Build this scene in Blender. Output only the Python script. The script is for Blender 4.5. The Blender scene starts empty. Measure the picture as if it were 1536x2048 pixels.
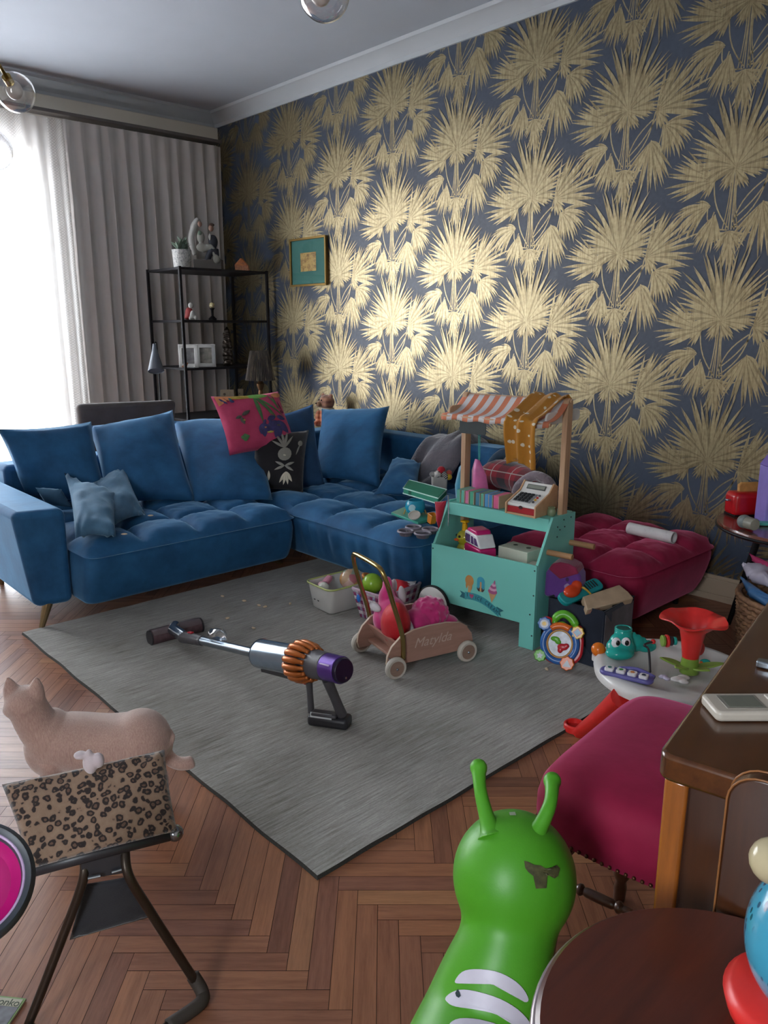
import bpy, bmesh, math, random
from mathutils import Vector, Matrix, noise
random.seed(7)
PI = math.pi
scene = bpy.context.scene
C = scene.collection
V3 = Vector

def lin(h):
    h = h.lstrip('#')
    r = []
    for i in (0, 2, 4):
        c = int(h[i:i+2], 16) / 255
        r.append(c/12.92 if c <= .04045 else ((c+.055)/1.055)**2.4)
    return tuple(r)

# ------------------------------------------------------------------ materials
class NT:
    def __init__(s, name):
        s.m = bpy.data.materials.new(name); s.m.use_nodes = True
        s.t = s.m.node_tree; s.n = s.t.nodes; s.l = s.t.links
        s.b = s.n['Principled BSDF']; s.out = s.n['Material Output']
    def node(s, typ, **kw):
        x = s.n.new(typ)
        for k, v in kw.items():
            if k.startswith('i_'):
                x.inputs[k[2:].replace('_', ' ')].default_value = v
            else: setattr(x, k, v)
        return x
    def link(s, a, b): s.l.new(a, b)
    def coords(s, scale=(1, 1, 1), kind='Object', rot=(0, 0, 0)):
        tc = s.node('ShaderNodeTexCoord'); mp = s.node('ShaderNodeMapping')
        mp.inputs['Scale'].default_value = scale; mp.inputs['Rotation'].default_value = rot
        s.link(tc.outputs[kind], mp.inputs['Vector']); return mp.outputs['Vector']
    def noise(s, vec, scale, detail=3, rough=.55):
        x = s.node('ShaderNodeTexNoise'); x.inputs['Scale'].default_value = scale
        x.inputs['Detail'].default_value = detail; x.inputs['Roughness'].default_value = rough
        s.link(vec, x.inputs['Vector']); return x.outputs['Fac']
    def ramp(s, fac, stops, interp='LINEAR'):
        x = s.node('ShaderNodeValToRGB'); cr = x.color_ramp; cr.interpolation = interp
        while len(cr.elements) < len(stops): cr.elements.new(.5)
        for e, (p, c) in zip(cr.elements, stops):
            e.position = p; e.color = (*c, 1) if len(c) == 3 else c
        s.link(fac, x.inputs['Fac']); return x.outputs['Color']
    def mix(s, fac, a, b, blend='MIX'):
        x = s.node('ShaderNodeMix', data_type='RGBA', blend_type=blend)
        for inp, v in ((x.inputs[0], fac), (x.inputs[6], a), (x.inputs[7], b)):
            if hasattr(v, 'node'): s.link(v, inp)
            elif isinstance(v, (int, float)): inp.default_value = v
            else: inp.default_value = (*v, 1)
        return x.outputs[2]
    def bump(s, h, strength=.3, dist=.002):
        x = s.node('ShaderNodeBump'); x.inputs['Strength'].default_value = strength
        x.inputs['Distance'].default_value = dist
        s.link(h, x.inputs['Height']); s.link(x.outputs['Normal'], s.b.inputs['Normal']); return x

def P(b, **kw):
    for k, v in kw.items():
        k = {'base': 'Base Color', 'rough': 'Roughness', 'metal': 'Metallic', 'spec': 'Specular IOR Level',
             'coat': 'Coat Weight', 'coatr': 'Coat Roughness', 'sheen': 'Sheen Weight', 'sheent': 'Sheen Tint',
             'sheenr': 'Sheen Roughness', 'alpha': 'Alpha', 'trans': 'Transmission Weight', 'sss': 'Subsurface Weight',
             'ior': 'IOR'}[k]
        if k in ('Base Color', 'Sheen Tint'): v = (*v, 1)
        b.inputs[k].default_value = v

def plain(name, col, rough=.45, metal=0, var=.06, scale=30, bump=0, **kw):
    """painted / plastic / metal: slight procedural unevenness of the colour"""
    t = NT(name); c = lin(col) if isinstance(col, str) else col
    vec = t.coords()
    f = t.noise(vec, scale, 2)
    d = tuple(x*(1-var) for x in c); u = tuple(min(1, x*(1+var)) for x in c)
    t.link(t.ramp(f, [(.3, d), (.7, u)]), t.b.inputs['Base Color'])
    P(t.b, rough=rough, metal=metal, **kw)
    if bump: t.bump(t.noise(vec, scale*6, 2), .4, bump)
    return t.m

def fabric(name, col, col2=None, rough=.9, scale=9, sheen=.4, sheent=(1, 1, 1), weave=900, bump=.0012, folds=0):
    t = NT(name); c = lin(col); c2 = lin(col2) if col2 else tuple(x*.75 for x in c)
    vec = t.coords()
    f = t.noise(vec, scale, 4)
    t.link(t.ramp(f, [(.3, c2), (.68, c)]), t.b.inputs['Base Color'])
    P(t.b, rough=rough, sheen=sheen, sheent=sheent, sheenr=.4)
    h = t.noise(vec, weave, 2)
    if folds:
        g = t.noise(vec, folds, 3)
        m = t.node('ShaderNodeMath', operation='MULTIPLY_ADD'); m.inputs[1].default_value = 6
        t.link(g, m.inputs[0]); t.link(h, m.inputs[2]); h = m.outputs[0]
    t.bump(h, .5, bump)
    return t.m

def wood(name, a, b, rough=.4, scale=(3, 40, 40), kind='Object', coat=0, rot=(0, 0, 0), bump=.0004):
    t = NT(name)
    vec = t.coords(scale, kind, rot)
    f = t.noise(vec, 1.6, 6, .65)
    t.link(t.ramp(f, [(.28, lin(a)), (.72, lin(b))]), t.b.inputs['Base Color'])
    P(t.b, rough=rough, coat=coat, coatr=.15)
    t.bump(f, .3, bump)
    return t.m

def thin_glass(name, tint=(1, 1, 1), gloss=.12, rough=.02):
    t = NT(name); t.n.remove(t.b)
    tr = t.node('ShaderNodeBsdfTransparent'); tr.inputs[0].default_value = (*tint, 1)
    gl = t.node('ShaderNodeBsdfGlossy'); gl.inputs['Roughness'].default_value = rough
    lw = t.node('ShaderNodeLayerWeight'); lw.inputs['Blend'].default_value = .35
    mp = t.node('ShaderNodeMapRange'); mp.inputs['To Min'].default_value = gloss*.4; mp.inputs['To Max'].default_value = min(1, gloss*5)
    t.link(lw.outputs['Facing'], mp.inputs['Value'])
    mx = t.node('ShaderNodeMixShader')
    t.link(mp.outputs[0], mx.inputs[0]); t.link(tr.outputs[0], mx.inputs[1]); t.link(gl.outputs[0], mx.inputs[2])
    t.link(mx.outputs[0], t.out.inputs['Surface'])
    return t.m

def cloth_translucent(name, col, transp, transl, pattern=None):
    """thin curtain cloth: part of the light passes between the threads, part is scattered through them"""
    t = NT(name); t.n.remove(t.b)
    vec = t.coords()
    f = t.noise(vec, 6, 3); c = lin(col)
    colr = t.ramp(f, [(.3, tuple(x*.93 for x in c)), (.7, c)])
    df = t.node('ShaderNodeBsdfDiffuse'); tl = t.node('ShaderNodeBsdfTranslucent'); tr = t.node('ShaderNodeBsdfTransparent')
    t.link(colr, df.inputs[0]); t.link(colr, tl.inputs[0])
    m1 = t.node('ShaderNodeMixShader'); m1.inputs[0].default_value = transl
    t.link(df.outputs[0], m1.inputs[1]); t.link(tl.outputs[0], m1.inputs[2])
    m2 = t.node('ShaderNodeMixShader'); m2.inputs[0].default_value = transp
    if pattern:
        # rows of small woven-in dots, thicker cloth so less light comes between the threads
        uv = t.node('ShaderNodeUVMap'); sp = t.node('ShaderNodeSeparateXYZ'); t.link(uv.outputs[0], sp.inputs[0])
        def per(o, freq, off=0.0):
            a = t.node('ShaderNodeMath', operation='MULTIPLY_ADD'); a.inputs[1].default_value = freq*2*PI; a.inputs[2].default_value = off
            t.link(o, a.inputs[0]); b = t.node('ShaderNodeMath', operation='SINE'); t.link(a.outputs[0], b.inputs[0]); return b.outputs[0]
        a = per(sp.outputs[0], 55); b = per(sp.outputs[1], 55); band = per(sp.outputs[0], 3.2)
        mu = t.node('ShaderNodeMath', operation='MULTIPLY'); t.link(a, mu.inputs[0]); t.link(b, mu.inputs[1])
        g = t.node('ShaderNodeMath', operation='GREATER_THAN'); g.inputs[1].default_value = .12; t.link(mu.outputs[0], g.inputs[0])
        g2 = t.node('ShaderNodeMath', operation='GREATER_THAN'); g2.inputs[1].default_value = .1; t.link(band, g2.inputs[0])
        gg = t.node('ShaderNodeMath', operation='MULTIPLY'); t.link(g.outputs[0], gg.inputs[0]); t.link(g2.outputs[0], gg.inputs[1])
        ff = t.node('ShaderNodeMath', operation='MULTIPLY_ADD'); ff.inputs[1].default_value = -transp*.75; ff.inputs[2].default_value = transp
        t.link(gg.outputs[0], ff.inputs[0]); t.link(ff.outputs[0], m2.inputs[0])
    t.link(m1.outputs[0], m2.inputs[1]); t.link(tr.outputs[0], m2.inputs[2])
    t.link(m2.outputs[0], t.out.inputs['Surface'])
    return t.m

# ------------------------------------------------------------------ mesh builder
def frame(o, x, y):
    """matrix with origin o, x axis along x, y axis near y"""
    x = V3(x).normalized(); z = x.cross(V3(y)).normalized(); y = z.cross(x)
    m = Matrix((x, y, z)).transposed().to_4x4(); m.translation = V3(o); return m
def TR(x=0, y=0, z=0, rz=0, rx=0, ry=0, s=None):
    m = Matrix.Translation((x, y, z)) @ Matrix.Rotation(rz, 4, 'Z') @ Matrix.Rotation(ry, 4, 'Y') @ Matrix.Rotation(rx, 4, 'X')
    if s: m = m @ Matrix.Diagonal((*s, 1))
    return m
def zto(p0, p1):
    d = V3(p1)-V3(p0); m = d.to_track_quat('Z', 'Y').to_matrix().to_4x4(); m.translation = V3(p0); return m

class MB:
    def __init__(s): s.v = []; s.f = []; s.m = []; s.uv = None
    def add(s, vs, fs, mi=0, M=None):
        o = len(s.v)
        s.v += [tuple(M @ V3(v)) if M is not None else tuple(v) for v in vs]
        s.f += [tuple(i+o for i in f) for f in fs]; s.m += [mi]*len(fs)
        return s
    def box(s, c, d, mi=0, M=None, rz=0):
        x, y, z = d[0]/2, d[1]/2, d[2]/2
        vs = [(a*x, b*y, e*z) for a in (-1, 1) for b in (-1, 1) for e in (-1, 1)]
        L = TR(*c, rz=rz)
        if M is not None: L = M @ L
        return s.add(vs, [(0, 1, 3, 2), (4, 6, 7, 5), (0, 4, 5, 1), (2, 3, 7, 6), (0, 2, 6, 4), (1, 5, 7, 3)], mi, L)
    def hexa(s, p, mi=0, M=None):
        """8 corners: bottom 4 then top 4, both counter-clockwise seen from above"""
        return s.add(p, [(3, 2, 1, 0), (4, 5, 6, 7), (0, 1, 5, 4), (1, 2, 6, 5), (2, 3, 7, 6), (3, 0, 4, 7)], mi, M)
    def lathe(s, prof, seg=24, mi=0, M=None, sc=(1, 1), capb=True, capt=True):
        vs = []; fs = []
        for r, z in prof:
            for k in range(seg):
                a = 2*PI*k/seg; vs.append((r*math.cos(a)*sc[0], r*math.sin(a)*sc[1], z))
        n = len(prof)
        for i in range(n-1):
            for k in range(seg):
                a, b = i*seg+k, i*seg+(k+1) % seg
                fs.append((a, b, b+seg, a+seg))
        if capb and prof[0][0] > 1e-5: fs.append(tuple(reversed(range(seg))))
        if capt and prof[-1][0] > 1e-5: fs.append(tuple(range((n-1)*seg, n*seg)))
        return s.add(vs, fs, mi, M)
    def cyl(s, p0, p1, r0, r1=None, seg=20, mi=0, M=None):
        L = (V3(p1)-V3(p0)).length
        m = zto(p0, p1)
        if M is not None: m = M @ m
        return s.lathe([(r0, 0), (r1 if r1 is not None else r0, L)], seg, mi, m)
    def ell(s, c, r, mi=0, M=None, seg=20, rings=12, R=None):
        if isinstance(r, (int, float)): r = (r, r, r)
        prof = [(math.sin(PI*i/rings), -math.cos(PI*i/rings)) for i in range(rings+1)]
        prof[0] = (1e-4, -1); prof[-1] = (1e-4, 1)
        m = Matrix.Translation(c)
        if R is not None: m = m @ R
        m = m @ Matrix.Diagonal((*r, 1))
        if M is not None: m = M @ m
        return s.lathe(prof, seg, mi, m)
    def tube(s, path, r, seg=10, mi=0, M=None, closed=False, flat=1.0):
        pts = [V3(p) for p in path]; n = len(pts)
        rs = r if isinstance(r, (list, tuple)) else [r]*n
        vs = []; fs = []; up = None
        for i, p in enumerate(pts):
            if closed: d = pts[(i+1) % n]-pts[i-1]
            else: d = pts[min(i+1, n-1)]-pts[max(i-1, 0)]
            d.normalize()
            if up is None:
                up = V3((0, 0, 1)) if abs(d.z) < .9 else V3((1, 0, 0))
            x = up-d*up.dot(d); x.normalize(); up = x; y = d.cross(x)
            for k in range(seg):
                a = 2*PI*k/seg
                vs.append(p+x*math.cos(a)*rs[i]*flat+y*math.sin(a)*rs[i])
        m = n if closed else n-1
        for i in range(m):
            for k in range(seg):
                a = i*seg+k; b = i*seg+(k+1) % seg; j = ((i+1) % n)*seg
                fs.append((a, b, j+(k+1) % seg, j+k))
        if not closed:
            fs.append(tuple(reversed(range(seg)))); fs.append(tuple(range((n-1)*seg, n*seg)))
        return s.add(vs, fs, mi, M)
    def prism(s, poly, h, mi=0, M=None, side=None):
        """polygon in local xy extruded from z=0 to z=h"""
        n = len(poly)
        vs = [(x, y, 0) for x, y in poly]+[(x, y, h) for x, y in poly]
        area = sum(poly[i][0]*poly[(i+1) % n][1]-poly[(i+1) % n][0]*poly[i][1] for i in range(n))
        r = range(n)
        if area > 0: fs = [tuple(reversed(r)), tuple(range(n, 2*n))]
        else: fs = [tuple(r), tuple(reversed(range(n, 2*n)))]
        s.add(vs, fs, mi, M)
        sf = [((i, (i+1) % n, (i+1) % n+n, i+n) if area > 0 else ((i+1) % n, i, i+n, (i+1) % n+n)) for i in r]
        o = len(s.v)-2*n
        s.f += [tuple(a+o for a in f) for f in sf]; s.m += [mi if side is None else side]*n
        return s
    def grid(s, fn, nu, nv, mi=0, M=None, cu=False):
        vs = [fn(i/nu, j/nv) for j in range(nv+1) for i in range(nu+1)]
        fs = [(j*(nu+1)+i, j*(nu+1)+i+1, (j+1)*(nu+1)+i+1, (j+1)*(nu+1)+i) for j in range(nv) for i in range(nu)]
        return s.add(vs, fs, mi, M)
    def pillow(s, tl, tr, br, bl, t, n=18, mi=0, pinch=.07, crease=.006, seed=0, back=1.0, power=.5):
        """stuffed cushion between four corner points"""
        tl, tr, br, bl = map(V3, (tl, tr, br, bl))
        nrm = ((tr-tl)+(br-bl)).cross((tl-bl)+(tr-br)).normalized()
        vs = []; idx = {}
        for side in (1, -1):
            for j in range(n+1):
                for i in range(n+1):
                    u = 2*i/n-1; v = 2*j/n-1
                    edge = i in (0, n) or j in (0, n)
                    if side == -1 and edge: idx[side, i, j] = idx[1, i, j]; continue
                    uu = u*(1-pinch*(1-v*v)*abs(u)); vv = v*(1-pinch*(1-u*u)*abs(v))
                    a = (uu+1)/2; b = (vv+1)/2
                    p = (bl*(1-a)+br*a)*(1-b)+(tl*(1-a)+tr*a)*b
                    h = ((1-u*u)*(1-v*v))**power * t/2
                    if not edge:
                        q = p*9+V3((seed*3.1, seed, side))
                        h += crease*noise.noise(q)+crease*.5*noise.noise(q*2.7)
                        c = (abs(u)*abs(v))**2
                        h += crease*1.2*math.sin(14*(abs(u)-abs(v)))*c
                    idx[side, i, j] = len(vs)
                    vs.append(p+nrm*(h*side*(1 if side == 1 else back)))
        fs = []
        for side in (1, -1):
            for j in range(n):
                for i in range(n):
                    q = [idx[side, i, j], idx[side, i+1, j], idx[side, i+1, j+1], idx[side, i, j+1]]
                    fs.append(tuple(q if side == 1 else reversed(q)))
        return s.add(vs, fs, mi)
    def build(s, name, mats, parent=None, at=None, world=False, smooth=35, bevel=0, seg=2, sub=0, solid=0, remesh=0, attr=None):
        if not isinstance(mats, (list, tuple)): mats = [mats]
        me = bpy.data.meshes.new(name)
        vs = s.v
        if world:
            if parent is not None: inv = wmat(parent).inverted()
            else: inv = atm(at).inverted()
            vs = [tuple(inv @ V3(v)) for v in vs]
        me.from_pydata(vs, [], s.f)
        for m in mats: me.materials.append(m)
        me.polygons.foreach_set('material_index', s.m)
        if s.uv:
            l = me.uv_layers.new(name='UVMap')
            for p in me.polygons:
                for li, vi in zip(p.loop_indices, p.vertices): l.data[li].uv = s.uv[vi]
        if attr:
            a = me.attributes.new('tint', 'FLOAT', 'FACE'); a.data.foreach_set('value', attr)
        bm = bmesh.new(); bm.from_mesh(me)
        bmesh.ops.remove_doubles(bm, verts=bm.verts, dist=1e-6) if not s.uv and not attr else None
        if smooth:
            th = math.radians(smooth)
            for e in bm.edges:
                if len(e.link_faces) == 2 and e.calc_face_angle(0) > th: e.smooth = False
            for f in bm.faces: f.smooth = True
        bm.to_mesh(me); bm.free(); me.update()
        o = bpy.data.objects.new(name, me); C.objects.link(o)
        if parent is not None: o.parent = parent
        elif at is not None: o.matrix_world = atm(at)
        if remesh:
            r = o.modifiers.new('skin', 'REMESH'); r.mode = 'VOXEL'; r.voxel_size = remesh; r.use_smooth_shade = True
            r = o.modifiers.new('soft', 'SMOOTH'); r.factor = .6; r.iterations = 6
        if bevel:
            b = o.modifiers.new('bevel', 'BEVEL'); b.width = bevel; b.segments = seg; b.limit_method = 'ANGLE'; b.angle_limit = math.radians(40)
            b.harden_normals = False
        if solid:
            b = o.modifiers.new('thick', 'SOLIDIFY'); b.thickness = solid; b.offset = 0
        if sub:
            b = o.modifiers.new('sub', 'SUBSURF'); b.levels = sub; b.render_levels = sub
        return o

def atm(at):
    if at is None: return Matrix.Identity(4)
    if isinstance(at, Matrix): return at
    return TR(at[0], at[1], at[2], rz=at[3] if len(at) > 3 else 0)
def wmat(o):
    m = o.matrix_basis
    while o.parent: o = o.parent; m = o.matrix_basis @ m
    return m
def tag(o, label, cat, group=None, kind=None):
    o['label'] = label; o['category'] = cat
    if group: o['group'] = group
    if kind: o['kind'] = kind
    return o
def thing(name, label, cat, at=(0, 0, 0), group=None):
    o = bpy.data.objects.new(name, None); C.objects.link(o); o.matrix_world = atm(at); o.empty_display_size = .05
    return tag(o, label, cat, group)
def struct(o, kind='structure'): o['kind'] = kind; return o
def text(name, body, size, mat, parent, M, extrude=.0003, align='CENTER', shear=0, space=1):
    cu = bpy.data.curves.new(name, 'FONT'); cu.body = body; cu.size = size; cu.extrude = extrude
    cu.align_x = align; cu.align_y = 'CENTER'; cu.shear = shear; cu.space_character = space; cu.materials.append(mat)
    f = bpy.data.objects.new(name+'_font', cu); C.objects.link(f)
    me = bpy.data.meshes.new_from_object(f.evaluated_get(bpy.context.evaluated_depsgraph_get()))
    bpy.data.objects.remove(f); me.name = name
    o = bpy.data.objects.new(name, me); C.objects.link(o); o.parent = parent
    o.matrix_basis = wmat(parent).inverted() @ M if parent else M
    return o
def arc(cx, cy, r, a0, a1, n):
    return [(cx+r*math.cos(math.radians(a0+(a1-a0)*i/n)), cy+r*math.sin(math.radians(a0+(a1-a0)*i/n))) for i in range(n+1)]
def rrect(w, h, r, n=5):
    p = []
    for cx, cy, a in ((w/2-r, h/2-r, 0), (-w/2+r, h/2-r, 90), (-w/2+r, -h/2+r, 180), (w/2-r, -h/2+r, 270)): p += arc(cx, cy, r, a, a+90, n)
    return p
def curve3(pts, n=8):
    """Catmull-Rom through points"""
    P_ = [V3(p) for p in pts]; out = []
    for i in range(len(P_)-1):
        a = P_[max(i-1, 0)]; b = P_[i]; c = P_[i+1]; d = P_[min(i+2, len(P_)-1)]
        for k in range(n):
            t = k/n
            out.append(.5*((2*b)+(c-a)*t+(2*a-5*b+4*c-d)*t*t+(3*b-a-3*c+d)*t**3))
    out.append(P_[-1]); return out
HEART = [(0, -.5), (.28, -.2), (.5, .08), (.5, .3), (.36, .46), (.16, .46), (0, .3), (-.16, .46), (-.36, .46), (-.5, .3), (-.5, .08), (-.28, -.2)]

# ------------------------------------------------------------------ camera
CAM = V3((5.710, -3.472, 1.240))
cam = bpy.data.cameras.new('camera'); co = bpy.data.objects.new('camera', cam); C.objects.link(co)
cam.sensor_fit = 'VERTICAL'; cam.sensor_height = 24; cam.lens = 24*1540/2048; cam.clip_start = .05
_y = math.radians(137.3); _p = math.radians(13.46)
fw = V3((math.cos(_y)*math.cos(_p), math.sin(_y)*math.cos(_p), -math.sin(_p)))
co.matrix_world = Matrix.Translation(CAM) @ fw.to_track_quat('-Z', 'Y').to_matrix().to_4x4()
scene.camera = co
CR = V3((math.sin(_y), -math.cos(_y), 0))       # horizontal directions the room's free-standing pieces turn towards
CF = V3((math.cos(_y), math.sin(_y), 0))

# ------------------------------------------------------------------ room materials
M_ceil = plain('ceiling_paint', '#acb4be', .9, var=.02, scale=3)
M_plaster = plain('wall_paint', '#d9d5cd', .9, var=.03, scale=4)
M_trim = plain('trim_paint', '#a9afb4', .6, var=.02, scale=5)
M_lintel = plain('lintel_paint', '#cfcabd', .8, var=.03, scale=5)
M_base = plain('baseboard_paint', '#b7a48e', .5, var=.06, scale=6)

# floor: herringbone parquet, planks laid at 47 degrees to the walls
def parquet_mat():
    t = NT('oak_parquet')
    at = t.node('ShaderNodeAttribute', attribute_name='tint'); at.attribute_type = 'GEOMETRY'
    uv = t.coords((1, 1, 1), 'UV')
    mp = t.node('ShaderNodeMapping'); mp.inputs['Scale'].default_value = (2.2, 26, 1); t.link(uv, mp.inputs['Vector'])
    f = t.noise(mp.outputs[0], 2.2, 7, .62)
    mp2 = t.node('ShaderNodeMapping'); mp2.inputs['Scale'].default_value = (12, 160, 1); t.link(uv, mp2.inputs['Vector'])
    g = t.noise(mp2.outputs[0], 2, 3, .6)
    base = t.ramp(at.outputs['Fac'], [(0, lin('#7e523f')), (.3, lin('#9a664b')), (.6, lin('#a6704f')), (.9, lin('#8e5e4a')), (1, lin('#b38058'))])
    gr = t.ramp(f, [(.25, (.62, .58, .56)), (.55, (.95, .95, .95)), (.8, (1.12, 1.1, 1.08))])
    c1 = t.mix(1.0, base, gr, 'MULTIPLY')
    g2 = t.ramp(g, [(.35, (.8, .78, .76)), (.6, (1, 1, 1))])
    c2 = t.mix(.6, c1, g2, 'MULTIPLY')
    t.link(c2, t.b.inputs['Base Color'])
    rr = t.ramp(f, [(.2, (.42,)*3), (.8, (.3,)*3)])
    t.link(rr, t.b.inputs['Roughness'])
    P(t.b, spec=.45)
    t.bump(g, .25, .0006)
    return t.m
M_floor = parquet_mat(); M_gap = plain('floor_gap', '#2a1811', .9)
fl = MB(); uvs = []; tint = []
W_ = .045; N_ = 7
ax = V3((CR.x, CR.y, 0)); bx = V3((-CF.x, -CF.y, 0))
org = V3((4.76, -2.492, 0))
def plank(k0, c0, horiz):
    g = .0006
    if horiz: a0, a1, b0, b1 = c0*W_, (c0+N_)*W_, k0*W_, (k0+1)*W_
    else: a0, a1, b0, b1 = c0*W_, (c0+1)*W_, k0*W_, (k0+N_)*W_
    ctr = org+ax*(a0+a1)/2+bx*(b0+b1)/2
    if not (-.05 < ctr.x < 7.45 and -5.25 < ctr.y < .05): return
    a0 += g; a1 -= g; b0 += g; b1 -= g
    o = len(fl.v); z = random.uniform(0, .0003)
    for a, b in ((a0, b0), (a1, b0), (a1, b1), (a0, b1)):
        p = org+ax*a+bx*b; x = min(max(p.x, 0), 7.4); y = min(max(p.y, -5.2), 0)
        fl.v.append((x, y, z))
    fl.f.append((o, o+3, o+2, o+1)); fl.m.append(0); tint.append(random.random())
    ru, rv = random.uniform(0, 60), random.uniform(0, 60)
    if horiz: uvs.extend([(ru, rv), (ru+a1-a0, rv), (ru+a1-a0, rv+b1-b0), (ru, rv+b1-b0)])
    else: uvs.extend([(ru, rv), (ru, rv+a1-a0), (ru+b1-b0, rv+a1-a0), (ru+b1-b0, rv)])
for k in range(-130, 160):
    for m in range(-12, 14):
        plank(k, k+2*N_*m, True)
for c in range(-160, 180):
    for m in range(-12, 14):
        plank(c-2*N_+1+2*N_*m, c, False)
o = len(fl.v)
fl.v += [(0, -5.2, -.002), (7.4, -5.2, -.002), (7.4, 0, -.002), (0, 0, -.002), (0, -5.2, -.1), (7.4, -5.2, -.1), (7.4, 0, -.1), (0, 0, -.1)]
fl.f += [(o, o+1, o+2, o+3), (o+7, o+6, o+5, o+4), (o, o+4, o+5, o+1), (o+1, o+5, o+6, o+2), (o+2, o+6, o+7, o+3), (o+3, o+7, o+4, o)]
fl.m += [1]*6; tint += [0]*6; uvs += [(0, 0)]*8
fl.uv = uvs
struct(fl.build('floor', [M_floor, M_gap], smooth=0, attr=tint))

# wallpaper wall (y = 0): navy ground with a printed gold fan-palm pattern, printed leaves share the wall's mesh
def gold_mat(k=1.0, name='gold_leaf_print'):
    t = NT(name)
    vec = t.coords((1, 1, 1))
    f = t.noise(vec, 60, 3); g = t.noise(t.coords((90, 90, 6)), 2, 2)
    c = t.mix(.4, t.ramp(f, [(.3, lin('#93856a')), (.7, lin('#b5a885'))]), t.ramp(g, [(.35, lin('#82755a')), (.6, lin('#b8ab89'))]))
    c = t.mix(1.0, c, (k, k, k), 'MULTIPLY')
    t.link(c, t.b.inputs['Base Color']); P(t.b, metal=.95, rough=.43, spec=.5)
    t.bump(f, .2, .0008)
    return t.m
M_gold = gold_mat(); M_gold2 = gold_mat(.72, 'gold_leaf_print_dark')
M_navy = plain('navy_wallpaper', '#3d4757', .42, var=.1, scale=50, bump=.0003)
wl = MB()
wl.box((3.7, .06, 1.425), (7.6, .12, 2.95), 0)
LI = 0
def leaflet(x, z, ang, ln, w, bend, d, dark=False):
    global LI
    LI += 1; d = .0008+LI*1.1e-5
    n = 6; L = []; R_ = []; a = ang; px, pz = x, z
    for i in range(n+1):
        t = i/n
        wd = w*1.3*(.30+.70*math.sin(PI*min(1, t)**1.15)**.8)*(1-t**6) if i < n else 0
        nx, nz = -math.sin(a), math.cos(a)
        L.append((px+nx*wd/2, pz+nz*wd/2)); R_.append((px-nx*wd/2, pz-nz*wd/2))
        px += math.cos(a)*ln/n; pz += math.sin(a)*ln/n; a += bend/n
    for i in range(n):
        q = [L[i], R_[i], R_[i+1], L[i+1]] if i < n-1 else [L[i], R_[i], L[i+1]]
        q = [(min(max(a_, .004), 7.4), b_) for a_, b_ in q]
        if min(b for a_, b in q) < .1 or max(b for a_, b in q) > 2.8: continue
        o = len(wl.v); wl.v += [(a_, -d, b_) for a_, b_ in q]
        wl.f.append(tuple(range(o, o+len(q)))); wl.m.append(2 if dark else 1)
def frond(x, z, a0, a1, n, ln, w, rnd, droop=0, prof=None):
    for i in range(n):
        t = (i+.5)/n; a = math.radians(a0+(a1-a0)*t)+rnd.uniform(-.03, .03)
        l = ln*(prof(t) if prof else .72+.28*math.sin(PI*t))*rnd.uniform(.9, 1.05)
        b = -droop*math.cos(a)+rnd.uniform(-.12, .12)
        st = -l*.02
        leaflet(x+math.cos(a)*st, z+math.sin(a)*st, a, l, w*rnd.uniform(.85, 1.15), b, 0, i % 3 == 1)
def stem(x0, z0, x1, z1, bow, w=.0055):
    p0 = V3((x0, z0, 0)); p1 = V3((x1, z1, 0)); d = p1-p0; nrm = V3((-d.y, d.x, 0)); n = 7
    pts = [p0+d*(i/n)+nrm*bow*math.sin(PI*i/n) for i in range(n+1)]
    for i in range(n):
        a, b = pts[i], pts[i+1]; dd = (b-a).normalized(); q = V3((-dd.y, dd.x, 0))*w/2
        qs = [a-q, b-q, b+q, a+q]
        if min(c.y for c in qs) < .1 or max(c.y for c in qs) > 2.8 or min(c.x for c in qs) < .004: continue
        o = len(wl.v); wl.v += [(c.x, -.0007, c.y) for c in qs]; wl.f.append((o, o+1, o+2, o+3)); wl.m.append(1)
def palm(x, z):
    global LI
    LI = 0
    r = random.Random(5)
    fan = lambda t: .36+.64*math.sin(PI*t)**1.5
    for dx, bw in ((-.024, .03), (-.014, .02), (-.005, 0), (.004, 0), (.013, -.02), (.023, -.04)): stem(x+dx*.6, z, x+dx*1.4, z-.25, bw, .0042)
    stem(x+.01, z-.24, x+.140, z-.03, -.12); stem(x+.02, z-.2, x+.15, z-.05, -.05)
    stem(x-.01, z-.24, x-.088, z-.03, .1)
    stem(x+.012, z-.24, x+.185, z-.085, -.28); stem(x+.008, z-.22, x+.13, z-.06, .1)
    stem(x-.012, z-.25, x-.105, z-.14, .3)
    stem(x-.01, z-.26, x-.075, z-.17, .45); stem(x+.01, z-.26, x+.115, z-.165, -.45)
    frond(x, z-.255, 190, 350, 15, .115, .0090, r, .3)
    frond(x, z-.31, 235, 305, 7, .12, .0085, r, .2)
    frond(x+.130, z-.150, 222, 314, 20, .235, .0100, r, .1); frond(x+.130, z-.150, 312, 350, 4, .09, .0085, r, 1.2)
    frond(x-.070, z-.185, 216, 290, 13, .18, .0090, r, .3)
    frond(x-.100, z-.150, 156, 230, 12, .21, .0090, r, .9); frond(x-.095, z-.145, 130, 165, 4, .08, .007, r, .9)
    frond(x+.190, z-.095, 34, -98, 18, .175, .0092, r, .8)
    frond(x+.145, z-.030, -14, -82, 7, .10, .0085, r, .5); frond(x+.145, z-.030, 80, -12, 19, .285, .0118, r, .22)
    frond(x-.085, z-.045, 206, 250, 4, .09, .008, r, .4); frond(x-.085, z-.045, 126, 208, 16, .245, .0115, r, .10)
    frond(x, z-.005, -78, -30, 6, .105, .009, r, .3); frond(x, z-.005, 210, 258, 6, .105, .009, r, .3)
    frond(x, z, -25, 205, 44, .325, .0118, r, .40, fan)
    frond(x, z, 38, 142, 15, .215, .0100, r, .1)
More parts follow.
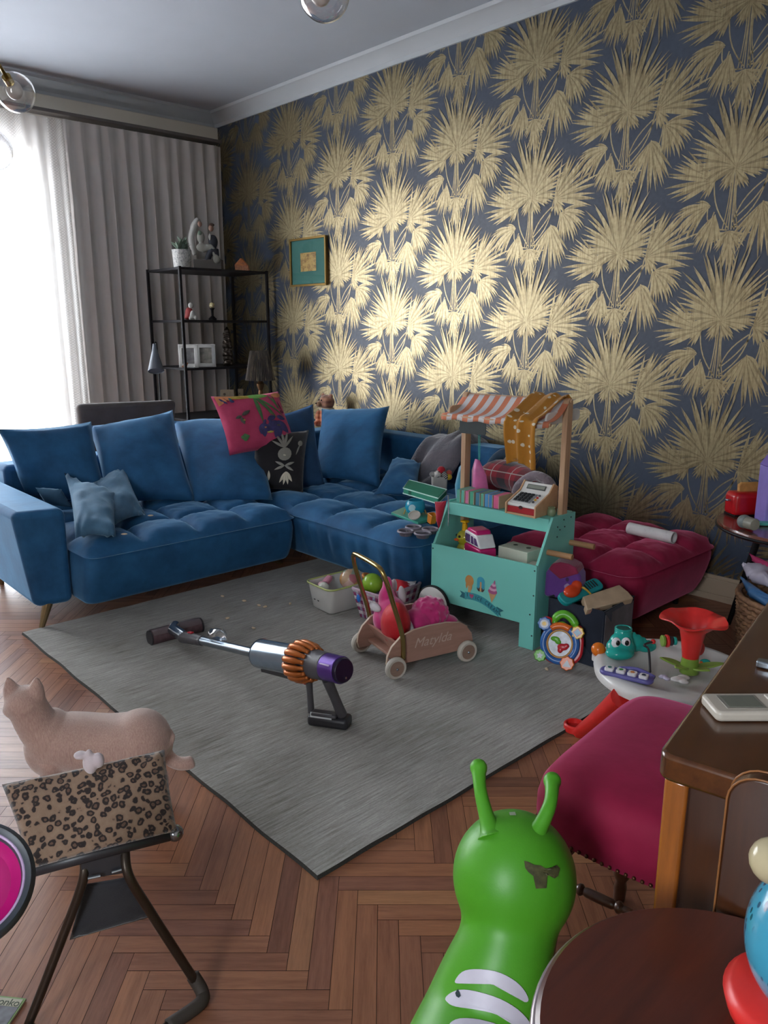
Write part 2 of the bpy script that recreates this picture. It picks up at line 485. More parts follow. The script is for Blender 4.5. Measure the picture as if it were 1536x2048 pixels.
for i in range(-4, 11):
    cx = 2.022+.530*i; off = 0 if i % 2 == 0 else -.314
    for j in range(-3, 4):
        palm(cx, 1.90+off+.629*j)
struct(wl.build('wall_right', [M_navy, M_gold, M_gold2], smooth=0))

# window wall (x = 0) with an opening on the left
WY0, WY1, WZ0, WZ1 = -3.95, -1.42, .12, 2.42
b = MB()
b.box((-.1, (WY1+.12)/2, 1.425), (.2, .12-WY1, 2.95)); b.box((-.1, (WY0-5.3)/2, 1.425), (.2, 5.3+WY0, 2.95))
b.box((-.1, (WY0+WY1)/2, (WZ1+2.9)/2), (.2, WY1-WY0, 2.9-WZ1)); b.box((-.1, (WY0+WY1)/2, (WZ0-.05)/2), (.2, WY1-WY0, WZ0+.05))
struct(b.build('wall_left', M_plaster, smooth=0))
struct(MB().box((7.46, -2.6, 1.425), (.12, 5.5, 2.95)).build('wall_back', M_plaster, smooth=0))
b = MB(); b.box((2.7, -5.26, 1.425), (5.6, .12, 2.95)); b.box((6.9, -5.26, 1.425), (1.2, .12, 2.95)); b.box((5.9, -5.26, .4), (.8, .12, .9)); b.box((5.9, -5.26, 2.6), (.8, .12, .6))  # gap left for the added fill window behind the camera
struct(b.build('wall_near', M_plaster, smooth=0))
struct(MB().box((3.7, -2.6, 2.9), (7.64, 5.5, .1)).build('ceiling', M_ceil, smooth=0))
# cornices
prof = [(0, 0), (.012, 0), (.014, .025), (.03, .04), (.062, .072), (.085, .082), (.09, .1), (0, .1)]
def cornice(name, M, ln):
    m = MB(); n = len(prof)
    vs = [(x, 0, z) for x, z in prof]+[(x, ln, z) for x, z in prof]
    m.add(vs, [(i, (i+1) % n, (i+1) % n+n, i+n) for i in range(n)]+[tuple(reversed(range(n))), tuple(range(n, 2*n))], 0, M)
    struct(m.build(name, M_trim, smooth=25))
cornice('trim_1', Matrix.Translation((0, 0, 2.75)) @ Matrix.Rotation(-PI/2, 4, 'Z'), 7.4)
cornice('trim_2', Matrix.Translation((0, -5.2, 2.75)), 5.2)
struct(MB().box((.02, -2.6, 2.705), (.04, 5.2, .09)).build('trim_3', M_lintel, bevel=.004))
b = MB(); b.box((3.7, -.01, .05), (7.4, .02, .1)); b.box((3.7, -.016, .015), (7.4, .032, .03)); b.box((3.7, -.007, .108), (7.4, .014, .016))
struct(b.build('baseboard_right', M_base, bevel=.003))
struct(MB().box((.012, -.66, .05), (.024, 1.3, .1)).build('baseboard_left', M_base, bevel=.003))

# window: frame, panes
M_wframe = plain('window_paint', '#e8e8e6', .4, var=.02)
win = bpy.data.objects.new('window_1', None); C.objects.link(win); win.location = (-.1, WY0, WZ0); win['kind'] = 'structure'
wf = MB(); w, h = WY1-WY0, WZ1-WZ0
wf.box((0, w/2, .03), (.08, w, .06)); wf.box((0, w/2, h-.03), (.08, w, .06))
for yy in (.03, w/3, 2*w/3, w-.03): wf.box((0, yy, h/2), (.08, .07, h))
wf.box((0, w/2, .82), (.06, w, .05))
wf.build('window_frame', M_wframe, win, bevel=.004)
MB().box((0, w/2, h/2), (.004, w-.06, h-.08)).build('window_pane', thin_glass('window_glass', (1, 1, 1), .05), win, smooth=0)
ws = MB().box((.1, w/2, -.02), (.2, w+.06, .03)); ws.build('window_sill', M_wframe, win, bevel=.004)

fill_win = bpy.data.objects.new('added_fill_window', None); C.objects.link(fill_win); fill_win.location = (5.5, -5.26, .85); fill_win['kind'] = 'structure'  # added window out of view, put in to brighten the room
wf = MB(); wf.box((.4, 0, .03), (.8, .07, .06)); wf.box((.4, 0, 1.42), (.8, .07, .06))
for xx in (.03, .77): wf.box((xx, 0, .725), (.07, .07, 1.45))
wf.build('window_frame', M_wframe, fill_win, bevel=.004)
MB().box((.4, 0, .725), (.77, .004, 1.4)).build('window_pane', thin_glass('fill_window_glass', (1, 1, 1), .05), fill_win, smooth=0)

# curtains
def curtain(name, mat, y0, y1, ztop, zbot, x0, amp, lam, label, cat, group=None, seed=1, flare=0):
    r = random.Random(seed); n = 260; m = MB(); k = 26; ph = []
    a = 0
    for i in range(n+1):
        ph.append(a); a += 2*PI*((y1-y0)/n)/(lam*(.75+.5*noise.noise(V3((i*.06, seed, 0)))+.25))
    uv = []
    for j in range(k+1):
        t = j/k; z = ztop+(zbot-ztop)*t
        for i in range(n+1):
            s_ = i/n; y = y0+(y1-y0)*s_
            A = amp*(.35+.65*min(1, t*5))*(.8+.5*noise.noise(V3((y*3, t*1.5, seed))))
            p = ph[i]+.5*noise.noise(V3((y*2, t*2, seed+4)))
            x = x0+A*math.sin(p)+A*.25*math.sin(2*p+1)
            y += A*.5*math.cos(p)+flare*t*(.5-s_)
            m.v.append((x, y, z)); uv.append((s_*(y1-y0), t*(ztop-zbot)))
    for j in range(k):
        for i in range(n):
            a = j*(n+1)+i; m.f.append((a, a+n+1, a+n+2, a+1)); m.m.append(0)
    m.uv = uv
    ctr = (x0, (y0+y1)/2, ztop)
    o = m.build(name, mat, at=ctr, world=True, smooth=180)
    tag(o, label, cat, group); return o
M_sheer = cloth_translucent('sheer_cloth', '#fbfbfb', .30, .55, True)
M_drape = cloth_translucent('grey_drape_cloth', '#c2beba', .0, .12)
curtain('sheer_curtain', M_sheer, -4.15, -1.18, 2.6, .02, .085, .022, .09, 'white sheer curtain with woven dot stripes, lit by the window', 'curtain', seed=3)
curtain('drape', M_drape, -1.262, -.05, 2.59, .02, .155, .032, .105, 'grey pleated drape drawn between the window and the palm wallpaper', 'curtain', seed=8)
M_black = plain('black_metal', '#1c1c1f', .45, .6)
rd = thing('curtain_rail', 'long dark curtain rail below the cornice on the window wall', 'curtain rail', (.12, -2.1, 2.615))
MB().box((0, -.05, .008), (.11, 4.2, .022)).build('track', plain('rail_grey', '#5a5653', .6), rd, bevel=.003)
for yy in (-1.9, -.9, .1, 1.1, 1.9): MB().box((-.05, yy, .02), (.12, .025, .012)).build('bracket', M_black, rd, bevel=.002)

# ------------------------------------------------------------------ daylight
wd = bpy.data.worlds.new('sky'); scene.world = wd; wd.use_nodes = True
nt = wd.node_tree; bg = nt.nodes['Background']
tc = nt.nodes.new('ShaderNodeTexCoord'); sp = nt.nodes.new('ShaderNodeSeparateXYZ'); rp = nt.nodes.new('ShaderNodeValToRGB')
nt.links.new(tc.outputs['Generated'], sp.inputs[0]); nt.links.new(sp.outputs[2], rp.inputs[0]); nt.links.new(rp.outputs[0], bg.inputs[0])
rp.color_ramp.elements[0].position = 0; rp.color_ramp.elements[0].color = (.50, .50, .52, 1)
rp.color_ramp.elements[1].position = .25; rp.color_ramp.elements[1].color = (.86, .93, 1.0, 1)
bg.inputs[1].default_value = 24
pl = bpy.data.lights.new('window_portal', 'AREA'); pl.shape = 'RECTANGLE'; pl.size = WZ1-WZ0; pl.size_y = WY1-WY0
pl.cycles.is_portal = True
po = bpy.data.objects.new('window_portal', pl); C.objects.link(po); po.location = (-.22, (WY0+WY1)/2, (WZ0+WZ1)/2); po.rotation_euler = (0, -PI/2, 0)
pl = bpy.data.lights.new('fill_window_portal', 'AREA'); pl.shape = 'RECTANGLE'; pl.size = .8; pl.size_y = 1.45; pl.cycles.is_portal = True
po = bpy.data.objects.new('fill_window_portal', pl); C.objects.link(po); po.location = (5.9, -5.34, 1.575); po.rotation_euler = (PI/2, 0, 0)  # portal for the added fill window
vs = scene.view_settings; vs.view_transform = 'Standard'; vs.look = 'None'; vs.gamma = 1; vs.exposure = .17; vs.use_curve_mapping = False

# ------------------------------------------------------------------ sofa
def velvet(name, a, b, sh):
    t = NT(name); vec = t.coords()
    f = t.noise(vec, 7, 4, .6)
    t.link(t.ramp(f, [(.32, lin(a)), (.7, lin(b))]), t.b.inputs['Base Color'])
    P(t.b, rough=.72, sheen=.8, sheent=lin(sh), sheenr=.35, spec=.25)
    g = t.noise(vec, 40, 3); t.bump(g, .25, .002)
    return t.m
M_blue = velvet('blue_velvet', '#1d4b72', '#296390', '#9cc8ea')
M_navyv = velvet('navy_velvet', '#1a3657','#264b70', '#5b84b0')
M_magv = velvet('magenta_velvet', '#7d1434','#a02048', '#d87a9a')
M_brass = plain('dark_brass', '#8a7656', .35, .8)

def tufted(x0, x1, y0, y1, ztop, zpipe, zbot, nx, ny, rad, inset=(.1, .1, .1, .1), puff=.045, ruched=()):
    """upholstered seat block: buttoned squares on top, piping, tapered sides down to the plinth"""
    cx, cy, hx, hy = (x0+x1)/2, (y0+y1)/2, (x1-x0)/2, (y1-y0)/2
    K = 56
    loop = []
    per = [('c', hx-rad, hy-rad, 0), ('c', -hx+rad, hy-rad, 90), ('c', -hx+rad, -hy+rad, 180), ('c', hx-rad, -hy+rad, 270)]
    cor = []
    for _, a, b, s in per: cor.append([(a+rad*math.cos(math.radians(s+90*i/8)), b+rad*math.sin(math.radians(s+90*i/8))) for i in range(9)])
    for q in range(4):
        loop += cor[q]
        p, r = cor[q][-1], cor[(q+1) % 4][0]
        for i in range(1, K): loop.append((p[0]+(r[0]-p[0])*i/K, p[1]+(r[1]-p[1])*i/K))
    n = len(loop); m = MB(); vs = []; fs = []
    def ring(sx, z, fn=None, tp=0):
        o = len(vs)
        for i, (a, b) in enumerate(loop):
            px, py = a*(hx+sx)/hx, b*(hy+sx)/hy
            wx_, wy_ = (a/hx+1)/2, (b/hy+1)/2
            px += tp*(inset[0]*(1-wx_)-inset[1]*wx_); py += tp*(inset[2]*(1-wy_)-inset[3]*wy_)
            dz = 0
            if fn: px, py, dz = fn(i, a, b, px, py)
            vs.append((cx+px, cy+py, z+dz))
        return o
    def pleat(amt):
        def f(i, a, b, px, py):
            s = math.sin(i*2.1+1.7*math.sin(i*.37))*amt*(.6+.4*math.sin(i*.9))
            l = math.hypot(px, py); k = 1+s/l
            on = ('f' in ruched and b < -hy+rad+.01) or ('l' in ruched and a < -hx+rad+.01)
            return (px*k, py*k, 0) if on else (px, py, 0)
        return f
    H = zpipe-zbot
    rings = [ring(-.03, zbot, None, 1), ring(-.008, zbot+.006, None, 1), ring(0, zbot+.02, None, .98), ring(.004, zbot+H*.27, pleat(.006), .72), ring(.004, zbot+H*.5, pleat(.016), .42),
             ring(.002, zbot+H*.75, pleat(.016), .14), ring(-.004, zpipe-.02, pleat(.010)), ring(-.012, zpipe-.008), ring(.004, zpipe), ring(-.010, zpipe+.009)]
    R = 44
    for k in range(1, R+1):
        t = k/R; o = len(vs)
        s = 1-t
        for i, (a, b) in enumerate(loop):
            px, py = a*s*(hx-.01)/hx, b*s*(hy-.01)/hy
            u = (px+hx)/(2*hx)*nx; v = (py+hy)/(2*hy)*ny
            f = (abs(math.sin(PI*u))*abs(math.sin(PI*v)))**.42
            fu = 1-.75*math.exp(-(min(u % 1, 1-u % 1)*2*hx/nx/.018)**2)
            fv = 1-.75*math.exp(-(min(v % 1, 1-v % 1)*2*hy/ny/.018)**2)
            ed = min(hx-abs(px), hy-abs(py)); rise = 1-math.exp(-max(ed, 0)/.035)
            wr = .006*noise.noise(V3((px*14, py*14, x0)))+.003*noise.noise(V3((px*40, py*40, y0)))
            z = zpipe+.009+(ztop-puff-zpipe)*rise+puff*rise*(.25+.75*f)*fu*fv+wr*rise
            vs.append((cx+px, cy+py, z))
        rings.append(o)
    for a, b in zip(rings, rings[1:]):
        for i in range(n):
            fs.append((a+i, a+(i+1) % n, b+(i+1) % n, b+i))
    fs.append(tuple(reversed(range(n))))
    return m.add(vs, fs)
SX = 2.05
sofa = thing('corner_sofa', 'blue velvet corner sofa with buttoned seats in the far corner of the room', 'sofa', (2.3, -1.5, 0))
tufted(1.70, 2.70, -2.325, -1.280, .385, .325, .105, 4, 4, .05, (0, .05, 0, 0)).build('seat', M_blue, sofa, world=True, smooth=60)
tufted(1.70, 3.485, -1.272, -.20, .385, .33, .105, 6, 4, .09, (0, .04, .07, 0), ruched='f').build('seat', M_blue, sofa, world=True, smooth=60)
# armrest: flares outwards towards the top
a = MB()
a.hexa([(1.60, -2.48, .10), (2.50, -2.485, .10), (2.53, -2.335, .10), (1.60, -2.335, .10), (1.52, -2.525, .505), (2.47, -2.53, .51), (2.52, -2.33, .51), (1.52, -2.32, .505)])
a.build('armrest', M_blue, sofa, world=True, bevel=.03, seg=5)
# back frames
b = MB(); b.hexa([(1.58, -2.31, .105), (1.74, -2.31, .105), (1.74, -.10, .105), (1.58, -.10, .105), (1.50, -2.31, .575), (1.68, -2.31, .575), (1.68, -.06, .575), (1.50, -.06, .575)])
b.build('backrest', M_blue, sofa, world=True, bevel=.03, seg=4)
b = MB(); b.hexa([(1.60, -.22, .105), (3.05, -.22, .105), (3.05, -.06, .105), (1.60, -.06, .105), (1.60, -.22, .60), (3.10, -.22, .60), (3.10, -.05, .60), (1.60, -.05, .60)])
b.build('backrest', M_blue, sofa, world=True, bevel=.03, seg=4)
def sleg(x, y, dx, dy):
    MB().cyl((x, y, .13), (x+dx, y+dy, .0), .024, .010, 10).build('leg', M_brass, sofa, world=True)
sleg(2.48, -2.42, .01, -.05); sleg(2.40, -1.36, .01, .20-.02); sleg(1.75, -2.40, 0, 0); sleg(3.30, -.3, 0, 0); sleg(3.38, -1.12, .03, -.02); sleg(1.75, -.3, 0, 0)

pouf = thing('tufted_pouf', 'dark magenta velvet buttoned pouf against the wallpaper at the end of the sofa', 'pouf', (3.94, -.45, 0))
tufted(3.60, 4.28, -.825, -.08, .34, .285, .07, 3, 3, .10, (.03, .05, .05, .03)).build('seat', M_magv, pouf, world=True, smooth=60)
for x, y in ((3.72, -.72), (4.15, -.72), (3.72, -.2), (4.15, -.2)):
    MB().cyl((x, y, .11), (x, y, 0), .022, .012, 10).build('leg', M_black, pouf, world=True)

# ------------------------------------------------------------------ cushions
def cushion(name, mats, tl, tr, br, bl, t, label, group=None, cat='cushion', **kw):
    m = MB().pillow(tl, tr, br, bl, t, **kw)
    c = (V3(tl)+V3(tr)+V3(br)+V3(bl))/4
    ex = V3(tr)-V3(tl)
    o = m.build(name, mats, at=frame(c, ex, V3(tl)-V3(bl)), world=True, smooth=180)
    return tag(o, label, cat, group)
bc = 'blue back cushions on the corner sofa'
cushion('cushion', M_blue, (1.740, -2.336, 0.767), (1.740, -1.878, 0.766), (2.057, -1.943, 0.385), (1.646, -2.221, 0.385), .18, 'large blue velvet cushion beside the armrest in front of the sheer curtain', bc, seed=1)
cushion('cushion', M_blue, (1.720, -1.888, 0.742), (1.720, -1.404, 0.791), (2.272, -1.593, 0.385), (2.041, -1.961, 0.385), .18, 'large blue velvet cushion, second from the armrest along the sofa back', bc, seed=2)
cushion('cushion', M_blue, (1.710, -1.409, 0.729), (1.710, -0.833, 0.695), (2.506, -1.289, 0.385), (2.266, -1.601, 0.385), .18, 'straight-edged blue cushion at the back, left of the black embroidered one', bc, seed=3, pinch=.03)
cushion('cushion', M_navyv, (1.950, -1.052, 0.721), (1.950, -0.591, 0.788), (2.407, -0.869, 0.385), (2.281, -1.262, 0.385), .15, 'dark blue velvet cushion in the sofa corner behind the pink one', bc, seed=4)
cushion('cushion', M_blue, (1.624, -0.270, 0.714), (2.290, -0.270, 0.779), (2.645, -0.673, 0.385), (2.180, -0.793, 0.385), .17, 'large plump blue cushion in front of the teddy bear', bc, seed=5, pinch=.09)
cushion('cushion', M_blue, (2.481, -0.420, 0.495), (2.710, -0.420, 0.503), (2.978, -0.704, 0.395), (2.797, -0.864, 0.395), .11, 'small blue cushion slumped right of the large plump one', seed=6, pinch=.12, crease=.012)
M_bluegrey = velvet('faded_blue_velvet', '#35566f', '#49708c', '#a9c8dd')
cushion('cushion', M_bluegrey, (2.010, -2.004, 0.500), (1.906, -1.797, 0.570), (2.431, -1.939, 0.400), (2.573, -2.183, 0.400), .08, 'crumpled grey-blue cushion tipped up behind the small one on the seat', seed=7, crease=.016, pinch=.12)
cushion('cushion', M_bluegrey, (1.917, -2.105, 0.550), (2.283, -2.000, 0.480), (2.710, -2.206, 0.405), (2.641, -2.348, 0.405), .11, 'crumpled grey-blue cushion lying nearest on the left seat', seed=8, crease=.02, pinch=.12)
cushion('cushion', M_bluegrey, (2.045, -2.289, 0.520), (2.112, -2.196, 0.510), (2.135, -2.160, 0.420), (1.997, -2.233, 0.420), .06, 'small pale grey-blue cushion tucked against the armrest', seed=9, pinch=.15)

# black cushion with an embroidered hand and eye
M_blackv = fabric('black_velvet', '#17161a', '#1f1d22', sheen=.3, weave=500)
M_silver = plain('silver_thread', '#8b8980', .6)
M_pale = plain('pale_thread', '#c9c2ae', .7)
K = [(2.200, -1.181, 0.699), (2.200, -0.815, 0.672), (2.483, -1.078, 0.390), (2.237, -1.248, 0.390)]
kc = cushion('embroidered_cushion', M_blackv, *K, .12, 'black cushion embroidered with a silver hand and an eye', seed=10)
def on_pillow(K, thick, mb, shapes, lift=.002, mi=None, pinch=.07, power=.5):
    """appliqué shapes (u, v in 0..1 with v up) laid on the bulging face of a cushion"""
    tl, tr, br, bl = map(V3, K)
    nrm = ((tr-tl)+(br-bl)).cross((tl-bl)+(tr-br)).normalized()
    def pt(a, b, k=0):
        u, v = 2*a-1, 2*b-1
        h = max(0, (1-u*u)*(1-v*v))**power*thick/2
        uu = u*(1-pinch*(1-v*v)*abs(u)); vv = v*(1-pinch*(1-u*u)*abs(v)); A = (uu+1)/2; B = (vv+1)/2
        return (bl*(1-A)+br*A)*(1-B)+(tl*(1-A)+tr*A)*B+nrm*(h+lift+k)
    for poly, mi_ in shapes:
        mid = (sum(p[0] for p in poly)/len(poly), sum(p[1] for p in poly)/len(poly))
        n = len(poly); o = len(mb.v); R = 3
        mb.v.append(tuple(pt(*mid, .0025)))
        for r in range(1, R+1):
            for p in poly: mb.v.append(tuple(pt(mid[0]+(p[0]-mid[0])*r/R, mid[1]+(p[1]-mid[1])*r/R, .0025*(1-(r/R)**2))))
        for i in range(n): mb.f.append((o, o+1+i, o+1+(i+1) % n)); mb.m.append(mi_)
        for r in range(R-1):
            for i in range(n):
                a = o+1+r*n+i; b_ = o+1+r*n+(i+1) % n; mb.f.append((a, a+n, b_+n, b_)); mb.m.append(mi_)
def leafp(x, y, ang, l, w, n=7):
    ca, sa = math.cos(math.radians(ang)), math.sin(math.radians(ang)); L = []; R_ = []
    for i in range(n+1):
        t = i/n; wd = w*math.sin(PI*t)**.8*(1-.3*t)
        L.append((x+ca*l*t-sa*wd/2, y+sa*l*t+ca*wd/2)); R_.append((x+ca*l*t+sa*wd/2, y+sa*l*t-ca*wd/2))
    return L+list(reversed(R_[1:-1]))
def blob(x, y, rx, ry, n=14, wob=0, ph=0): return [(x+rx*(1+wob*math.sin(3*a+ph))*math.cos(a), y+ry*(1+wob*math.cos(4*a+ph))*math.sin(a)) for a in [2*PI*i/n for i in range(n)]]
sh = []
for a, l in ((150, .30), (124, .36), (104, .38), (86, .36), (60, .28)): sh.append((leafp(.55, .62, a, l, .055), 0))
sh += [(blob(.56, .52, .13, .11), 0), (blob(.56, .50, .09, .05), 1), (blob(.56, .50, .035, .04), 2), (blob(.85, .72, .05, .05), 0), (leafp(.85, .70, 250, .2, .04), 0)]
for a in (20, 160, 200, 340): sh.append((leafp(.58, .33, a, .2, .05), 0))
for a in (240, 265, 290, 315): sh.append((leafp(.62, .24, a, .2, .07), 1))
sh += [(leafp(.32, .10, 100, .16, .06), 1)]
m = MB(); on_pillow(K, .12, m, sh, .005); m.build('embroidery', [M_silver, M_pale, M_blackv], kc, world=True, smooth=180)

# pink cushion with irises and insects
M_pink = velvet('pink_velvet', '#b33a5e', '#d05276', '#ff9fb8')
K = [(2.100, -1.379, 0.889), (2.100, -0.950, 0.892), (2.240, -0.921, 0.587), (2.240, -1.367, 0.591)]
pc = cushion('floral_cushion', M_pink, *K, .13, 'bright pink velvet cushion printed with purple irises, lying on top of the sofa back', seed=11)
M_leaf = plain('leaf_green', '#4f7a4c', .8, var=.2); M_lime = plain('lime_green', '#79b259', .8, var=.2); M_iris = plain('iris_violet', '#454070', .8, var=.3)
M_moth = plain('moth_grey', '#5b5a52', .8, var=.3); M_peach = plain('peach_print', '#d98f62', .8, var=.2); M_yel = plain('yellow_print', '#b9a04a', .8, var=.2); M_teal2 = plain('teal_print', '#3c7d8c', .8, var=.2); M_wine = plain('wine_print', '#6c1f3a', .8, var=.2)
sh = [([(.02, .98), (.02, .80), (.12, .86), (.2, .9), (.26, .97)], 4), (blob(.35, .93, .16, .04), 5), (blob(.58, .93, .17, .05), 1), (blob(.90, .92, .09, .05), 4),
      (leafp(.05, .95, 300, .16, .05), 2), (leafp(.1, .96, 300, .12, .04), 7), (leafp(.17, .96, 290, .12, .05), 6), (blob(.2, .86, .03, .03), 2)]
for x, y, a, l, w in ((.52, .93, 268, .50, .07), (.52, .93, 296, .50, .07), (.54, .92, 310, .55, .045), (.56, .92, 286, .45, .03), (.5, .9, 320, .30, .03), (.74, .95, 290, .36, .035), (.82, .93, 270, .3, .03)): sh.append((leafp(x, y, a, l, w), 0))
for x, y, a, l, w in ((.50, .42, 250, .2, .12), (.50, .42, 290, .2, .12), (.48, .36, 270, .18, .1), (.70, .45, 230, .26, .16), (.72, .45, 265, .30, .16), (.74, .45, 300, .26, .16), (.72, .52, 200, .16, .1), (.74, .52, 340, .16, .1), (.70, .34, 250, .2, .1), (.6, .5, 280, .14, .06), (.55, .48, 240, .12, .05)): sh.append((leafp(x, y, a, l, w), 2))
sh += [(blob(.72, .36, .05, .03), 3), (blob(.52, .34, .04, .03), 4), (blob(.57, .26, .05, .02), 5)]
sh += [(leafp(.24, .58, 30, .16, .07), 3), (leafp(.24, .58, 200, .10, .06), 3), (leafp(.22, .56, 280, .13, .07), 3), (blob(.24, .50, .03, .02), 5), (blob(.21, .22, .055, .055, 16, .2), 0), (blob(.21, .22, .02, .02), 1), (blob(.88, .60, .04, .03), 7), (leafp(.86, .8, 280, .2, .03), 7), (blob(.97, .36, .02, .04), 2), (blob(.94, .05, .05, .025), 4)]
pm_ = [M_leaf, M_lime, M_iris, M_moth, M_peach, M_yel, M_teal2, M_wine]
def cx_(s_): return sum(p[0] for p in s_[0])/len(s_[0]), sum(p[1] for p in s_[0])/len(s_[0])
for nm_, ok_ in (('border_print', lambda x, y: y > .80), ('moth_print', lambda x, y: x < .40 and .4 < y <= .80), ('medallion_print', lambda x, y: x < .40 and y <= .4), ('iris_print', lambda x, y: x >= .40 and y <= .80)):
    m = MB(); on_pillow(K, .13, m, [s_ for s_ in sh if ok_(*cx_(s_))], .006); m.build(nm_, pm_, pc, world=True, smooth=180)

# grey brown throw over the backrest
M_throw = fabric('taupe_plush', '#6a6268', '#4f565f', rough=1, scale=5, sheen=.7, weave=260, bump=.004, folds=18)
def throw(u, v):
    # v 0 = front hem on the seat, 1 = behind the backrest
    x = 2.56+.32*u+.05*math.sin(v*3)*(1-u)+.02*math.sin(9*v+5*u)
    path = [(-.52, .40), (-.45, .44), (-.38, .50), (-.31, .57), (-.24, .625), (-.15, .64), (-.06, .62), (-.03, .52)]
    t = v*(len(path)-1); i = min(int(t), len(path)-2); f = t-i
    y = path[i][0]*(1-f)+path[i+1][0]*f; z = path[i][1]*(1-f)+path[i+1][1]*f
    z += .018*math.sin(u*15+v*3)*(.4+.6*(1-v))+.012*noise.noise(V3((u*4, v*5, 2))); y -= .02*math.sin(u*11+1)
    edge = min(u, 1-u); z -= .05*math.exp(-edge/.08)*(1-v*.5)
    return (x, y, z)
tag(MB().grid(throw, 34, 34).build('throw_blanket', M_throw, at=(2.7, -.25, .5), world=True, smooth=180, solid=.022), 'grey-brown plush throw hanging over the back of the sofa', 'blanket')

# teddy bear behind the cushions
def check_mat(name, a, b, c, sc):
    t = NT(name); vec = t.coords((sc, sc, sc)); sp = t.node('ShaderNodeSeparateXYZ'); t.link(vec, sp.inputs[0])
    def stripe(o, th):
        f = t.node('ShaderNodeMath', operation='FRACT'); t.link(o, f.inputs[0]); g = t.node('ShaderNodeMath', operation='GREATER_THAN'); g.inputs[1].default_value = th; t.link(f.outputs[0], g.inputs[0]); return g.outputs[0]
    c1 = t.mix(stripe(sp.outputs[0], .5), lin(a), lin(b)); c2 = t.mix(.5, c1, t.mix(stripe(sp.outputs[2], .5), lin(b), lin(c)))
    t.link(c2, t.b.inputs['Base Color']); P(t.b, rough=.95, sheen=.4); t.bump(t.noise(t.coords(), 300, 2), .4, .002); return t.m
M_teddyhead = check_mat('brown_check_wool', '#8b5c48', '#a8795f', '#6e4a42', 28); M_teddybody = check_mat('orange_check_wool', '#b1552f', '#c98560', '#8a3a2e', 30)
M_muz = fabric('tan_wool', '#8f6d50', '#7d5d44'); M_eye = plain('black_bead', '#0b0b0c', .12)
td = thing('teddy_bear', 'brown and orange checked teddy bear peeking over the sofa back', 'soft toy', (*(1.507, -0.130, 0.518)[:2], .575))
b = MB(); b.ell((0, 0, .06), (.058, .048, .075)); b.ell((-.05, -.035, .06), (.024, .028, .05)); b.ell((.055, -.03, .06), (.022, .028, .05)); b.ell((-.035, -.05, .02), (.025, .04, .024)); b.ell((.04, -.05, .02), (.025, .04, .024))
b.build('body', M_teddybody, td, remesh=.005)
b = MB(); b.ell((0, 0, .165), (.056, .052, .052)); b.ell((-.042, 0, .208), (.018, .012, .018)); b.ell((.045, 0, .208), (.018, .012, .018)); b.build('head', M_teddyhead, td, remesh=.005)
b = MB(); b.ell((-.025, -.05, .152), (.026, .022, .020)); b.build('muzzle', M_muz, td)
MB().ell((-.032, -.07, .158), (.008, .006, .006)).build('nose', M_eye, td)
for q in ((-.048, -.030, .178), (0, -.048, .180)): MB().ell(q, .006).build('eye', M_eye, td)
b = MB(); b.tube([(.045*math.cos(a), -.004+.042*math.sin(a), .118) for a in [2*PI*i/16 for i in range(16)]], .010, 8, closed=True); b.build('collar', plain('cream_wool', '#b7a896', .9), td)

# ------------------------------------------------------------------ rug
def rug_mat():
    t = NT('grey_wool_rug'); v = t.coords((1, 1, 1))
    st = t.noise(t.coords((90, 5, 5)), 1.6, 5, .65); bl_ = t.noise(v, 2.2, 4, .6); fine = t.noise(t.coords((300, 60, 60)), 2, 2)
    c = t.ramp(st, [(.30, lin('#4f4c46')), (.44, lin('#83807a')), (.56, lin('#9a9792')), (.72, lin('#b9b6b1'))])
    c = t.mix(.42, c, t.ramp(bl_, [(.3, lin('#6d6859')), (.5, lin('#98948c')), (.75, lin('#b5b1aa'))]))
    c = t.mix(.5, c, t.ramp(fine, [(.3, (.6, .6, .6)), (.65, (1.1, 1.1, 1.1))]), 'MULTIPLY')
    t.link(c, t.b.inputs['Base Color']); P(t.b, rough=.95, sheen=.25, spec=.2)
    t.bump(st, .6, .004); return t.m
rg = MB()
def rugf(u, v):
    x = 2.495+1.985*u; y = -2.546+1.70*v
    return (x+.004*noise.noise(V3((y*6, 0, 3))), y+.004*noise.noise(V3((x*6, 5, 3))), .011+.0018*noise.noise(V3((x*9, y*9, 0))))
rg.grid(rugf, 80, 90)
n0 = len(rg.v); nu = 80
loopi = [i for i in range(81)]+[j*81+80 for j in range(1, 91)]+[90*81+i for i in range(79, -1, -1)]+[j*81 for j in range(89, 0, -1)]
for i in loopi:
    x, y, z = rg.v[i]; rg.v.append((x+(.003 if x > 3.5 else -.003), y+(.003 if y > -1.4 else -.003), .001))
L = len(loopi)
for k in range(L): rg.f.append((loopi[k], n0+k, n0+(k+1) % L, loopi[(k+1) % L])); rg.m.append(1)
tag(rg.build('rug', [rug_mat(), plain('rug_edge', '#34332f', .95, scale=200, var=.3)], smooth=60), 'large grey woven rug on the parquet floor', 'rug')
M_crumb = plain('biscuit_crumb', '#cdb79a', .9, var=.2)
r = random.Random(4)
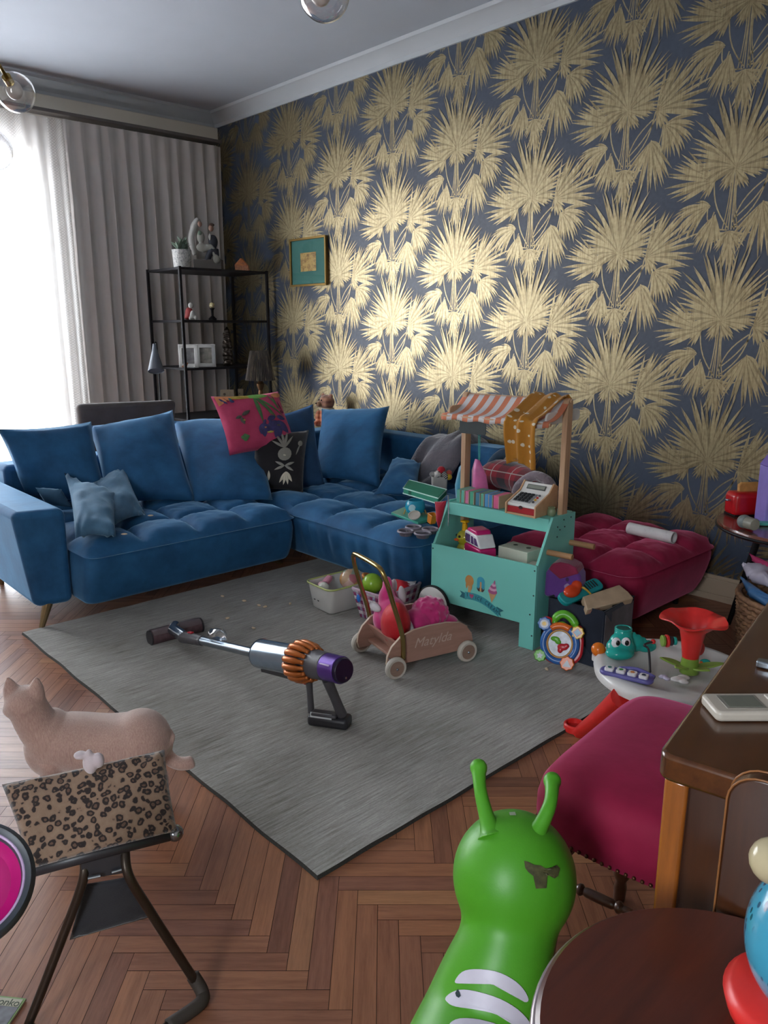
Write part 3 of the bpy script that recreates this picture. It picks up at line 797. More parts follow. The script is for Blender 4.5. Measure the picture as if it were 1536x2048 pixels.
for i, (p, lb) in enumerate((((2.806, -1.669, 0.017), 'beige crumb on the rug right of the vacuum head, nearest the sofa shadow'), ((2.902, -1.652, 0.017), 'beige crumb on the rug, middle of the cluster in front of the sofa'), ((2.937, -1.643, 0.017), 'pinkish flake on the rug, rightmost of the cluster in front of the sofa'),
        ((3.118, -1.823, 0.017), 'pale crumb alone on the rug above the vacuum wand'), ((2.685, -1.710, 0.017), 'tiny crumb on the rug, closest to the sofa leg'), ((2.945, -1.843, 0.017), 'tiny crumb on the rug behind the clear clip of the vacuum'),
        ((4.188, -1.252, 0.017), 'cream bone-shaped scrap on the rug below the round music toy'), ((2.982, -1.537, 0.017), 'tiny white crumb on the rug left of the white storage box'))):
    m = MB(); a = r.uniform(0, 3)
    m.add([tuple((v+noise.noise_vector(v*90+V3((i, 0, 0)))*.002)) for v in (V3((.011*math.cos(t)*math.sin(s), .006*math.sin(t)*math.sin(s), .005*math.cos(s))) for s in (.4, 1.2, 2, 2.8) for t in [2*PI*k/8 for k in range(8)])],
          [(j*8+k, j*8+(k+1) % 8, j*8+8+(k+1) % 8, j*8+8+k) for j in range(3) for k in range(8)]+[tuple(reversed(range(8))), tuple(range(24, 32))])
    tag(m.build('crumb', M_crumb, at=(*p, a)), lb, 'crumb', 'crumbs scattered on the rug')
for p, lb in (((2.434, -1.919, 0.395), 'dark flake lying on the left sofa seat beside the crumpled cushions'), ((2.666, -2.152, 0.395), 'small tan crumb on the front row of the left sofa seat')):
    tag(MB().ell((0, 0, 0), (.014, .005, .004), seg=8, rings=5).build('crumb', M_crumb, at=(*p, 1)), lb, 'crumb')

# ------------------------------------------------------------------ toy ice cream stall
SA = math.radians(7)
SM = TR(3.548, -1.204, .011, rz=SA)
M_mint = plain('mint_paint', '#78cabd', .42, var=.02, scale=6)
M_pinew = wood('pale_pine', '#b08b6b', '#cda987', .5, scale=(30, 30, 2.5))
M_white = plain('white_plastic', '#dcdcd8', .35, var=.02)
M_screw = plain('dark_screw', '#223534', .5)
M_rubber = plain('black_rubber', '#17181a', .7)
st = thing('ice_cream_stall', 'mint green wooden toy ice cream stall with a striped awning', 'toy stall', SM)
b = MB(); b.prism([(0, .10), (.435, .10), (.435, 0), (.50, 0), (.50, .345), (0, .345)], .010, 0, Matrix(((1, 0, 0, 0), (0, 0, -1, .010), (0, 1, 0, 0), (0, 0, 0, 1))))
b.build('front_panel', M_mint, st, bevel=.0015)
side = [(0, 0), (.3, 0), (.3, .505), (.115, .515), (.0, .345)]
def side_panel(u0, foot):
    pts = [(.01, .10), (.3, .10), (.3, .505), (.112, .515), (.01, .345)] if not foot else [(.01, 0), (.06, 0), (.06, .10), (.24, .10), (.24, 0), (.3, 0), (.3, .505), (.112, .515), (.01, .345)]
    return MB().prism(pts, .011, 0, Matrix(((0, 0, 1, u0), (1, 0, 0, 0), (0, 1, 0, 0), (0, 0, 0, 1)))).build('side_panel', M_mint, st, bevel=.0015)
side_panel(0.0, False); sp_ = side_panel(.489, True)
MB().box((.25, .155, .222), (.476, .27, .010)).build('lower_shelf', M_mint, st, bevel=.001)
b = MB(); b.box((.25, .20, .502), (.476, .19, .010)); b.build('shelf', M_mint, st, bevel=.001)
MB().box((.25, .104, .482), (.478, .010, .052)).build('shelf_board', M_mint, st, bevel=.0015)
MB().box((.25, .298, .175), (.476, .008, .15)).build('back_panel', M_mint, st, bevel=.001)
for u in (.016, .484):
    nm = MB(); nm.prism([(-.021, 0), (.021, 0), (.021, .545)]+[(.021*math.cos(math.radians(a)), .545+.021*math.sin(math.radians(a))) for a in range(15, 180, 15)]+[(-.021, .545)], .022, 0, Matrix(((0, 0, 1, u-.011), (1, 0, 0, .215), (0, 1, 0, .40), (0, 0, 0, 1))))
    nm.build('post', M_pinew, st, bevel=.002)
    b = MB(); b.prism([(y_, z_) for y_, z_ in [(.252+a, .895+c) for a, c in rrect(.27, .046, .021)]], .009, 0, Matrix(((0, 0, 1, u+(.006 if u < .2 else -.02)), (1, 0, 0, -.045), (0, 1, 0, 0), (0, 0, 0, 1))))
    b.build('crosspiece', M_pinew if u < .2 else M_white, st, bevel=.0015)
# awning
M_coral = fabric('coral_cotton', '#d2805f', '#c57354', sheen=.1, weave=600); M_aww = fabric('white_cotton', '#d5d2d2', '#c8c6c8', sheen=.1, weave=600)
aw = MB(); nst = 19
def awp(s, t):
    if t < .85: k = t/.85; return (s, .215-.165*k, .962-.075*k-.022*math.sin(PI*k)*(1 if 1 else 0))
    k = (t-.85)/.15; return (s, .049-.002*k, .887-.022*k-.003*math.sin(s*60))
for i in range(nst):
    s0 = .005+.49*i/nst; s1 = .005+.49*(i+1)/nst
    vs_ = [awp(s0+(s1-s0)*a/2, j/12) for j in range(13) for a in range(3)]
    aw.add(vs_, [(j*3+a, j*3+a+1, j*3+a+4, j*3+a+3) for j in range(12) for a in range(2)], i % 2)
aw.build('awning', [M_coral, M_aww], st, smooth=60, solid=.002)
for v_, z_ in ((.215, .955), (.055, .878)): MB().cyl((.0, v_, z_), (.50, v_, z_), .007, seg=12).build('awning_rod', M_pinew, st)
MB().prism(rrect(.125, .052, .006), .004, 0, Matrix(((1, 0, 0, .158), (0, 0, -1, .052), (0, 1, 0, .842), (0, 0, 0, 1)))).build('chalkboard', plain('chalkboard_paint', '#3b4344', .7), st, bevel=.0008)
# push handles, wheel
for v_ in (.081, .267): MB().cyl((.495, v_, .383), (.605, v_, .383), .0115, seg=16).build('push_handle', wood('beech', '#9c7350', '#bb9067', .5, scale=(3, 40, 40)), st, bevel=.001)
for v0, v1 in ((-.016, -.002), (.306, .320)):
    Mw = Matrix(((1, 0, 0, .022), (0, 0, 1, v0), (0, 1, 0, .083), (0, 0, 0, 1)))
    wo = MB().lathe([(.078, 0), (.082, .003), (.082, .011), (.078, .014)], 44, 0, Mw).build('wheel', M_rubber, st)
    MB().lathe([(.074, -.001), (.0765, .0005), (.0765, .0135), (.074, .015)], 44, 0, Mw).build('wheel_disc', M_white, wo)
MB().cyl((.022, 0, .083), (.022, .31, .083), .006).build('axle', M_screw, st)
for (u, z_) in ((.008, .325), (.008, .12), (.492, .325), (.492, .225), (.492, .06), (.48, .145)): MB().cyl((u, -.0012, z_), (u, .001, z_), .0032, seg=10).build('screw', M_screw, st)
for (v_, z_) in ((.15, .47), (.20, .49), (.26, .49), (.17, .455), (.21, .46), (.15, .43)): MB().cyl((.4995, v_, z_), (.5022, v_, z_), .003, seg=10).build('screw', M_screw, st)
# painted ice creams and banner on the front panel
def fr(u, z_, k=0): return SM @ Matrix(((1, 0, 0, u), (0, 0, -1, -.0006-k), (0, 1, 0, z_), (0, 0, 0, 1)))
def decal(name, polys, mats, k=.0):
    m = MB()
    for q, (poly, mi) in enumerate(polys): m.prism(poly, .0002, mi, Matrix(((1, 0, 0, 0), (0, 0, -1, -.0003-k-.00012*q), (0, 1, 0, 0), (0, 0, 0, 1))))
    return m.build(name, mats, st, smooth=0)
M_caramel = plain('caramel_paint', '#c08a4e', .5); M_cone = plain('waffle_paint', '#c09a6a', .5); M_iceb = plain('ice_blue_paint', '#3fa0b8', .5); M_choc = plain('chocolate_paint', '#4a3638', .5)
M_pinkp = plain('pink_paint', '#a85a84', .5); M_pinkl = plain('pale_pink_paint', '#d5a3bd', .5); M_ban = plain('banner_teal_paint', '#3c97a0', .5); M_band = plain('banner_dark_paint', '#2a6d78', .5); M_ink = plain('ink_blue', '#243c52', .6); M_hp = plain('heart_pink', '#b0547a', .5)
decal('caramel_ice_print', [(blob(.196, .222, .021, .024), 0), (leafp(.183, .215, 270, .03, .012), 0), (leafp(.205, .215, 270, .034, .012), 0), ([(.190, .20), (.203, .20), (.203, .168), (.190, .168)], 1)], [M_caramel, M_cone])
decal('blue_ice_print', [(rr_ := [(x+.251, y+.219) for x, y in rrect(.036, .062, .018)], 2), ([(.233, .205)]+[(.233+.036*i/6, .205-(.009 if i % 2 else 0)) for i in range(7)]+[(.269, .205), (.269, .196), (.262, .187), (.240, .187), (.233, .196)], 3), ([(.247, .187), (.255, .187), (.255, .228), (.247, .228)], 1)], [M_caramel, M_cone, M_iceb, M_choc])
decal('cone_print', [([(.288, .197), (.328, .197), (.305, .152)], 1), (blob(.308, .200, .022, .011), 0), (blob(.309, .211, .018, .009), 2), (blob(.311, .220, .014, .008), 0), (blob(.313, .229, .010, .007), 2), (leafp(.314, .230, 80, .02, .010), 0)], [M_pinkp, M_cone, M_pinkl])
ban = [(.175+.165*i/12, .170-.040*(i/12)+.018*math.sin(PI*i/12)) for i in range(13)]
decal('banner_print', [([(.150, .170), (.160, .158), (.150, .143), (.183, .138), (.186, .162)], 1), ([(.322, .120), (.352, .105), (.345, .122), (.362, .132), (.330, .142)], 1), (ban+[(x, y-.030) for x, y in reversed(ban)], 0)], [M_ban, M_band], .0002)
for ch, u, z_, rot in (('I', .188, .164, -.1),): text('lettering', ch, .024, M_ink, st, fr(u, z_-.004, .0012) @ Matrix.Rotation(.1, 4, 'Z'))
MB().prism([(x*.020, y*.020) for x, y in HEART], .0003).build('heart_print', M_hp, st).matrix_basis = SM.inverted() @ fr(.209, .158, .0012)
t_ = 'ICE CREAM'
for i, ch in enumerate(t_):
    if ch == ' ': continue
    s_ = (.230-.175)/.165+i*.0755; u = .175+.165*s_; z_ = .170-.040*s_+.018*math.sin(PI*s_)-.0155
    text('lettering', ch, .0195, M_ink, st, fr(u, z_, .0012) @ Matrix.Rotation(-.24+.33*math.cos(PI*s_), 4, 'Z') @ Matrix.Diagonal((.82, 1.15, 1, 1)))

# goods on the stall shelf: row of pastel blocks
cols = [('teal', '#58a493'), ('sea green', '#5fae9c'), ('pink', '#c46f94'), ('green', '#4ba284'), ('steel blue', '#3f7a93'), ('mint', '#5aa68c'), ('sky blue', '#4f93c4'), ('blue', '#3f7db0'), ('deep pink', '#cb5a85')]
ords = ['leftmost', 'second', 'third', 'fourth', 'fifth', 'sixth', 'seventh', 'eighth', 'rightmost']
u = .040; ws_ = [.022, .020, .022, .024, .024, .018, .022, .022, .030]
M_wedge = plain('pale_wood_edge', '#a99a82', .7)
for (cn, hx_), o_, w_ in zip(cols, ords, ws_):
    q = SM @ TR(u+w_/2, .165, .5085, rz=random.uniform(-.06, .06))
    bb = MB(); bb.box((0, 0, .0275), (w_-.004, .095, .055)); 
    o = bb.build('play_block', plain('block_'+cn.replace(' ', '_'), hx_, .55), at=q, bevel=.0025)
    tag(o, cn+' pastel block standing on the stall shelf, '+(o_ if o_ in ('leftmost', 'rightmost') else o_+' from the left')+' of the row', 'toy block', 'pastel blocks on the stall shelf')
    MB().box((w_/2-.0015, 0, .0275), (.003, .094, .054)).build('edge', M_wedge, o)
    u += w_+.0012

# toy cash register
RM = SM @ TR(.375, .165, .508, rz=math.radians(-3))
rgt = thing('toy_cash_register', 'wooden toy cash register with white key face and red drawer on the stall shelf', 'toy cash register', RM)
M_birch = wood('birch_ply', '#b48b66', '#c9a37f', .5, scale=(3, 20, 20))
sidep = [(-.085, 0), (.075, 0), (.075, .105), (.045, .118), (.015, .085), (-.085, .045)]
for s_ in (-.071, .064): MB().prism(sidep, .007, 0, Matrix(((0, 0, 1, s_), (1, 0, 0, 0), (0, 1, 0, 0), (0, 0, 0, 1)))).build('side_panel', M_birch, rgt, bevel=.001)
MB().prism([(-.078, .034), (-.078, .044), (.014, .080), (.044, .113), (.070, .102), (.070, .010)], .127, 0, Matrix(((0, 0, 1, -.0635), (1, 0, 0, 0), (0, 1, 0, 0), (0, 0, 0, 1)))).build('key_face', M_white, rgt, bevel=.001)
MB().box((0, -.02, .004), (.128, .125, .008)).build('base', M_birch, rgt)
dr = MB().box((0, -.02, .021), (.124, .122, .024)).build('drawer', plain('drawer_red', '#a3202a', .4), rgt, bevel=.001)
MB().lathe([(.009, 0), (.009, .001)], 16, 0, Matrix(((1, 0, 0, 0), (0, 0, -1, -.0812), (0, 1, 0, .033), (0, 0, 0, 1))), sc=(1, .8)).build('finger_notch', plain('notch_dark', '#3d1418', .8), dr)
slope = math.atan2(.036, .092)
KM = Matrix.Translation((0, -.032, .0625)) @ Matrix.Rotation(slope, 4, 'X')
kb = MB().box((-.012, .0, .001), (.080, .066, .002), M=KM).build('keypad', plain('keypad_grey', '#8f9294', .5), rgt)
M_key = plain('key_black', '#25282c', .4)
for i in range(4):
    for j in range(4): MB().box((-.042+.0175*i, -.025+.016*j, .004), (.013, .011, .006), M=KM).build('key', M_key, kb, bevel=.0015)
for i, (x, y, c_) in enumerate(((.040, -.025, '#50555a'), (.040, -.008, '#c59a3a'), (.040, .008, '#b23a34'), (.040, .024, '#50555a'))): MB().cyl((x, y, .001), (x, y, .006), .005, seg=14, M=KM).build('round_key', plain('round_key_%d' % i, c_, .4), rgt)
s2 = math.atan2(.033, .030); DM = Matrix.Translation((0, .029, .0965)) @ Matrix.Rotation(s2, 4, 'X')
MB().box((0, 0, .001), (.086, .022, .003), M=DM).build('display', plain('display_frame', '#4c5150', .3), rgt, bevel=.001)
MB().box((0, 0, .003), (.078, .015, .001), M=DM).build('display_screen', plain('display_lcd', '#8b9188', .2), rgt)
# small olive pot beside the register
b = MB(); b.lathe([(.014, 0), (.017, .006), (.017, .020), (.013, .028), (.015, .033), (.011, .036)], 20)
tag(b.build('toy_jar', plain('olive_glaze', '#7d8a6a', .35), at=SM @ TR(.463, .165, .508)), 'small olive green jar between the cash register and the right post', 'jar')

# goods inside the stall trough
DKM = SM @ TR(.085, .12, .228)
dk = thing('duck_soap_pump', 'yellow duck shaped soap pump bottle in the stall trough', 'soap pump', DKM)
M_ygreen = plain('yellow_translucent', '#a8a02a', .12, sss=.0, coat=.5); M_yel2 = plain('pump_yellow', '#d8a416', .3); M_amber = plain('amber_soap', '#c98a1a', .15)
b = MB(); b.ell((0, 0, .075), (.036, .032, .040)); b.ell((0, 0, .132), (.036, .033, .034)); b.lathe([(.014, .155), (.012, .168)], 16); b.build('bottle', M_ygreen, dk, remesh=.003)
b = MB(); b.lathe([(.036, 0), (.038, .006), (.037, .040), (.033, .046)], 24); b.build('soap_base', M_amber, dk)
b = MB(); b.cyl((0, 0, .158), (0, 0, .196), .013, .011, 16); b.build('pump_collar', M_yel2, dk)
b = MB(); b.ell((0, 0, .203), (.021, .018, .006)); b.tube([(0, 0, .203), (.012, -.014, .204), (.02, -.026, .199)], .004); b.build('pump_head', M_yel2, dk)
MB().ell((-.020, -.029, .126), (.012, .012, .006)).build('beak', plain('duck_orange', '#d0551a', .3), dk)
for q in ((-.029, -.015, .141), (-.004, -.032, .142)): MB().ell(q, .0055).build('eye', M_eye, dk)
VM = SM @ TR(.172, .105, .270, rz=math.radians(-28), s=(1.2, 1.2, 1.1))
tag(MB().box((0, 0, .021), (.12, .09, .042)).build('folded_cloth', fabric('grey_folded_cloth', '#6f7276', '#5c5f63'), at=SM @ TR(.172, .11, .228), bevel=.006), 'folded grey cloth under the toy camper van in the stall trough', 'cloth')
vn = thing('toy_camper_van', 'pink and white toy camper van with yellow wheels in the stall trough', 'toy vehicle', VM)
M_hot = plain('hot_pink', '#c51f6e', .3); M_wglos = plain('gloss_white', '#dedbdd', .25); M_yw = plain('wheel_yellow', '#d0b820', .35); M_win = plain('violet_window', '#5b3f6e', .15)
b = MB(); b.prism([(-.055, .018), (.058, .018), (.062, .035), (.060, .070), (-.055, .070)], .066, 0, Matrix(((1, 0, 0, 0), (0, 0, -1, .033), (0, 1, 0, 0), (0, 0, 0, 1)))); b.build('body', M_hot, vn, bevel=.006, seg=3)
b = MB(); b.prism([(-.055, .072), (.060, .072), (.034, .118), (-.048, .122), (-.055, .112)], .064, 0, Matrix(((1, 0, 0, 0), (0, 0, -1, .032), (0, 1, 0, 0), (0, 0, 0, 1)))); b.build('cabin', M_wglos, vn, bevel=.005, seg=3)
MB().prism([(-.047, .118), (.032, .116), (.022, .132), (-.036, .134)], .058, 0, Matrix(((1, 0, 0, 0), (0, 0, -1, .029), (0, 1, 0, 0), (0, 0, 0, 1)))).build('roof', M_hot, vn, bevel=.005, seg=3)
for poly in ([(-.047, .080), (-.012, .080), (-.012, .110), (-.044, .110)], [(-.004, .080), (.016, .080), (.008, .108), (-.004, .108)], [(.022, .080), (.046, .080), (.030, .105), (.016, .105)]):
    MB().prism(poly, .067, 0, Matrix(((1, 0, 0, 0), (0, 0, -1, .0335), (0, 1, 0, 0), (0, 0, 0, 1)))).build('window', M_win, vn)
for x in (-.032, .034):
    for y in (-.036, .036): MB().cyl((x, y-.005, .019), (x, y+.005, .019), .019, seg=20).build('wheel', M_yw, vn, bevel=.002)
WBM = SM @ TR(.335, .155, .228, rz=math.radians(-6))
M_cream = plain('cream_card', '#c6cab8', .7, var=.03)
wb = MB().box((0, 0, .065), (.145, .10, .13)).build('white_box', M_cream, at=WBM, bevel=.002)
tag(wb, 'white cardboard box with two holes in its lid, in the stall trough', 'box')
for x in (-.03, .035): MB().cyl((x, .01, .1295), (x, .01, .1308), .010, seg=18).build('hole', plain('hole_dark_%d' % int(x*1000), '#52584c', .9), wb)
tag(MB().box((0, 0, .050), (.055, .045, .10)).build('small_box', plain('grey_beige_card', '#b3ac9c', .7), at=SM @ TR(.452, .085, .228, rz=.1), bevel=.002), 'small beige box in the right end of the stall trough', 'box')

# mustard trousers with white dots thrown over the awning
def dots_mat():
    t = NT('mustard_dots'); uv = t.coords((1, 1, 1), 'UV')
    vo = t.node('ShaderNodeTexVoronoi'); vo.inputs['Scale'].default_value = 34; vo.inputs['Randomness'].default_value = .55; t.link(uv, vo.inputs['Vector'])
    c = t.ramp(vo.outputs['Distance'], [(.0, lin('#d9d0bb')), (.24, lin('#d9d0bb')), (.27, lin('#b57a1f'))], 'LINEAR')
    n = t.ramp(t.noise(t.coords(), 12, 3), [(.3, (.85, .85, .85)), (.7, (1, 1, 1))])
    t.link(t.mix(1.0, c, n, 'MULTIPLY'), t.b.inputs['Base Color']); P(t.b, rough=.85, sheen=.2); t.bump(t.noise(t.coords(), 700, 2), .4, .001); return t.m
dm = MB(); uvs_ = []
path = [(.232, .955), (.218, .972), (.19, .962), (.13, .930), (.08, .905), (.045, .893), (.030, .875), (.026, .83), (.028, .79), (.03, .75), (.03, .715)]
nV, nU = 40, 20
for j in range(nV+1):
    t = j/nV*(len(path)-1); i = min(int(t), len(path)-2); f = t-i
    v_ = path[i][0]*(1-f)+path[i+1][0]*f; z_ = path[i][1]*(1-f)+path[i+1][1]*f
    k = j/nV
    for q in range(nU+1):
        s_ = q/nU
        c0 = .418-.018*min(1, k*1.6)+.012*max(0, k-.6); wdt = .150-.03*k
        fold = math.sin(s_*13+k*2)*.008+math.sin(s_*29+1)*.003
        p = (c0-wdt/2+wdt*s_-.01*math.sin(k*3), v_-max(0, fold)*1.5-.004, z_+(fold*.8 if k < .55 else 0)+.006+(.012*math.sin(s_*5) if k > .97 else 0))
        dm.v.append(tuple(SM @ V3(p))); uvs_.append((s_*wdt, k*.42))
for j in range(nV):
    for q in range(nU): a = j*(nU+1)+q; dm.f.append((a, a+nU+1, a+nU+2, a+1)); dm.m.append(0)
dm.uv = uvs_
tag(dm.build('trousers', dots_mat(), at=SM @ TR(.36, .03, .8), world=True, smooth=180, solid=.004), 'mustard yellow toddler trousers with white dots thrown over the awning', 'trousers')

# drawstring bags hanging behind the left post
M_cord = plain('turquoise_cord', '#3fa79a', .7)
for nm, top, pts, colr, lb in (('pink', (.075, .22, .94), [(3.562, -0.971, 0.510), (3.568, -0.980, 0.645), (3.598, -0.996, 0.698), (3.618, -0.994, 0.696), (3.639, -0.971, 0.631), (3.644, -0.960, 0.570), (3.618, -0.974, 0.541), (3.594, -0.967, 0.492)], '#c8659c', 'pink drawstring bag hanging by a turquoise cord right of the left stall post'),
                               ('blue', (-.02, .24, .94), [(3.473, -0.971, 0.495), (3.474, -0.981, 0.565), (3.501, -0.988, 0.648), (3.529, -0.995, 0.674), (3.543, -0.983, 0.642), (3.543, -0.973, 0.541), (3.521, -0.966, 0.491)], '#2f7f9c', 'light blue drawstring bag hanging by a turquoise cord left of the stall post')):
    c = sum((V3(p) for p in pts), V3())/len(pts)
    bg_ = thing('drawstring_bag', lb, 'bag', tuple(c))
    fm = MB(); n = len(pts)
    for sgn in (-1, 1):
        o = len(fm.v); fm.v.append(tuple(c+V3((0, sgn*.022, -.01))))
        for r_ in (.55, 1):
            for p in pts: q = c+(V3(p)-c)*r_; fm.v.append((q.x, q.y+sgn*(.016 if r_ < 1 else .002), q.z))
        for i in range(n):
            j = (i+1) % n
            t1 = (o, o+1+i, o+1+j); q1 = (o+1+i, o+1+n+i, o+1+n+j, o+1+j)
            fm.f += [t1 if sgn < 0 else t1[::-1], q1 if sgn < 0 else q1[::-1]]; fm.m += [0, 0]
    o = 1+n; o2 = 1+2*n+1+n
    for i in range(n): j = (i+1) % n; fm.f.append((o+i, o2+i, o2+j, o+j)); fm.m.append(0)
    fm.build('pouch', plain(nm+'_nylon', colr, .45, sheen=.4, var=.15, scale=25), bg_, world=True, smooth=180)
    tp = SM @ V3(top); nk = V3(pts[3])
    for dx in (-.006, .006): MB().tube([tp+V3((dx, 0, 0)), nk+V3((dx*.5, 0, 0))], .0016, 6).build('cord', M_cord, bg_, world=True)

# folded blankets on the end of the sofa and pouf, behind the stall
def tartan():
    t = NT('tartan_wool'); v = t.coords((9, 9, 9), rot=(0, 0, .5)); sp = t.node('ShaderNodeSeparateXYZ'); t.link(v, sp.inputs[0])
    def st_(o, a, b):
        f = t.node('ShaderNodeMath', operation='FRACT'); t.link(o, f.inputs[0]); g = t.node('ShaderNodeMath', operation='COMPARE'); g.inputs[1].default_value = a; g.inputs[2].default_value = b; t.link(f.outputs[0], g.inputs[0]); return g.outputs[0]
    c = t.mix(t.mix(.5, st_(sp.outputs[0], .25, .22), st_(sp.outputs[2], .3, .22)), lin('#8e1526'), lin('#1f1620'))
    c = t.mix(st_(sp.outputs[0], .75, .02), c, lin('#a9a39a')); c = t.mix(st_(sp.outputs[2], .8, .02), c, lin('#a9a39a'))
    t.link(c, t.b.inputs['Base Color']); P(t.b, rough=.95, sheen=.4); t.bump(t.noise(t.coords(), 300, 2), .4, .002); return t.m
tb = MB(); tb.tube(curve3([(3.138, -0.390, 0.393), (3.202, -0.370, 0.494), (3.332, -0.370, 0.499), (3.458, -0.390, 0.469), (3.537, -0.390, 0.393)], 6), [.05]*3+[.075]*19+[.05]*3, 20, flat=1.0)
tag(tb.build('tartan_blanket', tartan(), at=(3.303, -0.370, 0.442), world=True, smooth=180), 'red and black tartan blanket bundled behind the toy stall', 'blanket')
M_fluff = fabric('grey_fleece', '#93858b', '#7c7078', rough=1, sheen=.9, weave=200, bump=.006, folds=30)
gf = MB(); gf.tube(curve3([(3.445, -0.510, 0.421), (3.466, -0.510, 0.494), (3.544, -0.500, 0.553), (3.624, -0.490, 0.532), (3.662, -0.490, 0.454)], 6), .024, 14); gf.tube(curve3([(3.475, -0.490, 0.423), (3.509, -0.480, 0.486), (3.565, -0.470, 0.503), (3.621, -0.470, 0.444)], 6), .018, 12)
tag(gf.build('fleece_blanket', M_fluff, at=(3.555, -0.500, 0.462), world=True, smooth=180), 'grey fluffy fleece draped in an arch behind the toy cash register', 'blanket')
M_denim = fabric('dark_denim', '#26435a', '#1b3145'); M_tan = fabric('tan_trim', '#9c8570', '#8c765f')
db = thing('travel_bag', 'dark blue travel bag with a tan side strip beside the tartan blanket', 'bag', (3.122, -0.270, 0.442))
MB().tube(curve3([(3.072, -0.290, 0.369), (3.069, -0.270, 0.462), (3.108, -0.250, 0.547), (3.167, -0.240, 0.586), (3.194, -0.230, 0.542)], 6), [.018]*3+[.032]*19+[.02]*3, 14).build('body', M_denim, db, world=True, smooth=180)
MB().tube(curve3([(3.151, -0.340, 0.388), (3.162, -0.320, 0.468), (3.187, -0.300, 0.531), (3.206, -0.280, 0.573)], 6), .010, 10).build('side_strip', M_tan, db, world=True, smooth=180)
tag(MB().ell((0, 0, 0), (.055, .05, .025)).ell((.05, .02, -.01), (.03, .03, .02)).build('beige_sock', fabric('beige_wool', '#a08780', '#8f7770'), at=(*(3.252, -0.270, 0.541), .3)), 'beige woollen lump on top of the tartan blanket', 'clothing')

# ------------------------------------------------------------------ cordless vacuum on the rug
M_nickel = plain('nickel', '#8f9aa4', .25, .9); M_greyp = plain('grey_plastic', '#4c4a4e', .4); M_dgrey = plain('dark_grey_plastic', '#2e2d31', .4)
M_copper = plain('copper_plastic', '#b0622a', .28, .45); M_purple = plain('purple_anodised', '#5b3a8c', .28, .5); M_redp = plain('red_plastic', '#b5182c', .3)
M_steel = plain('brushed_steel', '#a9b3bd', .22, .9); M_clear = thin_glass('clear_plastic', (.86, .89, .92), .16)
A = V3((3.014, -2.132, 0.045)); Bq = V3((4.050, -2.111, 0.225))
ax_ = (Bq-A).normalized(); VL = (Bq-A).length
vc = thing('cordless_vacuum', 'grey and purple cordless stick vacuum lying on the rug', 'vacuum cleaner', (*(3.760, -2.059, 0.012)[:2], .012))
up = V3((0, 0, 1)); sx = ax_.cross(up).normalized(); upn = sx.cross(ax_)
VF = Matrix((sx, upn, ax_)).transposed().to_4x4(); VF.translation = A          # z runs along the wand, y upwards
def at_(t): return t*VL
b = MB()
L_ = VL
b.cyl((0, 0, L_*.185), (0, 0, L_*.56), .0165, seg=20, M=VF); b.build('wand', M_nickel, vc, world=True)
b = MB(); b.cyl((0, 0, L_*.555), (0, 0, L_*.60), .021, .026, 20, M=VF); b.build('wand_collar', M_greyp, vc, world=True)
b = MB(); b.cyl((0, -.002, L_*.07), (0, 0, L_*.20), .024, .020, 18, M=VF); b.cyl((0, 0, L_*.195), (0, 0, L_*.215), .0195, seg=18, M=VF); b.build('neck', M_greyp, vc, world=True, bevel=.002)
MB().box((0, .023, L_*.135), (.014, .006, .03), M=VF).build('release_button', M_redp, vc, world=True, bevel=.002)
b = MB(); b.cyl((0, .004, L_*.59), (0, .010, L_*.785), .050, seg=36, M=VF); b.build('dust_bin', plain('smoky_bin', '#7e8d9b', .12, .55), vc, world=True, bevel=.005, seg=3)
b = MB(); b.cyl((0, .006, L_*.582), (0, .006, L_*.592), .043, .051, 36, M=VF); b.build('bin_lid', M_steel, vc, world=True)
b = MB(); b.box((0, -.048, L_*.68), (.03, .016, L_*.17), M=VF); b.build('bin_rail', M_dgrey, vc, world=True, bevel=.003)
b = MB(); b.cyl((0, .010, L_*.785), (0, .012, L_*.905), .047, .044, 30, M=VF); b.build('cyclone_core', M_dgrey, vc, world=True, bevel=.003)
for k in range(16):
    a = 2*PI*k/16; ca, sa = math.cos(a), math.sin(a)
    pth = [VF @ V3((ca*r_, sa*r_+.011, L_*t)) for r_, t in ((.044, .775), (.056, .79), (.060, .81), (.056, .845), (.046, .875))]
    MB().tube(curve3(pth, 3), [.0075]*4+[.0105]*6+[.0075]*3, 8).build('cyclone', M_copper, vc, world=True, smooth=180)
b = MB(); b.cyl((0, .012, L_*.86), (0, .012, L_*.935), .047, .043, 30, M=VF); b.build('motor_housing', M_greyp, vc, world=True, bevel=.003)
b = MB(); b.cyl((0, .012, L_*.935), (0, .012, L_*1.0), .043, .042, 36, M=VF); b.build('filter', M_purple, vc, world=True, bevel=.002)
b = MB(); b.cyl((0, .012, L_*1.0), (0, .012, L_*1.012), .040, .036, 36, M=VF); b.build('filter_cap', plain('dark_violet', '#1f1533', .3), vc, world=True, bevel=.002)
b = MB(); b.cyl((.0, .012-.022, L_*1.012), (.0, .012-.022, L_*1.015), .0035, seg=12, M=VF); b.build('end_screw', M_steel, vc, world=True)
b = MB(); b.box((.030, .028, L_*.965), (.014, .018, L_*.045), M=VF @ Matrix.Rotation(0, 4, 'Z')); b.build('filter_tab', plain('lilac_tab', '#b8a6c8', .4), vc, world=True, bevel=.002)
b = MB(); b.cyl((.0, -.046, L_*.795), (.0, -.052, L_*.825), .016, .014, 16, M=VF); b.build('bin_catch', M_redp, vc, world=True, bevel=.003)
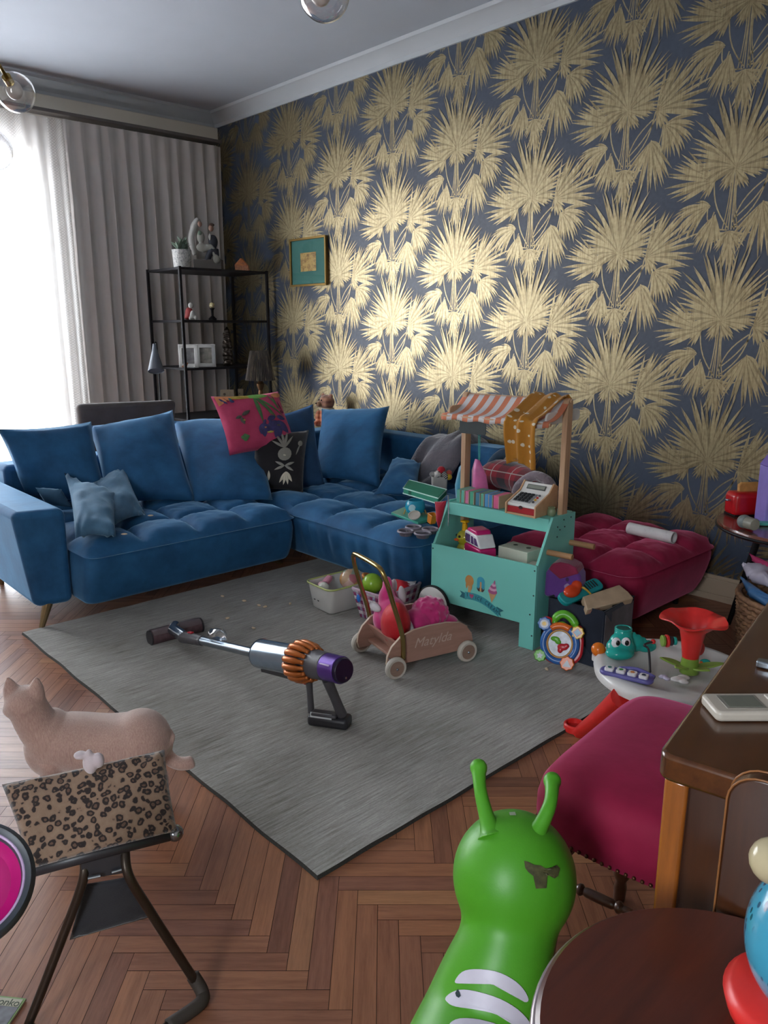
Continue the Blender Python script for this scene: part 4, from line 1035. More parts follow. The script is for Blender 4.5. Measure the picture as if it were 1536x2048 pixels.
# pistol grip, battery foot
bt = V3((3.956, -2.088, 0.030)); g0 = V3((3.905, -2.122, 0.045)); g1 = V3((3.991, -2.066, 0.050))
t0 = VF @ V3((0, -.035, L_*.835)); t1 = VF @ V3((0, -.030, L_*.925))
MB().tube([t0, t0*.5+g0*.5, g0], [.012, .010, .011], 12).build('grip_front', M_greyp, vc, world=True)
MB().tube([t1, t1*.5+g1*.5+V3((0, 0, .0)), g1], [.017, .0155, .017], 14).build('grip', M_greyp, vc, world=True)
dirb = (V3((4.005, -2.044, 0.030))-V3((3.884, -2.118, 0.030))).normalized()
BFm = frame(bt+V3((0, 0, -.001)), dirb, V3((-dirb.y, dirb.x, 0)))
b = MB(); b.box((0, 0, 0), (.135, .062, .036), M=BFm); b.build('battery', M_dgrey, vc, world=True, bevel=.012, seg=3)
b = MB(); b.box((-.012, -.012, .023), (.085, .032, .012), M=BFm); b.build('battery_top', M_greyp, vc, world=True, bevel=.004)
b = MB(); b.box((-.020, -.0315, .012), (.072, .002, .016), M=BFm @ Matrix.Rotation(-.35, 4, 'X')); b.build('rating_label', plain('silver_label', '#c3c7c9', .35, .3), vc, world=True)
# cleaner head
h0 = V3((2.968, -2.211, 0.036)); h1 = V3((2.980, -1.994, 0.036)); hd = (h1-h0).normalized(); hp = V3((-hd.y, hd.x, 0))
HF = frame((h0+h1)/2, hd, hp); hl = (h1-h0).length/2
M_brush = plain('red_grey_brush', '#5f484c', .5, var=.25, scale=60)
b = MB(); b.lathe([(.022, -hl), (.030, -hl+.004), (.030, hl-.004), (.022, hl)], 26, 0, HF @ Matrix.Rotation(PI/2, 4, 'Y')); b.build('brush_roll', M_brush, vc, world=True)
b = MB(); b.prism(arc(0, 0, .034, -25, 150, 12)+list(reversed(arc(0, 0, .031, -25, 150, 12))), 2*hl-.01, 0, HF @ Matrix.Translation((-hl+.005, 0, 0)) @ Matrix(((0, 0, 1, 0), (1, 0, 0, 0), (0, 1, 0, 0), (0, 0, 0, 1)))); b.build('head_hood', plain('head_grey', '#64585a', .35), vc, world=True)
for q in (-hl-.001, hl+.001): MB().cyl((q-.003, 0, 0), (q+.003, 0, 0), .031, seg=24, M=HF).build('end_cap', M_dgrey, vc, world=True)
b = MB(); b.tube([(h0+h1)/2+V3((0, 0, .026)), A+V3((0, 0, .018)), VF @ V3((0, 0, L_*.085))], [.020, .023, .022], 16); b.build('head_joint', M_steel, vc, world=True, smooth=60)
# clear clip on the wand
b = MB(); b.lathe([(.024, 0), (.026, .003), (.026, .052), (.024, .055)], 24, 0, VF @ Matrix.Translation((0, .036, L_*.30)), capb=False, capt=False); b.box((0, .018, L_*.30+.03), (.03, .012, .07), M=VF)
b.build('tool_clip', M_clear, vc, world=True)

# ------------------------------------------------------------------ wooden walker cart with plush toy
a_ = V3((3.859, -1.709, 0.012)); b_ = V3((3.933, -1.409, 0.012)); c_ = V3((3.602, -1.658, 0.012))
fy = (b_-a_); fy.z = 0; WLn = fy.length; fy.normalize(); fxv = V3((fy.y, -fy.x, 0)); 
if fxv.dot(c_-a_) > 0: fxv = -fxv
WW = abs((c_-a_).dot(fxv))
WM = Matrix((fy, -fxv, (0, 0, 1))).transposed().to_4x4(); WM.translation = (a_.x, a_.y, .012)   # x runs from the handle wheels forward, y towards the far side
wk = thing('push_cart', 'pale pink wooden toddler push cart with a brass handle standing on the rug', 'push cart', WM)
M_plypink = wood('pink_stained_ply', '#a07a6b', '#b38c7c', .5, scale=(4, 30, 30)); M_ply = plain('ply_edge', '#cbb59f', .6)
R0 = .041
pan = [(-.022, .030), (-.030, .055), (-.026, .085), (-.008, .118), (.030, .150), (.085, .166), (.150, .170), (.230, .168), (.285, .158), (.320, .138), (.345, .105), (.352, .075), (.350, .052), (.33, .044), (.05, .044), (.02, .030)]
pan = [(x*WLn/.315, y) for x, y in pan]
for y0, nm in ((.010, 'near'), (WW-.022, 'far')):
    m = MB().prism(pan, .011, 0, Matrix(((1, 0, 0, 0), (0, 0, -1, y0+.011), (0, 1, 0, 0), (0, 0, 0, 1))), side=1)
    m.build('side_panel', [M_plypink, M_ply], wk, bevel=.0015)
MB().box((WLn*.52, WW/2, .058), (WLn*.95, WW-.04, .010)).build('floor_board', M_plypink, wk, bevel=.001)
MB().box((WLn*1.04, WW/2, .095), (.010, WW-.04, .075)).build('end_board', M_plypink, wk, bevel=.001)
MB().hexa([(.05, .02, .06), (.062, .02, .06), (.062, WW-.02, .06), (.05, WW-.02, .06), (.012, .02, .125), (.024, .02, .125), (.024, WW-.02, .125), (.012, WW-.02, .125)]).build('end_board', M_plypink, wk)
M_tyre = plain('cream_rubber', '#c9c2b6', .6); M_hubw = wood('hub_wood', '#8d7465', '#a58a79', .5); M_brassb = plain('polished_brass', '#a9935c', .22, .95)
for x in (0, WLn):
    for y0, sg in ((-.004, -1), (WW+.004, 1)):
        Wm = Matrix(((1, 0, 0, x), (0, 0, 1, y0), (0, 1, 0, R0+.001), (0, 0, 0, 1)))
        w_ = MB(); w_.lathe([(.029, -.010), (.037, -.011), (.041, -.006), (.0415, 0), (.041, .006), (.037, .011), (.029, .010)], 40, 0, Wm); wo = w_.build('wheel', M_tyre, wk)
        MB().lathe([(.0285, -.0113), (.0285, .0113)], 32, 0, Wm).build('hub', M_hubw, wo)
        MB().ell((x, y0+sg*.012, R0), (.005, .004, .005), seg=12, rings=8).build('hub_nut', M_steel, wo)
hx0, hx1 = .035, -.045
hp_ = [(hx0, .004, .065), (hx0-.005, .004, .16), (-.012, .004, .30), (-.030, .006, .36), (-.043, .022, .405), (-.048, .06, .418), (-.048, WW-.06, .418), (-.043, WW-.022, .405), (-.030, WW-.006, .36), (-.012, WW-.004, .30), (hx0-.005, WW-.004, .16), (hx0, WW-.004, .065)]
MB().tube(curve3(hp_, 6), .0088, 14).build('handle', M_brassb, wk, smooth=180)
for y0 in (.008, WW-.008): MB().ell((hx0-.055, y0, .078), (.003, .003, .003), seg=8, rings=6).build('bolt', M_steel, wk)
tm = WM @ Matrix(((1, 0, 0, WLn*.53), (0, 0, -1, .0088), (0, 1, 0, .112), (0, 0, 0, 1)))
text('engraved_name', 'Matylda', .052, plain('engraving', '#c7b0a2', .6), wk, tm, .0002, shear=.35)
# plush
M_mag = plain('bumpy_magenta', '#c21f70', .75, var=.1, sheen=.6); M_redc = fabric('red_satin', '#d01c28', '#ad1420', rough=.5, sheen=.1, folds=20); M_wfelt = fabric('white_felt', '#c9c3c6', '#b9b2b6')
pl_ = thing('plush_dragon', 'magenta bumpy plush toy with a red belly and white horns sitting in the push cart', 'soft toy', WM @ TR(WLn*.47, WW/2, .062, s=(1.18, 1.18, 1.18)))
b = MB(); b.ell((.075, .01, .075), (.062, .060, .062)); b.ell((.120, -.02, .045), (.045, .035, .033)); b.ell((.05, -.04, .035), (.045, .032, .032)); b.ell((.02, .0, .06), (.06, .05, .05)); b.ell((.125, .05, .045), (.045, .035, .033))
r = random.Random(3)
for k in range(150):
    u_ = r.uniform(-1, 1); a = r.uniform(0, 2*PI); s_ = math.sqrt(1-u_*u_); b.ell((.075+.062*s_*math.cos(a), .01+.060*s_*math.sin(a), .075+.062*u_), .0062, seg=8, rings=5)
b.build('body', M_mag, pl_, smooth=180, remesh=.0032)
b = MB(); b.ell((-.055, .03, .10), (.045, .062, .055)); b.ell((-.06, .055, .14), (.028, .03, .045)); b.ell((-.055, .06, .185), (.016, .018, .030)); b.ell((-.085, .055, .075), (.022, .03, .04)); b.ell((-.03, .09, .12), (.03, .03, .04))
b.build('head', M_mag, pl_, remesh=.004)
b = MB(); b.ell((-.072, -.022, .085), (.043, .058, .075), R=Matrix.Rotation(.35, 4, 'X')); b.ell((-.05, -.02, .03), (.03, .03, .04)); b.build('belly', M_redc, pl_, remesh=.004)
for q, rx, l in (((-.100, .060, .118), 1.5, .034), ((-.015, .035, .152), -.3, .030), ((-.035, -.055, .062), 2.7, .04), ((-.01, .100, .160), .2, .028)):
    MB().ell((0, 0, 0), (.011, .014, l), M=Matrix.Translation(q) @ Matrix.Rotation(rx, 4, 'X')).build('horn', M_wfelt, pl_)

# ------------------------------------------------------------------ storage bins with toys
M_bin = plain('white_bin', '#cbc9c4', .4, var=.02); M_lime2 = plain('lime_rim', '#a8b06a', .45)
n0 = V3((3.224, -1.499, 0.013)); dirx = V3((1, -.06, 0)).normalized(); diry = V3((.06, 1, 0)).normalized()
BM = Matrix((dirx, diry, (0, 0, 1))).transposed().to_4x4(); BM.translation = (n0.x-.075, n0.y+.15, .013)
sb = thing('storage_bin', 'white plastic storage bin with a lime rim standing on the rug', 'storage bin', BM)
def open_box(w0, d0, w1, d1, h, th, rad, mi=0):
    m = MB(); k = 5; o = []
    def lp(w, d, r_, z): 
        i0 = len(m.v); m.v += [(x, y, z) for x, y in rrect(w, d, r_, k)]; return i0
    n = 4*(k+1)
    seq = [lp(w0-.01, d0-.01, rad*.7, 0), lp(w0, d0, rad*.8, .006), lp(w1, d1, rad, h), lp(w1-2*th, d1-2*th, rad-th, h), lp(w0-2*th, d0-2*th, rad*.7, .010)]
    for a, c in zip(seq, seq[1:]):
        for i in range(n): m.f.append((a+i, a+(i+1) % n, c+(i+1) % n, c+i)); m.m.append(mi)
    m.f.append(tuple(reversed(range(seq[0], seq[0]+n)))); m.m.append(mi); m.f.append(tuple(range(seq[-1], seq[-1]+n))); m.m.append(mi)
    return m
open_box(.150, .27, .185, .30, .118, .004, .028).build('bin_body', M_bin, sb, smooth=50)
rp = [(x, y, .119) for x, y in rrect(.192, .307, .032, 6)]
MB().tube(rp, .0045, 8, closed=True).build('rim', M_lime2, sb, smooth=180)
for x in (-.020, .008): MB().lathe([(.0085, 0), (.0085, .001)], 20, 0, Matrix(((1, 0, 0, x-.02), (0, 0, -1, -.1395), (0, 1, 0, .052), (0, 0, 0, 1))), sc=(1, 1.25)).build('grip_hole_shade', plain('hole_shadow', '#2b2c2d', .9), sb)  # flat dark discs paint the shade inside the grip holes
def ball(name, mat, p, r_, label, cat='ball', sc=(1, 1, 1)):
    return tag(MB().ell((0, 0, 0), (r_*sc[0], r_*sc[1], r_*sc[2]), seg=28, rings=18).build(name, mat, at=tuple(p), smooth=180), label, cat)
bw = lambda x, y, z_: tuple(BM @ V3((x, y, z_)))
def patch_mat(name, cols, sc):
    t = NT(name); vo = t.node('ShaderNodeTexVoronoi'); vo.inputs['Scale'].default_value = sc; t.link(t.coords(), vo.inputs['Vector'])
    sp = t.node('ShaderNodeSeparateColor'); t.link(vo.outputs['Color'], sp.inputs[0])
    t.link(t.ramp(sp.outputs[0], [(i/len(cols), lin(c)) for i, c in enumerate(cols)], 'CONSTANT'), t.b.inputs['Base Color']); P(t.b, rough=.35, coat=.3); return t.m
ball('toy_capsule', patch_mat('capsule_patch', ['#a8626a', '#b99a7c', '#b98a52', '#8e9a86', '#c7a59b'], 26), bw(.010, .02, .118), .047, 'translucent pink and orange toy ball lying in the white storage bin', 'ball')
tag(MB().box((0, 0, 0), (.028, .062, .026)).build('play_cup', plain('pale_pink_plastic', '#d38fa2', .4), at=BM @ TR(-.062, -.055, .108, rz=.5, rx=.2), bevel=.007, seg=3), 'pale pink block tucked in the corner of the white storage bin', 'toy')
ball('toy_ball', plain('pearl_pink', '#d9a3ac', .3), bw(-.030, -.105, .103), .020, 'small pearly pink ball at the front of the white storage bin')
ball('toy_ball', plain('off_white_ball', '#c8c8bc', .4), bw(-.004, -.115, .104), .024, 'small off-white ball at the near corner of the white storage bin')
dk2 = thing('toy_tambourine', 'orange rimmed round toy with a teal skin leaning on the white storage bin', 'toy', BM @ TR(.075, .10, .115, rx=-.35, ry=.3))
MB().tube([(.047*math.cos(2*PI*i/30), .047*math.sin(2*PI*i/30), 0) for i in range(30)], .0085, 10, closed=True).build('rim', plain('orange_plastic', '#c9781f', .35), dk2, smooth=180)
MB().lathe([(.044, -.004), (.044, .002)], 30).build('skin', plain('teal_skin', '#2f7274', .5), dk2)
# woven basket
bn = V3((3.347, -1.426, 0.013))
KM_ = Matrix((V3((.995, .1, 0)), V3((-.1, .995, 0)), V3((0, 0, 1)))).transposed().to_4x4(); KM_.translation = (3.375, -1.30, .013)
wbk = thing('woven_basket', 'pink and white woven strap basket on the rug behind the push cart', 'basket', KM_)
m = MB(); nx_, nz_ = 11, 8
hw0, hd0, hw1, hd1, H_ = .068, .098, .092, .125, .135
def bpt(s_, k):
    w_ = hw0+(hw1-hw0)*k; d_ = hd0+(hd1-hd0)*k; per_ = [( -w_, -d_), (w_, -d_), (w_, d_), (-w_, d_)]
    s_ = s_ % 4; i = int(s_); f = s_-i; a, c = per_[i], per_[(i+1) % 4]; return (a[0]+(c[0]-a[0])*f, a[1]+(c[1]-a[1])*f, H_*k)
for i in range(nx_*4):
    for j in range(nz_):
        s0, s1 = i/nx_, (i+1)/nx_; k0, k1 = j/nz_, (j+1)/nz_
        over = (i+j) % 2; mi = (i % 3 if over else 3+(j % 2))
        mid = V3(bpt((s0+s1)/2, (k0+k1)/2)); q = [V3(bpt(s0+.004, k0+.004)), V3(bpt(s1-.004, k0+.004)), V3(bpt(s1-.004, k1-.004)), V3(bpt(s0+.004, k1-.004))]
        n_ = (q[1]-q[0]).cross(q[3]-q[0]).normalized(); bow = .0035
        o = len(m.v); m.v += [tuple(p) for p in q]+[tuple(mid+n_*bow)]+[tuple(p-n_*.004) for p in q]
        m.f += [(o, o+1, o+4), (o+1, o+2, o+4), (o+2, o+3, o+4), (o+3, o, o+4), (o+8, o+7, o+6, o+5)]; m.m += [mi]*5
m.box((0, 0, .004), (2*hw0, 2*hd0, .006), 0)
m.build('basket_body', [plain('strap_white', '#c7bec4', .4), plain('strap_lilac', '#9a94ae', .4), plain('strap_pink', '#b48a9c', .4), plain('strap_magenta', '#8a3560', .4), plain('strap_pale', '#cfc6cc', .4)], wbk, smooth=0)
rim = MB(); rim.tube([(x, y, H_) for x, y in rrect(2*hw1, 2*hd1, .01, 3)], .006, 6, closed=True); rim.build('rim', plain('strap_rim', '#b79fae', .4), wbk)
kw = lambda x, y, z_: tuple(KM_ @ V3((x, y, z_)))
lb_ = thing('green_maraca', 'lime green round rattle with a yellow handle in the woven basket', 'toy', kw(-.045, -.045, .145))
MB().ell((0, 0, 0), .045, seg=28, rings=18).build('rattle_head', plain('lime_plastic', '#84ad2e', .25), lb_, smooth=180)
MB().cyl((.01, -.02, -.03), (.03, -.04, -.08), .008, .008).build('handle', plain('yellow_handle', '#b7a022', .35), lb_)
tag(MB().ell((0, 0, 0), (.012, .006, .018)).build('blue_charm', plain('blue_gloss', '#2467b8', .15), at=kw(-.055, -.122, .095)), 'glossy blue charm hanging on the front of the woven basket', 'toy')
tag(MB().pillow((-.06, .04, .0), (.06, .05, .01), (.07, -.05, 0), (-.05, -.05, 0), .05, seed=5, crease=.015).build('red_cloth', M_redc, at=kw(.02, .05, .115), smooth=180), 'red satin cloth stuffed in the woven basket', 'cloth')
tag(MB().pillow((-.03, .03, .0), (.03, .03, .01), (.03, -.03, 0), (-.03, -.03, 0), .02, seed=6, crease=.01).build('white_ribbon', M_wfelt, at=(*kw(.055, .09, .138), .6), smooth=180), 'white crumpled ribbon at the back rim of the woven basket', 'cloth')

# ------------------------------------------------------------------ toys on the right seat of the sofa
ZS = .388
M_ltray = plain('mint_tray', '#3f9a84', .35)
q = [V3((3.168, -1.081, 0.400)), V3((3.387, -1.123, 0.400)), V3((3.377, -0.998, 0.400)), V3((3.118, -0.922, 0.400))]
tray = MB(); tray.prism([(p.x-q[0].x, p.y-q[0].y) for p in q], .012)
tag(tray.build('mint_tray', M_ltray, at=(q[0].x, q[0].y, .392), bevel=.002), 'mint green tray lying on the right end of the sofa seat', 'tray')
pot = thing('toy_pot', 'turquoise toy pot with a white crest under the green lunch case', 'toy pot', (*(3.273, -1.028, 0.405)[:2], .405))
b = MB(); b.lathe([(.022, 0), (.040, .012), (.047, .034), (.043, .056), (.034, .066), (.030, .066), (.038, .054), (.041, .034), (.03, .01)], 30); b.build('pot_body', plain('turquoise_glaze', '#1e8fae', .25), pot)
e = V3((CAM.x-pot.location.x, CAM.y-pot.location.y, 0)).normalized(); sd = V3((-e.y, e.x, 0))
cm = frame(e*.0455-sd*.014+V3((0, 0, .038)), sd*-1, V3((0, 0, 1)))
MB().ell((0, 0, 0), (.016, .017, .002), M=cm, seg=20).build('crest', plain('crest_white', '#b9dbe4', .4), pot)
for sg in (-1, 1): MB().tube([sd*sg*.045+V3((0, 0, .02)), sd*sg*.052+V3((0, 0, .0)), sd*sg*.05+V3((0, 0, -.008))], .003, 6).build('handle', plain('wood_peg', '#b79450', .5), pot)
lid = MB(); lid.lathe([(.026, 0), (.028, .004), (.028, .008), (.025, .009), (.024, .005)], 28)
tag(lid.build('pot_lid', plain('white_lid', '#b9b2a8', .4), at=Matrix.Translation((3.353, -1.112, 0.424)) @ Matrix.Rotation(.5, 4, 'X') @ Matrix.Rotation(.25, 4, 'Y')), 'small white round lid leaning in front of the turquoise toy pot', 'lid')
Lq = [V3((3.129, -0.966, 0.475)), V3((3.398, -1.008, 0.475)), V3((3.293, -0.839, 0.475)), V3((3.002, -0.801, 0.475))]
lc = thing('lunch_case', 'green zipped lunch case lying over the turquoise toy pot', 'case', (Lq[0].x, Lq[0].y, .468))
b = MB(); b.prism([(p.x-Lq[0].x, p.y-Lq[0].y) for p in Lq], .030); b.build('case_body', plain('green_canvas', '#1f8468', .7), lc, bevel=.008, seg=3)
for z_ in (.003, .028):
    b = MB(); b.tube([(p.x-Lq[0].x, p.y-Lq[0].y, z_) for i, p in enumerate(Lq)], .0028, 6, closed=True); b.build('piping', plain('white_piping', '#bfe0d5', .5), lc)
b = MB(); b.box((.055, -.006, .016), (.016, .014, .020), rz=.3); b.build('zip_tab', plain('dark_green', '#1c6a56', .6), lc, bevel=.002)
cup = MB(); cup.lathe([(.018, 0), (.020, .004), (.024, .038), (.026, .040), (.026, .044), (.021, .044), (.018, .01)], 4)
tag(cup.build('orange_cup', plain('orange_plastic2', '#c9771a', .4), at=Matrix.Translation((3.431, -1.086, 0.402)) @ Matrix.Rotation(.25, 4, 'Y') @ Matrix.Rotation(.6, 4, 'Z'), smooth=0, bevel=.003), 'orange square toy cup beside the turquoise pot', 'cup')
mp_ = [(math.cos(a)*.048, math.sin(a)*.048) for a in (PI/4, 3*PI/4, 5*PI/4, 7*PI/4)]
mt = thing('muffin_tin', 'dark grey four-cup toy muffin tin on the edge of the sofa seat', 'muffin tin', Matrix.Translation((*(3.490, -1.227, 0.400)[:2], .402)) @ Matrix.Rotation(.35, 4, 'Z') @ Matrix.Scale(1.15, 4))
M_tin = plain('grey_tin', '#625d68', .4, .1)
pm = MB(); seg = 20
# plate around four cups: ring shaped rims and a joining web
for cx, cy in mp_:
    pm.lathe([(.031, .000), (.033, .003), (.027, .003), (.022, -.012), (.0005, -.012)], 24, 0, Matrix.Translation((cx, cy, 0)), capb=False)
pm.prism([(.02, -.034), (.034, -.02), (.034, .02), (.02, .034), (-.02, .034), (-.034, .02), (-.034, -.02), (-.02, -.034)], .003)
pm.build('tray', M_tin, mt, smooth=50)
for cx, cy in mp_: MB().tube([(cx+.0285*math.cos(2*PI*i/24), cy+.0285*math.sin(2*PI*i/24), .004) for i in range(24)], .0042, 8, closed=True).build('cup_rim', plain('tin_rim', '#857f8c', .4, .1), mt, smooth=180)
for cx, cy in mp_: MB().lathe([(.0215, 0), (.0215, .001)], 20, 0, Matrix.Translation((cx, cy, -.0112))).build('cup_shade', plain('cup_shadow_grey', '#1f1e22', .6), mt)  # dark disc paints the shade at the bottom of each cup
tg = thing('tote_bag', 'white canvas tote bag filled with small soft toys behind the green lunch case', 'tote bag', (*(3.004, -0.582, 0.400)[:2], .392))
M_canvas = fabric('white_canvas', '#bdbab2', '#aca9a2'); 
tfr = frame(V3((0, 0, 0)), sd*-1, V3((0, 0, 1))); 
b = open_box(.075, .050, .082, .056, .095, .003, .012); b.build('bag_body', M_canvas, tg, smooth=50).rotation_euler = (0, 0, math.radians(48))
tgx, tgy = tg.location.x, tg.location.y
def tot(dx, dz, dd=0): p = V3((tgx, tgy, .40))+CR*dx+V3((0, 0, dz))-CF*dd; return tuple(p)
ball('soft_ball', fabric('red_plush', '#b3162a', '#9a1224'), tot(.010, .118), .022, 'red plush ball on top of the white tote bag')
ball('soft_lemon', fabric('yellow_plush', '#c7a52a', '#b59424'), tot(.047, .085, .01), .017, 'yellow plush lemon at the right of the white tote bag', 'soft toy', (1.2, 1, 1))
ball('soft_fruit', fabric('coral_plush', '#b8564a', '#a84a40'), tot(.050, .104), .016, 'coral plush fruit above the yellow lemon on the tote bag', 'soft toy')
ball('spotted_toy', patch_mat('dalmatian_patch', ['#c9c6c0', '#d0cdc8', '#2a2a2c', '#c9c6c0'], 60), tot(-.012, .098, .012), .021, 'white soft toy head with black spots in the tote bag', 'soft toy')
def stripes(name, a, b_, f_):
    t = NT(name); w = t.node('ShaderNodeTexWave'); w.inputs['Scale'].default_value = f_; t.link(t.coords(), w.inputs['Vector']); t.link(t.ramp(w.outputs['Fac'], [(.45, lin(a)), (.55, lin(b_))]), t.b.inputs['Base Color']); P(t.b, rough=.8); return t.m
tag(MB().ell((0, 0, 0), (.030, .014, .016), seg=20).build('striped_toy', stripes('zebra_stripe', '#26282c', '#b9b7b0', 38), at=Matrix.Translation(tot(.024, .098, .014)) @ Matrix.Rotation(.8, 4, 'Y')), 'black and white striped soft toy in the tote bag', 'soft toy')
tag(MB().ell((0, 0, 0), (.022, .014, .014)).build('grey_toy', fabric('grey_white_plush', '#9a9894', '#55575a', scale=60), at=tot(-.034, .098, .008)), 'grey and white soft toy at the left of the tote bag', 'soft toy')
rb = MB(); rb.pillow((3.543, -1.184, 0.533), (3.604, -1.177, 0.546), (3.583, -1.200, 0.420), (3.570, -1.201, 0.461), .03, seed=3, pinch=.04)
tag(rb.build('red_felt_bag', fabric('red_felt', '#a81a35', '#8f152c'), at=(3.576, -1.191, 0.492), world=True, smooth=180), 'red felt pouch hanging on the left side of the ice cream stall', 'bag')
tg2 = MB(); tg2.tube([(3.611, -1.176, 0.570), (3.632, -1.194, 0.513), (3.639, -1.203, 0.448)], [.0035, .003, .001], 8); tag(tg2.build('metal_skewer', M_steel, at=(3.629, -1.194, 0.513), world=True), 'thin metal whisk handle hanging beside the red felt pouch', 'utensil')
# paper roll on the pouf
p0, p1 = V3((3.997, -0.393, 0.365)), V3((4.216, -0.405, 0.365))
m = MB(); d_ = (p1-p0).length; Mx = zto(p0, p1)
m.lathe([(.026, 0), (.026, d_), (.021, d_), (.021, 0), (.026, 0)], 28, 0, Mx, capb=False, capt=False)
def paper():
    t = NT('printed_paper'); t.link(t.ramp(t.noise(t.coords(), 14, 5, .7), [(.3, lin('#a89ba0')), (.42, lin('#c4c0c0')), (.62, lin('#cac7c5')), (.70, lin('#b98a98'))]), t.b.inputs['Base Color']); P(t.b, rough=.7); return t.m
tag(m.build('paper_roll', paper(), at=Mx, world=True, smooth=50), 'roll of white printed paper lying on the magenta pouf', 'paper roll')

# ------------------------------------------------------------------ dark toy box, purple case, music toy
M_navybox = fabric('navy_box_cloth', '#212a3c', '#1a2231', rough=.8, sheen=.2)
M_greypan = plain('silver_print_panel', '#6f6c70', .5, var=.35, scale=9)
XB = Matrix((V3((.955, .06, 0)).normalized(), V3((-.06, .955, 0)).normalized(), V3((0, 0, 1)))).transposed().to_4x4()
XB.translation = (4.319, -1.10, .013)
bx_ = thing('fabric_toy_box', 'dark navy fabric toy box standing between the stall and the activity table', 'toy box', XB)
m = MB(); W2, D2, H2 = .235, .235, .225; th_ = .006
for c_, d_ in (((-W2/2, .003, H2/2), (W2, th_, H2)), ((-W2/2, D2-.003, H2/2), (W2, th_, H2)), ((-.003, D2/2, H2/2), (th_, D2, H2)), ((-W2+.003, D2/2, H2/2), (th_, D2, H2)), ((-W2/2, D2/2, .004), (W2, D2, .006))): m.box(c_, d_)
m.build('box_body', M_navybox, bx_, bevel=.003)
MB().box((.0005, D2/2, H2*.5), (.002, D2*.92, H2*.86)).build('side_print', M_greypan, bx_)
xw = lambda x, y, z_: tuple(XB @ V3((x, y, z_)))
pc0 = V3((4.099, -1.031, 0.224))
PFm = frame(pc0, V3((.93, .30, 0)), V3((-.30, .93, 0))) @ Matrix.Diagonal((1.12, 1, 1.0, 1))
pcs = thing('purple_toy_case', 'purple felt toy case with a dark pink flap on the corner of the navy box', 'toy case', PFm)
M_purf = fabric('purple_felt', '#6b3d8f', '#5c3480'); M_flap = fabric('raspberry_felt', '#8f2449', '#7f1d40')
b = MB(); b.prism([(-.062, 0), (.068, 0), (.062, .10), (.048, .125), (.0, .132), (-.048, .120), (-.060, .095)], .085, 0, Matrix(((1, 0, 0, 0), (0, 0, -1, .0425), (0, 1, 0, 0), (0, 0, 0, 1))))
b.build('case_body', M_purf, pcs, bevel=.012, seg=3)
b = MB(); b.prism([(-.050, .112), (-.008, .078), (.056, .112), (.046, .134), (.020, .145), (-.010, .147), (-.038, .136)], .089, 0, Matrix(((1, 0, 0, 0), (0, 0, -1, .0445), (0, 1, 0, 0), (0, 0, 0, 1)))); b.build('flap', M_flap, pcs, bevel=.006)
b = MB(); b.prism(blob(.020, .052, .011, .015, 14, .12), .001, 0, Matrix(((1, 0, 0, 0), (0, 0, -1, -.0425), (0, 1, 0, 0), (0, 0, 0, 1)))); b.build('silver_motif', plain('silver_motif', '#9b88a8', .4), pcs)
b = MB(); b.prism(blob(.018, .083, .006, .008, 12), .001, 0, Matrix(((1, 0, 0, 0), (0, 0, -1, -.0425), (0, 1, 0, 0), (0, 0, 0, 1)))); b.build('dark_motif', plain('plum_motif', '#3f1f4f', .6), pcs)
gt0, gt1 = V3((4.182, -1.147, 0.235)), V3((4.200, -0.913, 0.255))
GM = frame(gt0, gt1-gt0, V3((-.6, .6, .5)))
gl = (gt1-gt0).length
gt = thing('toy_guitar', 'teal and orange plastic toy guitar sticking out of the navy toy box', 'toy guitar', GM)
M_tealp = plain('teal_plastic', '#1a8f92', .25); M_orp = plain('orange_red_plastic', '#d0431a', .25)
b = MB(); b.prism(rrect(gl, .055, .022, 6), .020, 0, Matrix.Translation((gl/2, .025, -.01))); b.build('body', M_tealp, gt, bevel=.005, seg=3)
b = MB(); b.ell((gl*.27, .035, .018), (.042, .026, .020)); b.ell((gl*.40, .045, .028), (.022, .02, .018)); b.build('orange_cover', M_orp, gt, remesh=.003)
b = MB(); b.tube(curve3([(gl*.45, .050, .018), (gl*.5, .02, .026), (gl*.58, -.004, .014)], 5), .004, 8); b.build('yellow_strap', plain('yellow_plastic', '#c9a23c', .4), gt)
for k in range(5): MB().box((gl*(.62+.06*k), .030, .0115), (.004, .030, .003)).build('fret', plain('fret_%d' % k, '#2a2c33', .4), gt)
wt0, wt1 = V3((4.257, -1.122, 0.222)), V3((4.317, -0.905, 0.235))
WTM = frame(wt0, wt1-wt0, V3((-.6, .6, .35))); wl_ = (wt1-wt0).length
wt = thing('wooden_xylophone', 'cream wooden toy with a slot and pink printed end lying on the navy toy box', 'toy', WTM)
b = MB(); b.prism([(0, 0), (wl_*.98, -.006), (wl_, .03), (wl_*.97, .075), (.03, .065)], .028, 0, Matrix.Translation((0, 0, -.012))); b.build('body', plain('cream_wood', '#b9a185', .5, var=.12, scale=20), wt, bevel=.003)
b = MB(); b.prism(rrect(.040, .008, .0039), .0012, 0, Matrix(((1, 0, 0, wl_*.62), (0, 0, -1, -.0036), (0, 1, 0, .003), (0, 0, 0, 1)))); b.build('slot', plain('slot_dark', '#2a241c', .8), wt)
b = MB(); b.box((.035, -.0018, .002), (.05, .001, .018)); b.build('pink_print', plain('blush_print', '#b08878', .6, var=.3, scale=80), wt)
b = MB(); b.lathe([(.004, 0), (.004, .001)], 12, 0, Matrix(((1, 0, 0, .035), (0, 0, -1, -.003), (0, 1, 0, .004), (0, 0, 0, 1)))); b.build('red_dot', plain('red_dot', '#8e1f2c', .5), wt)

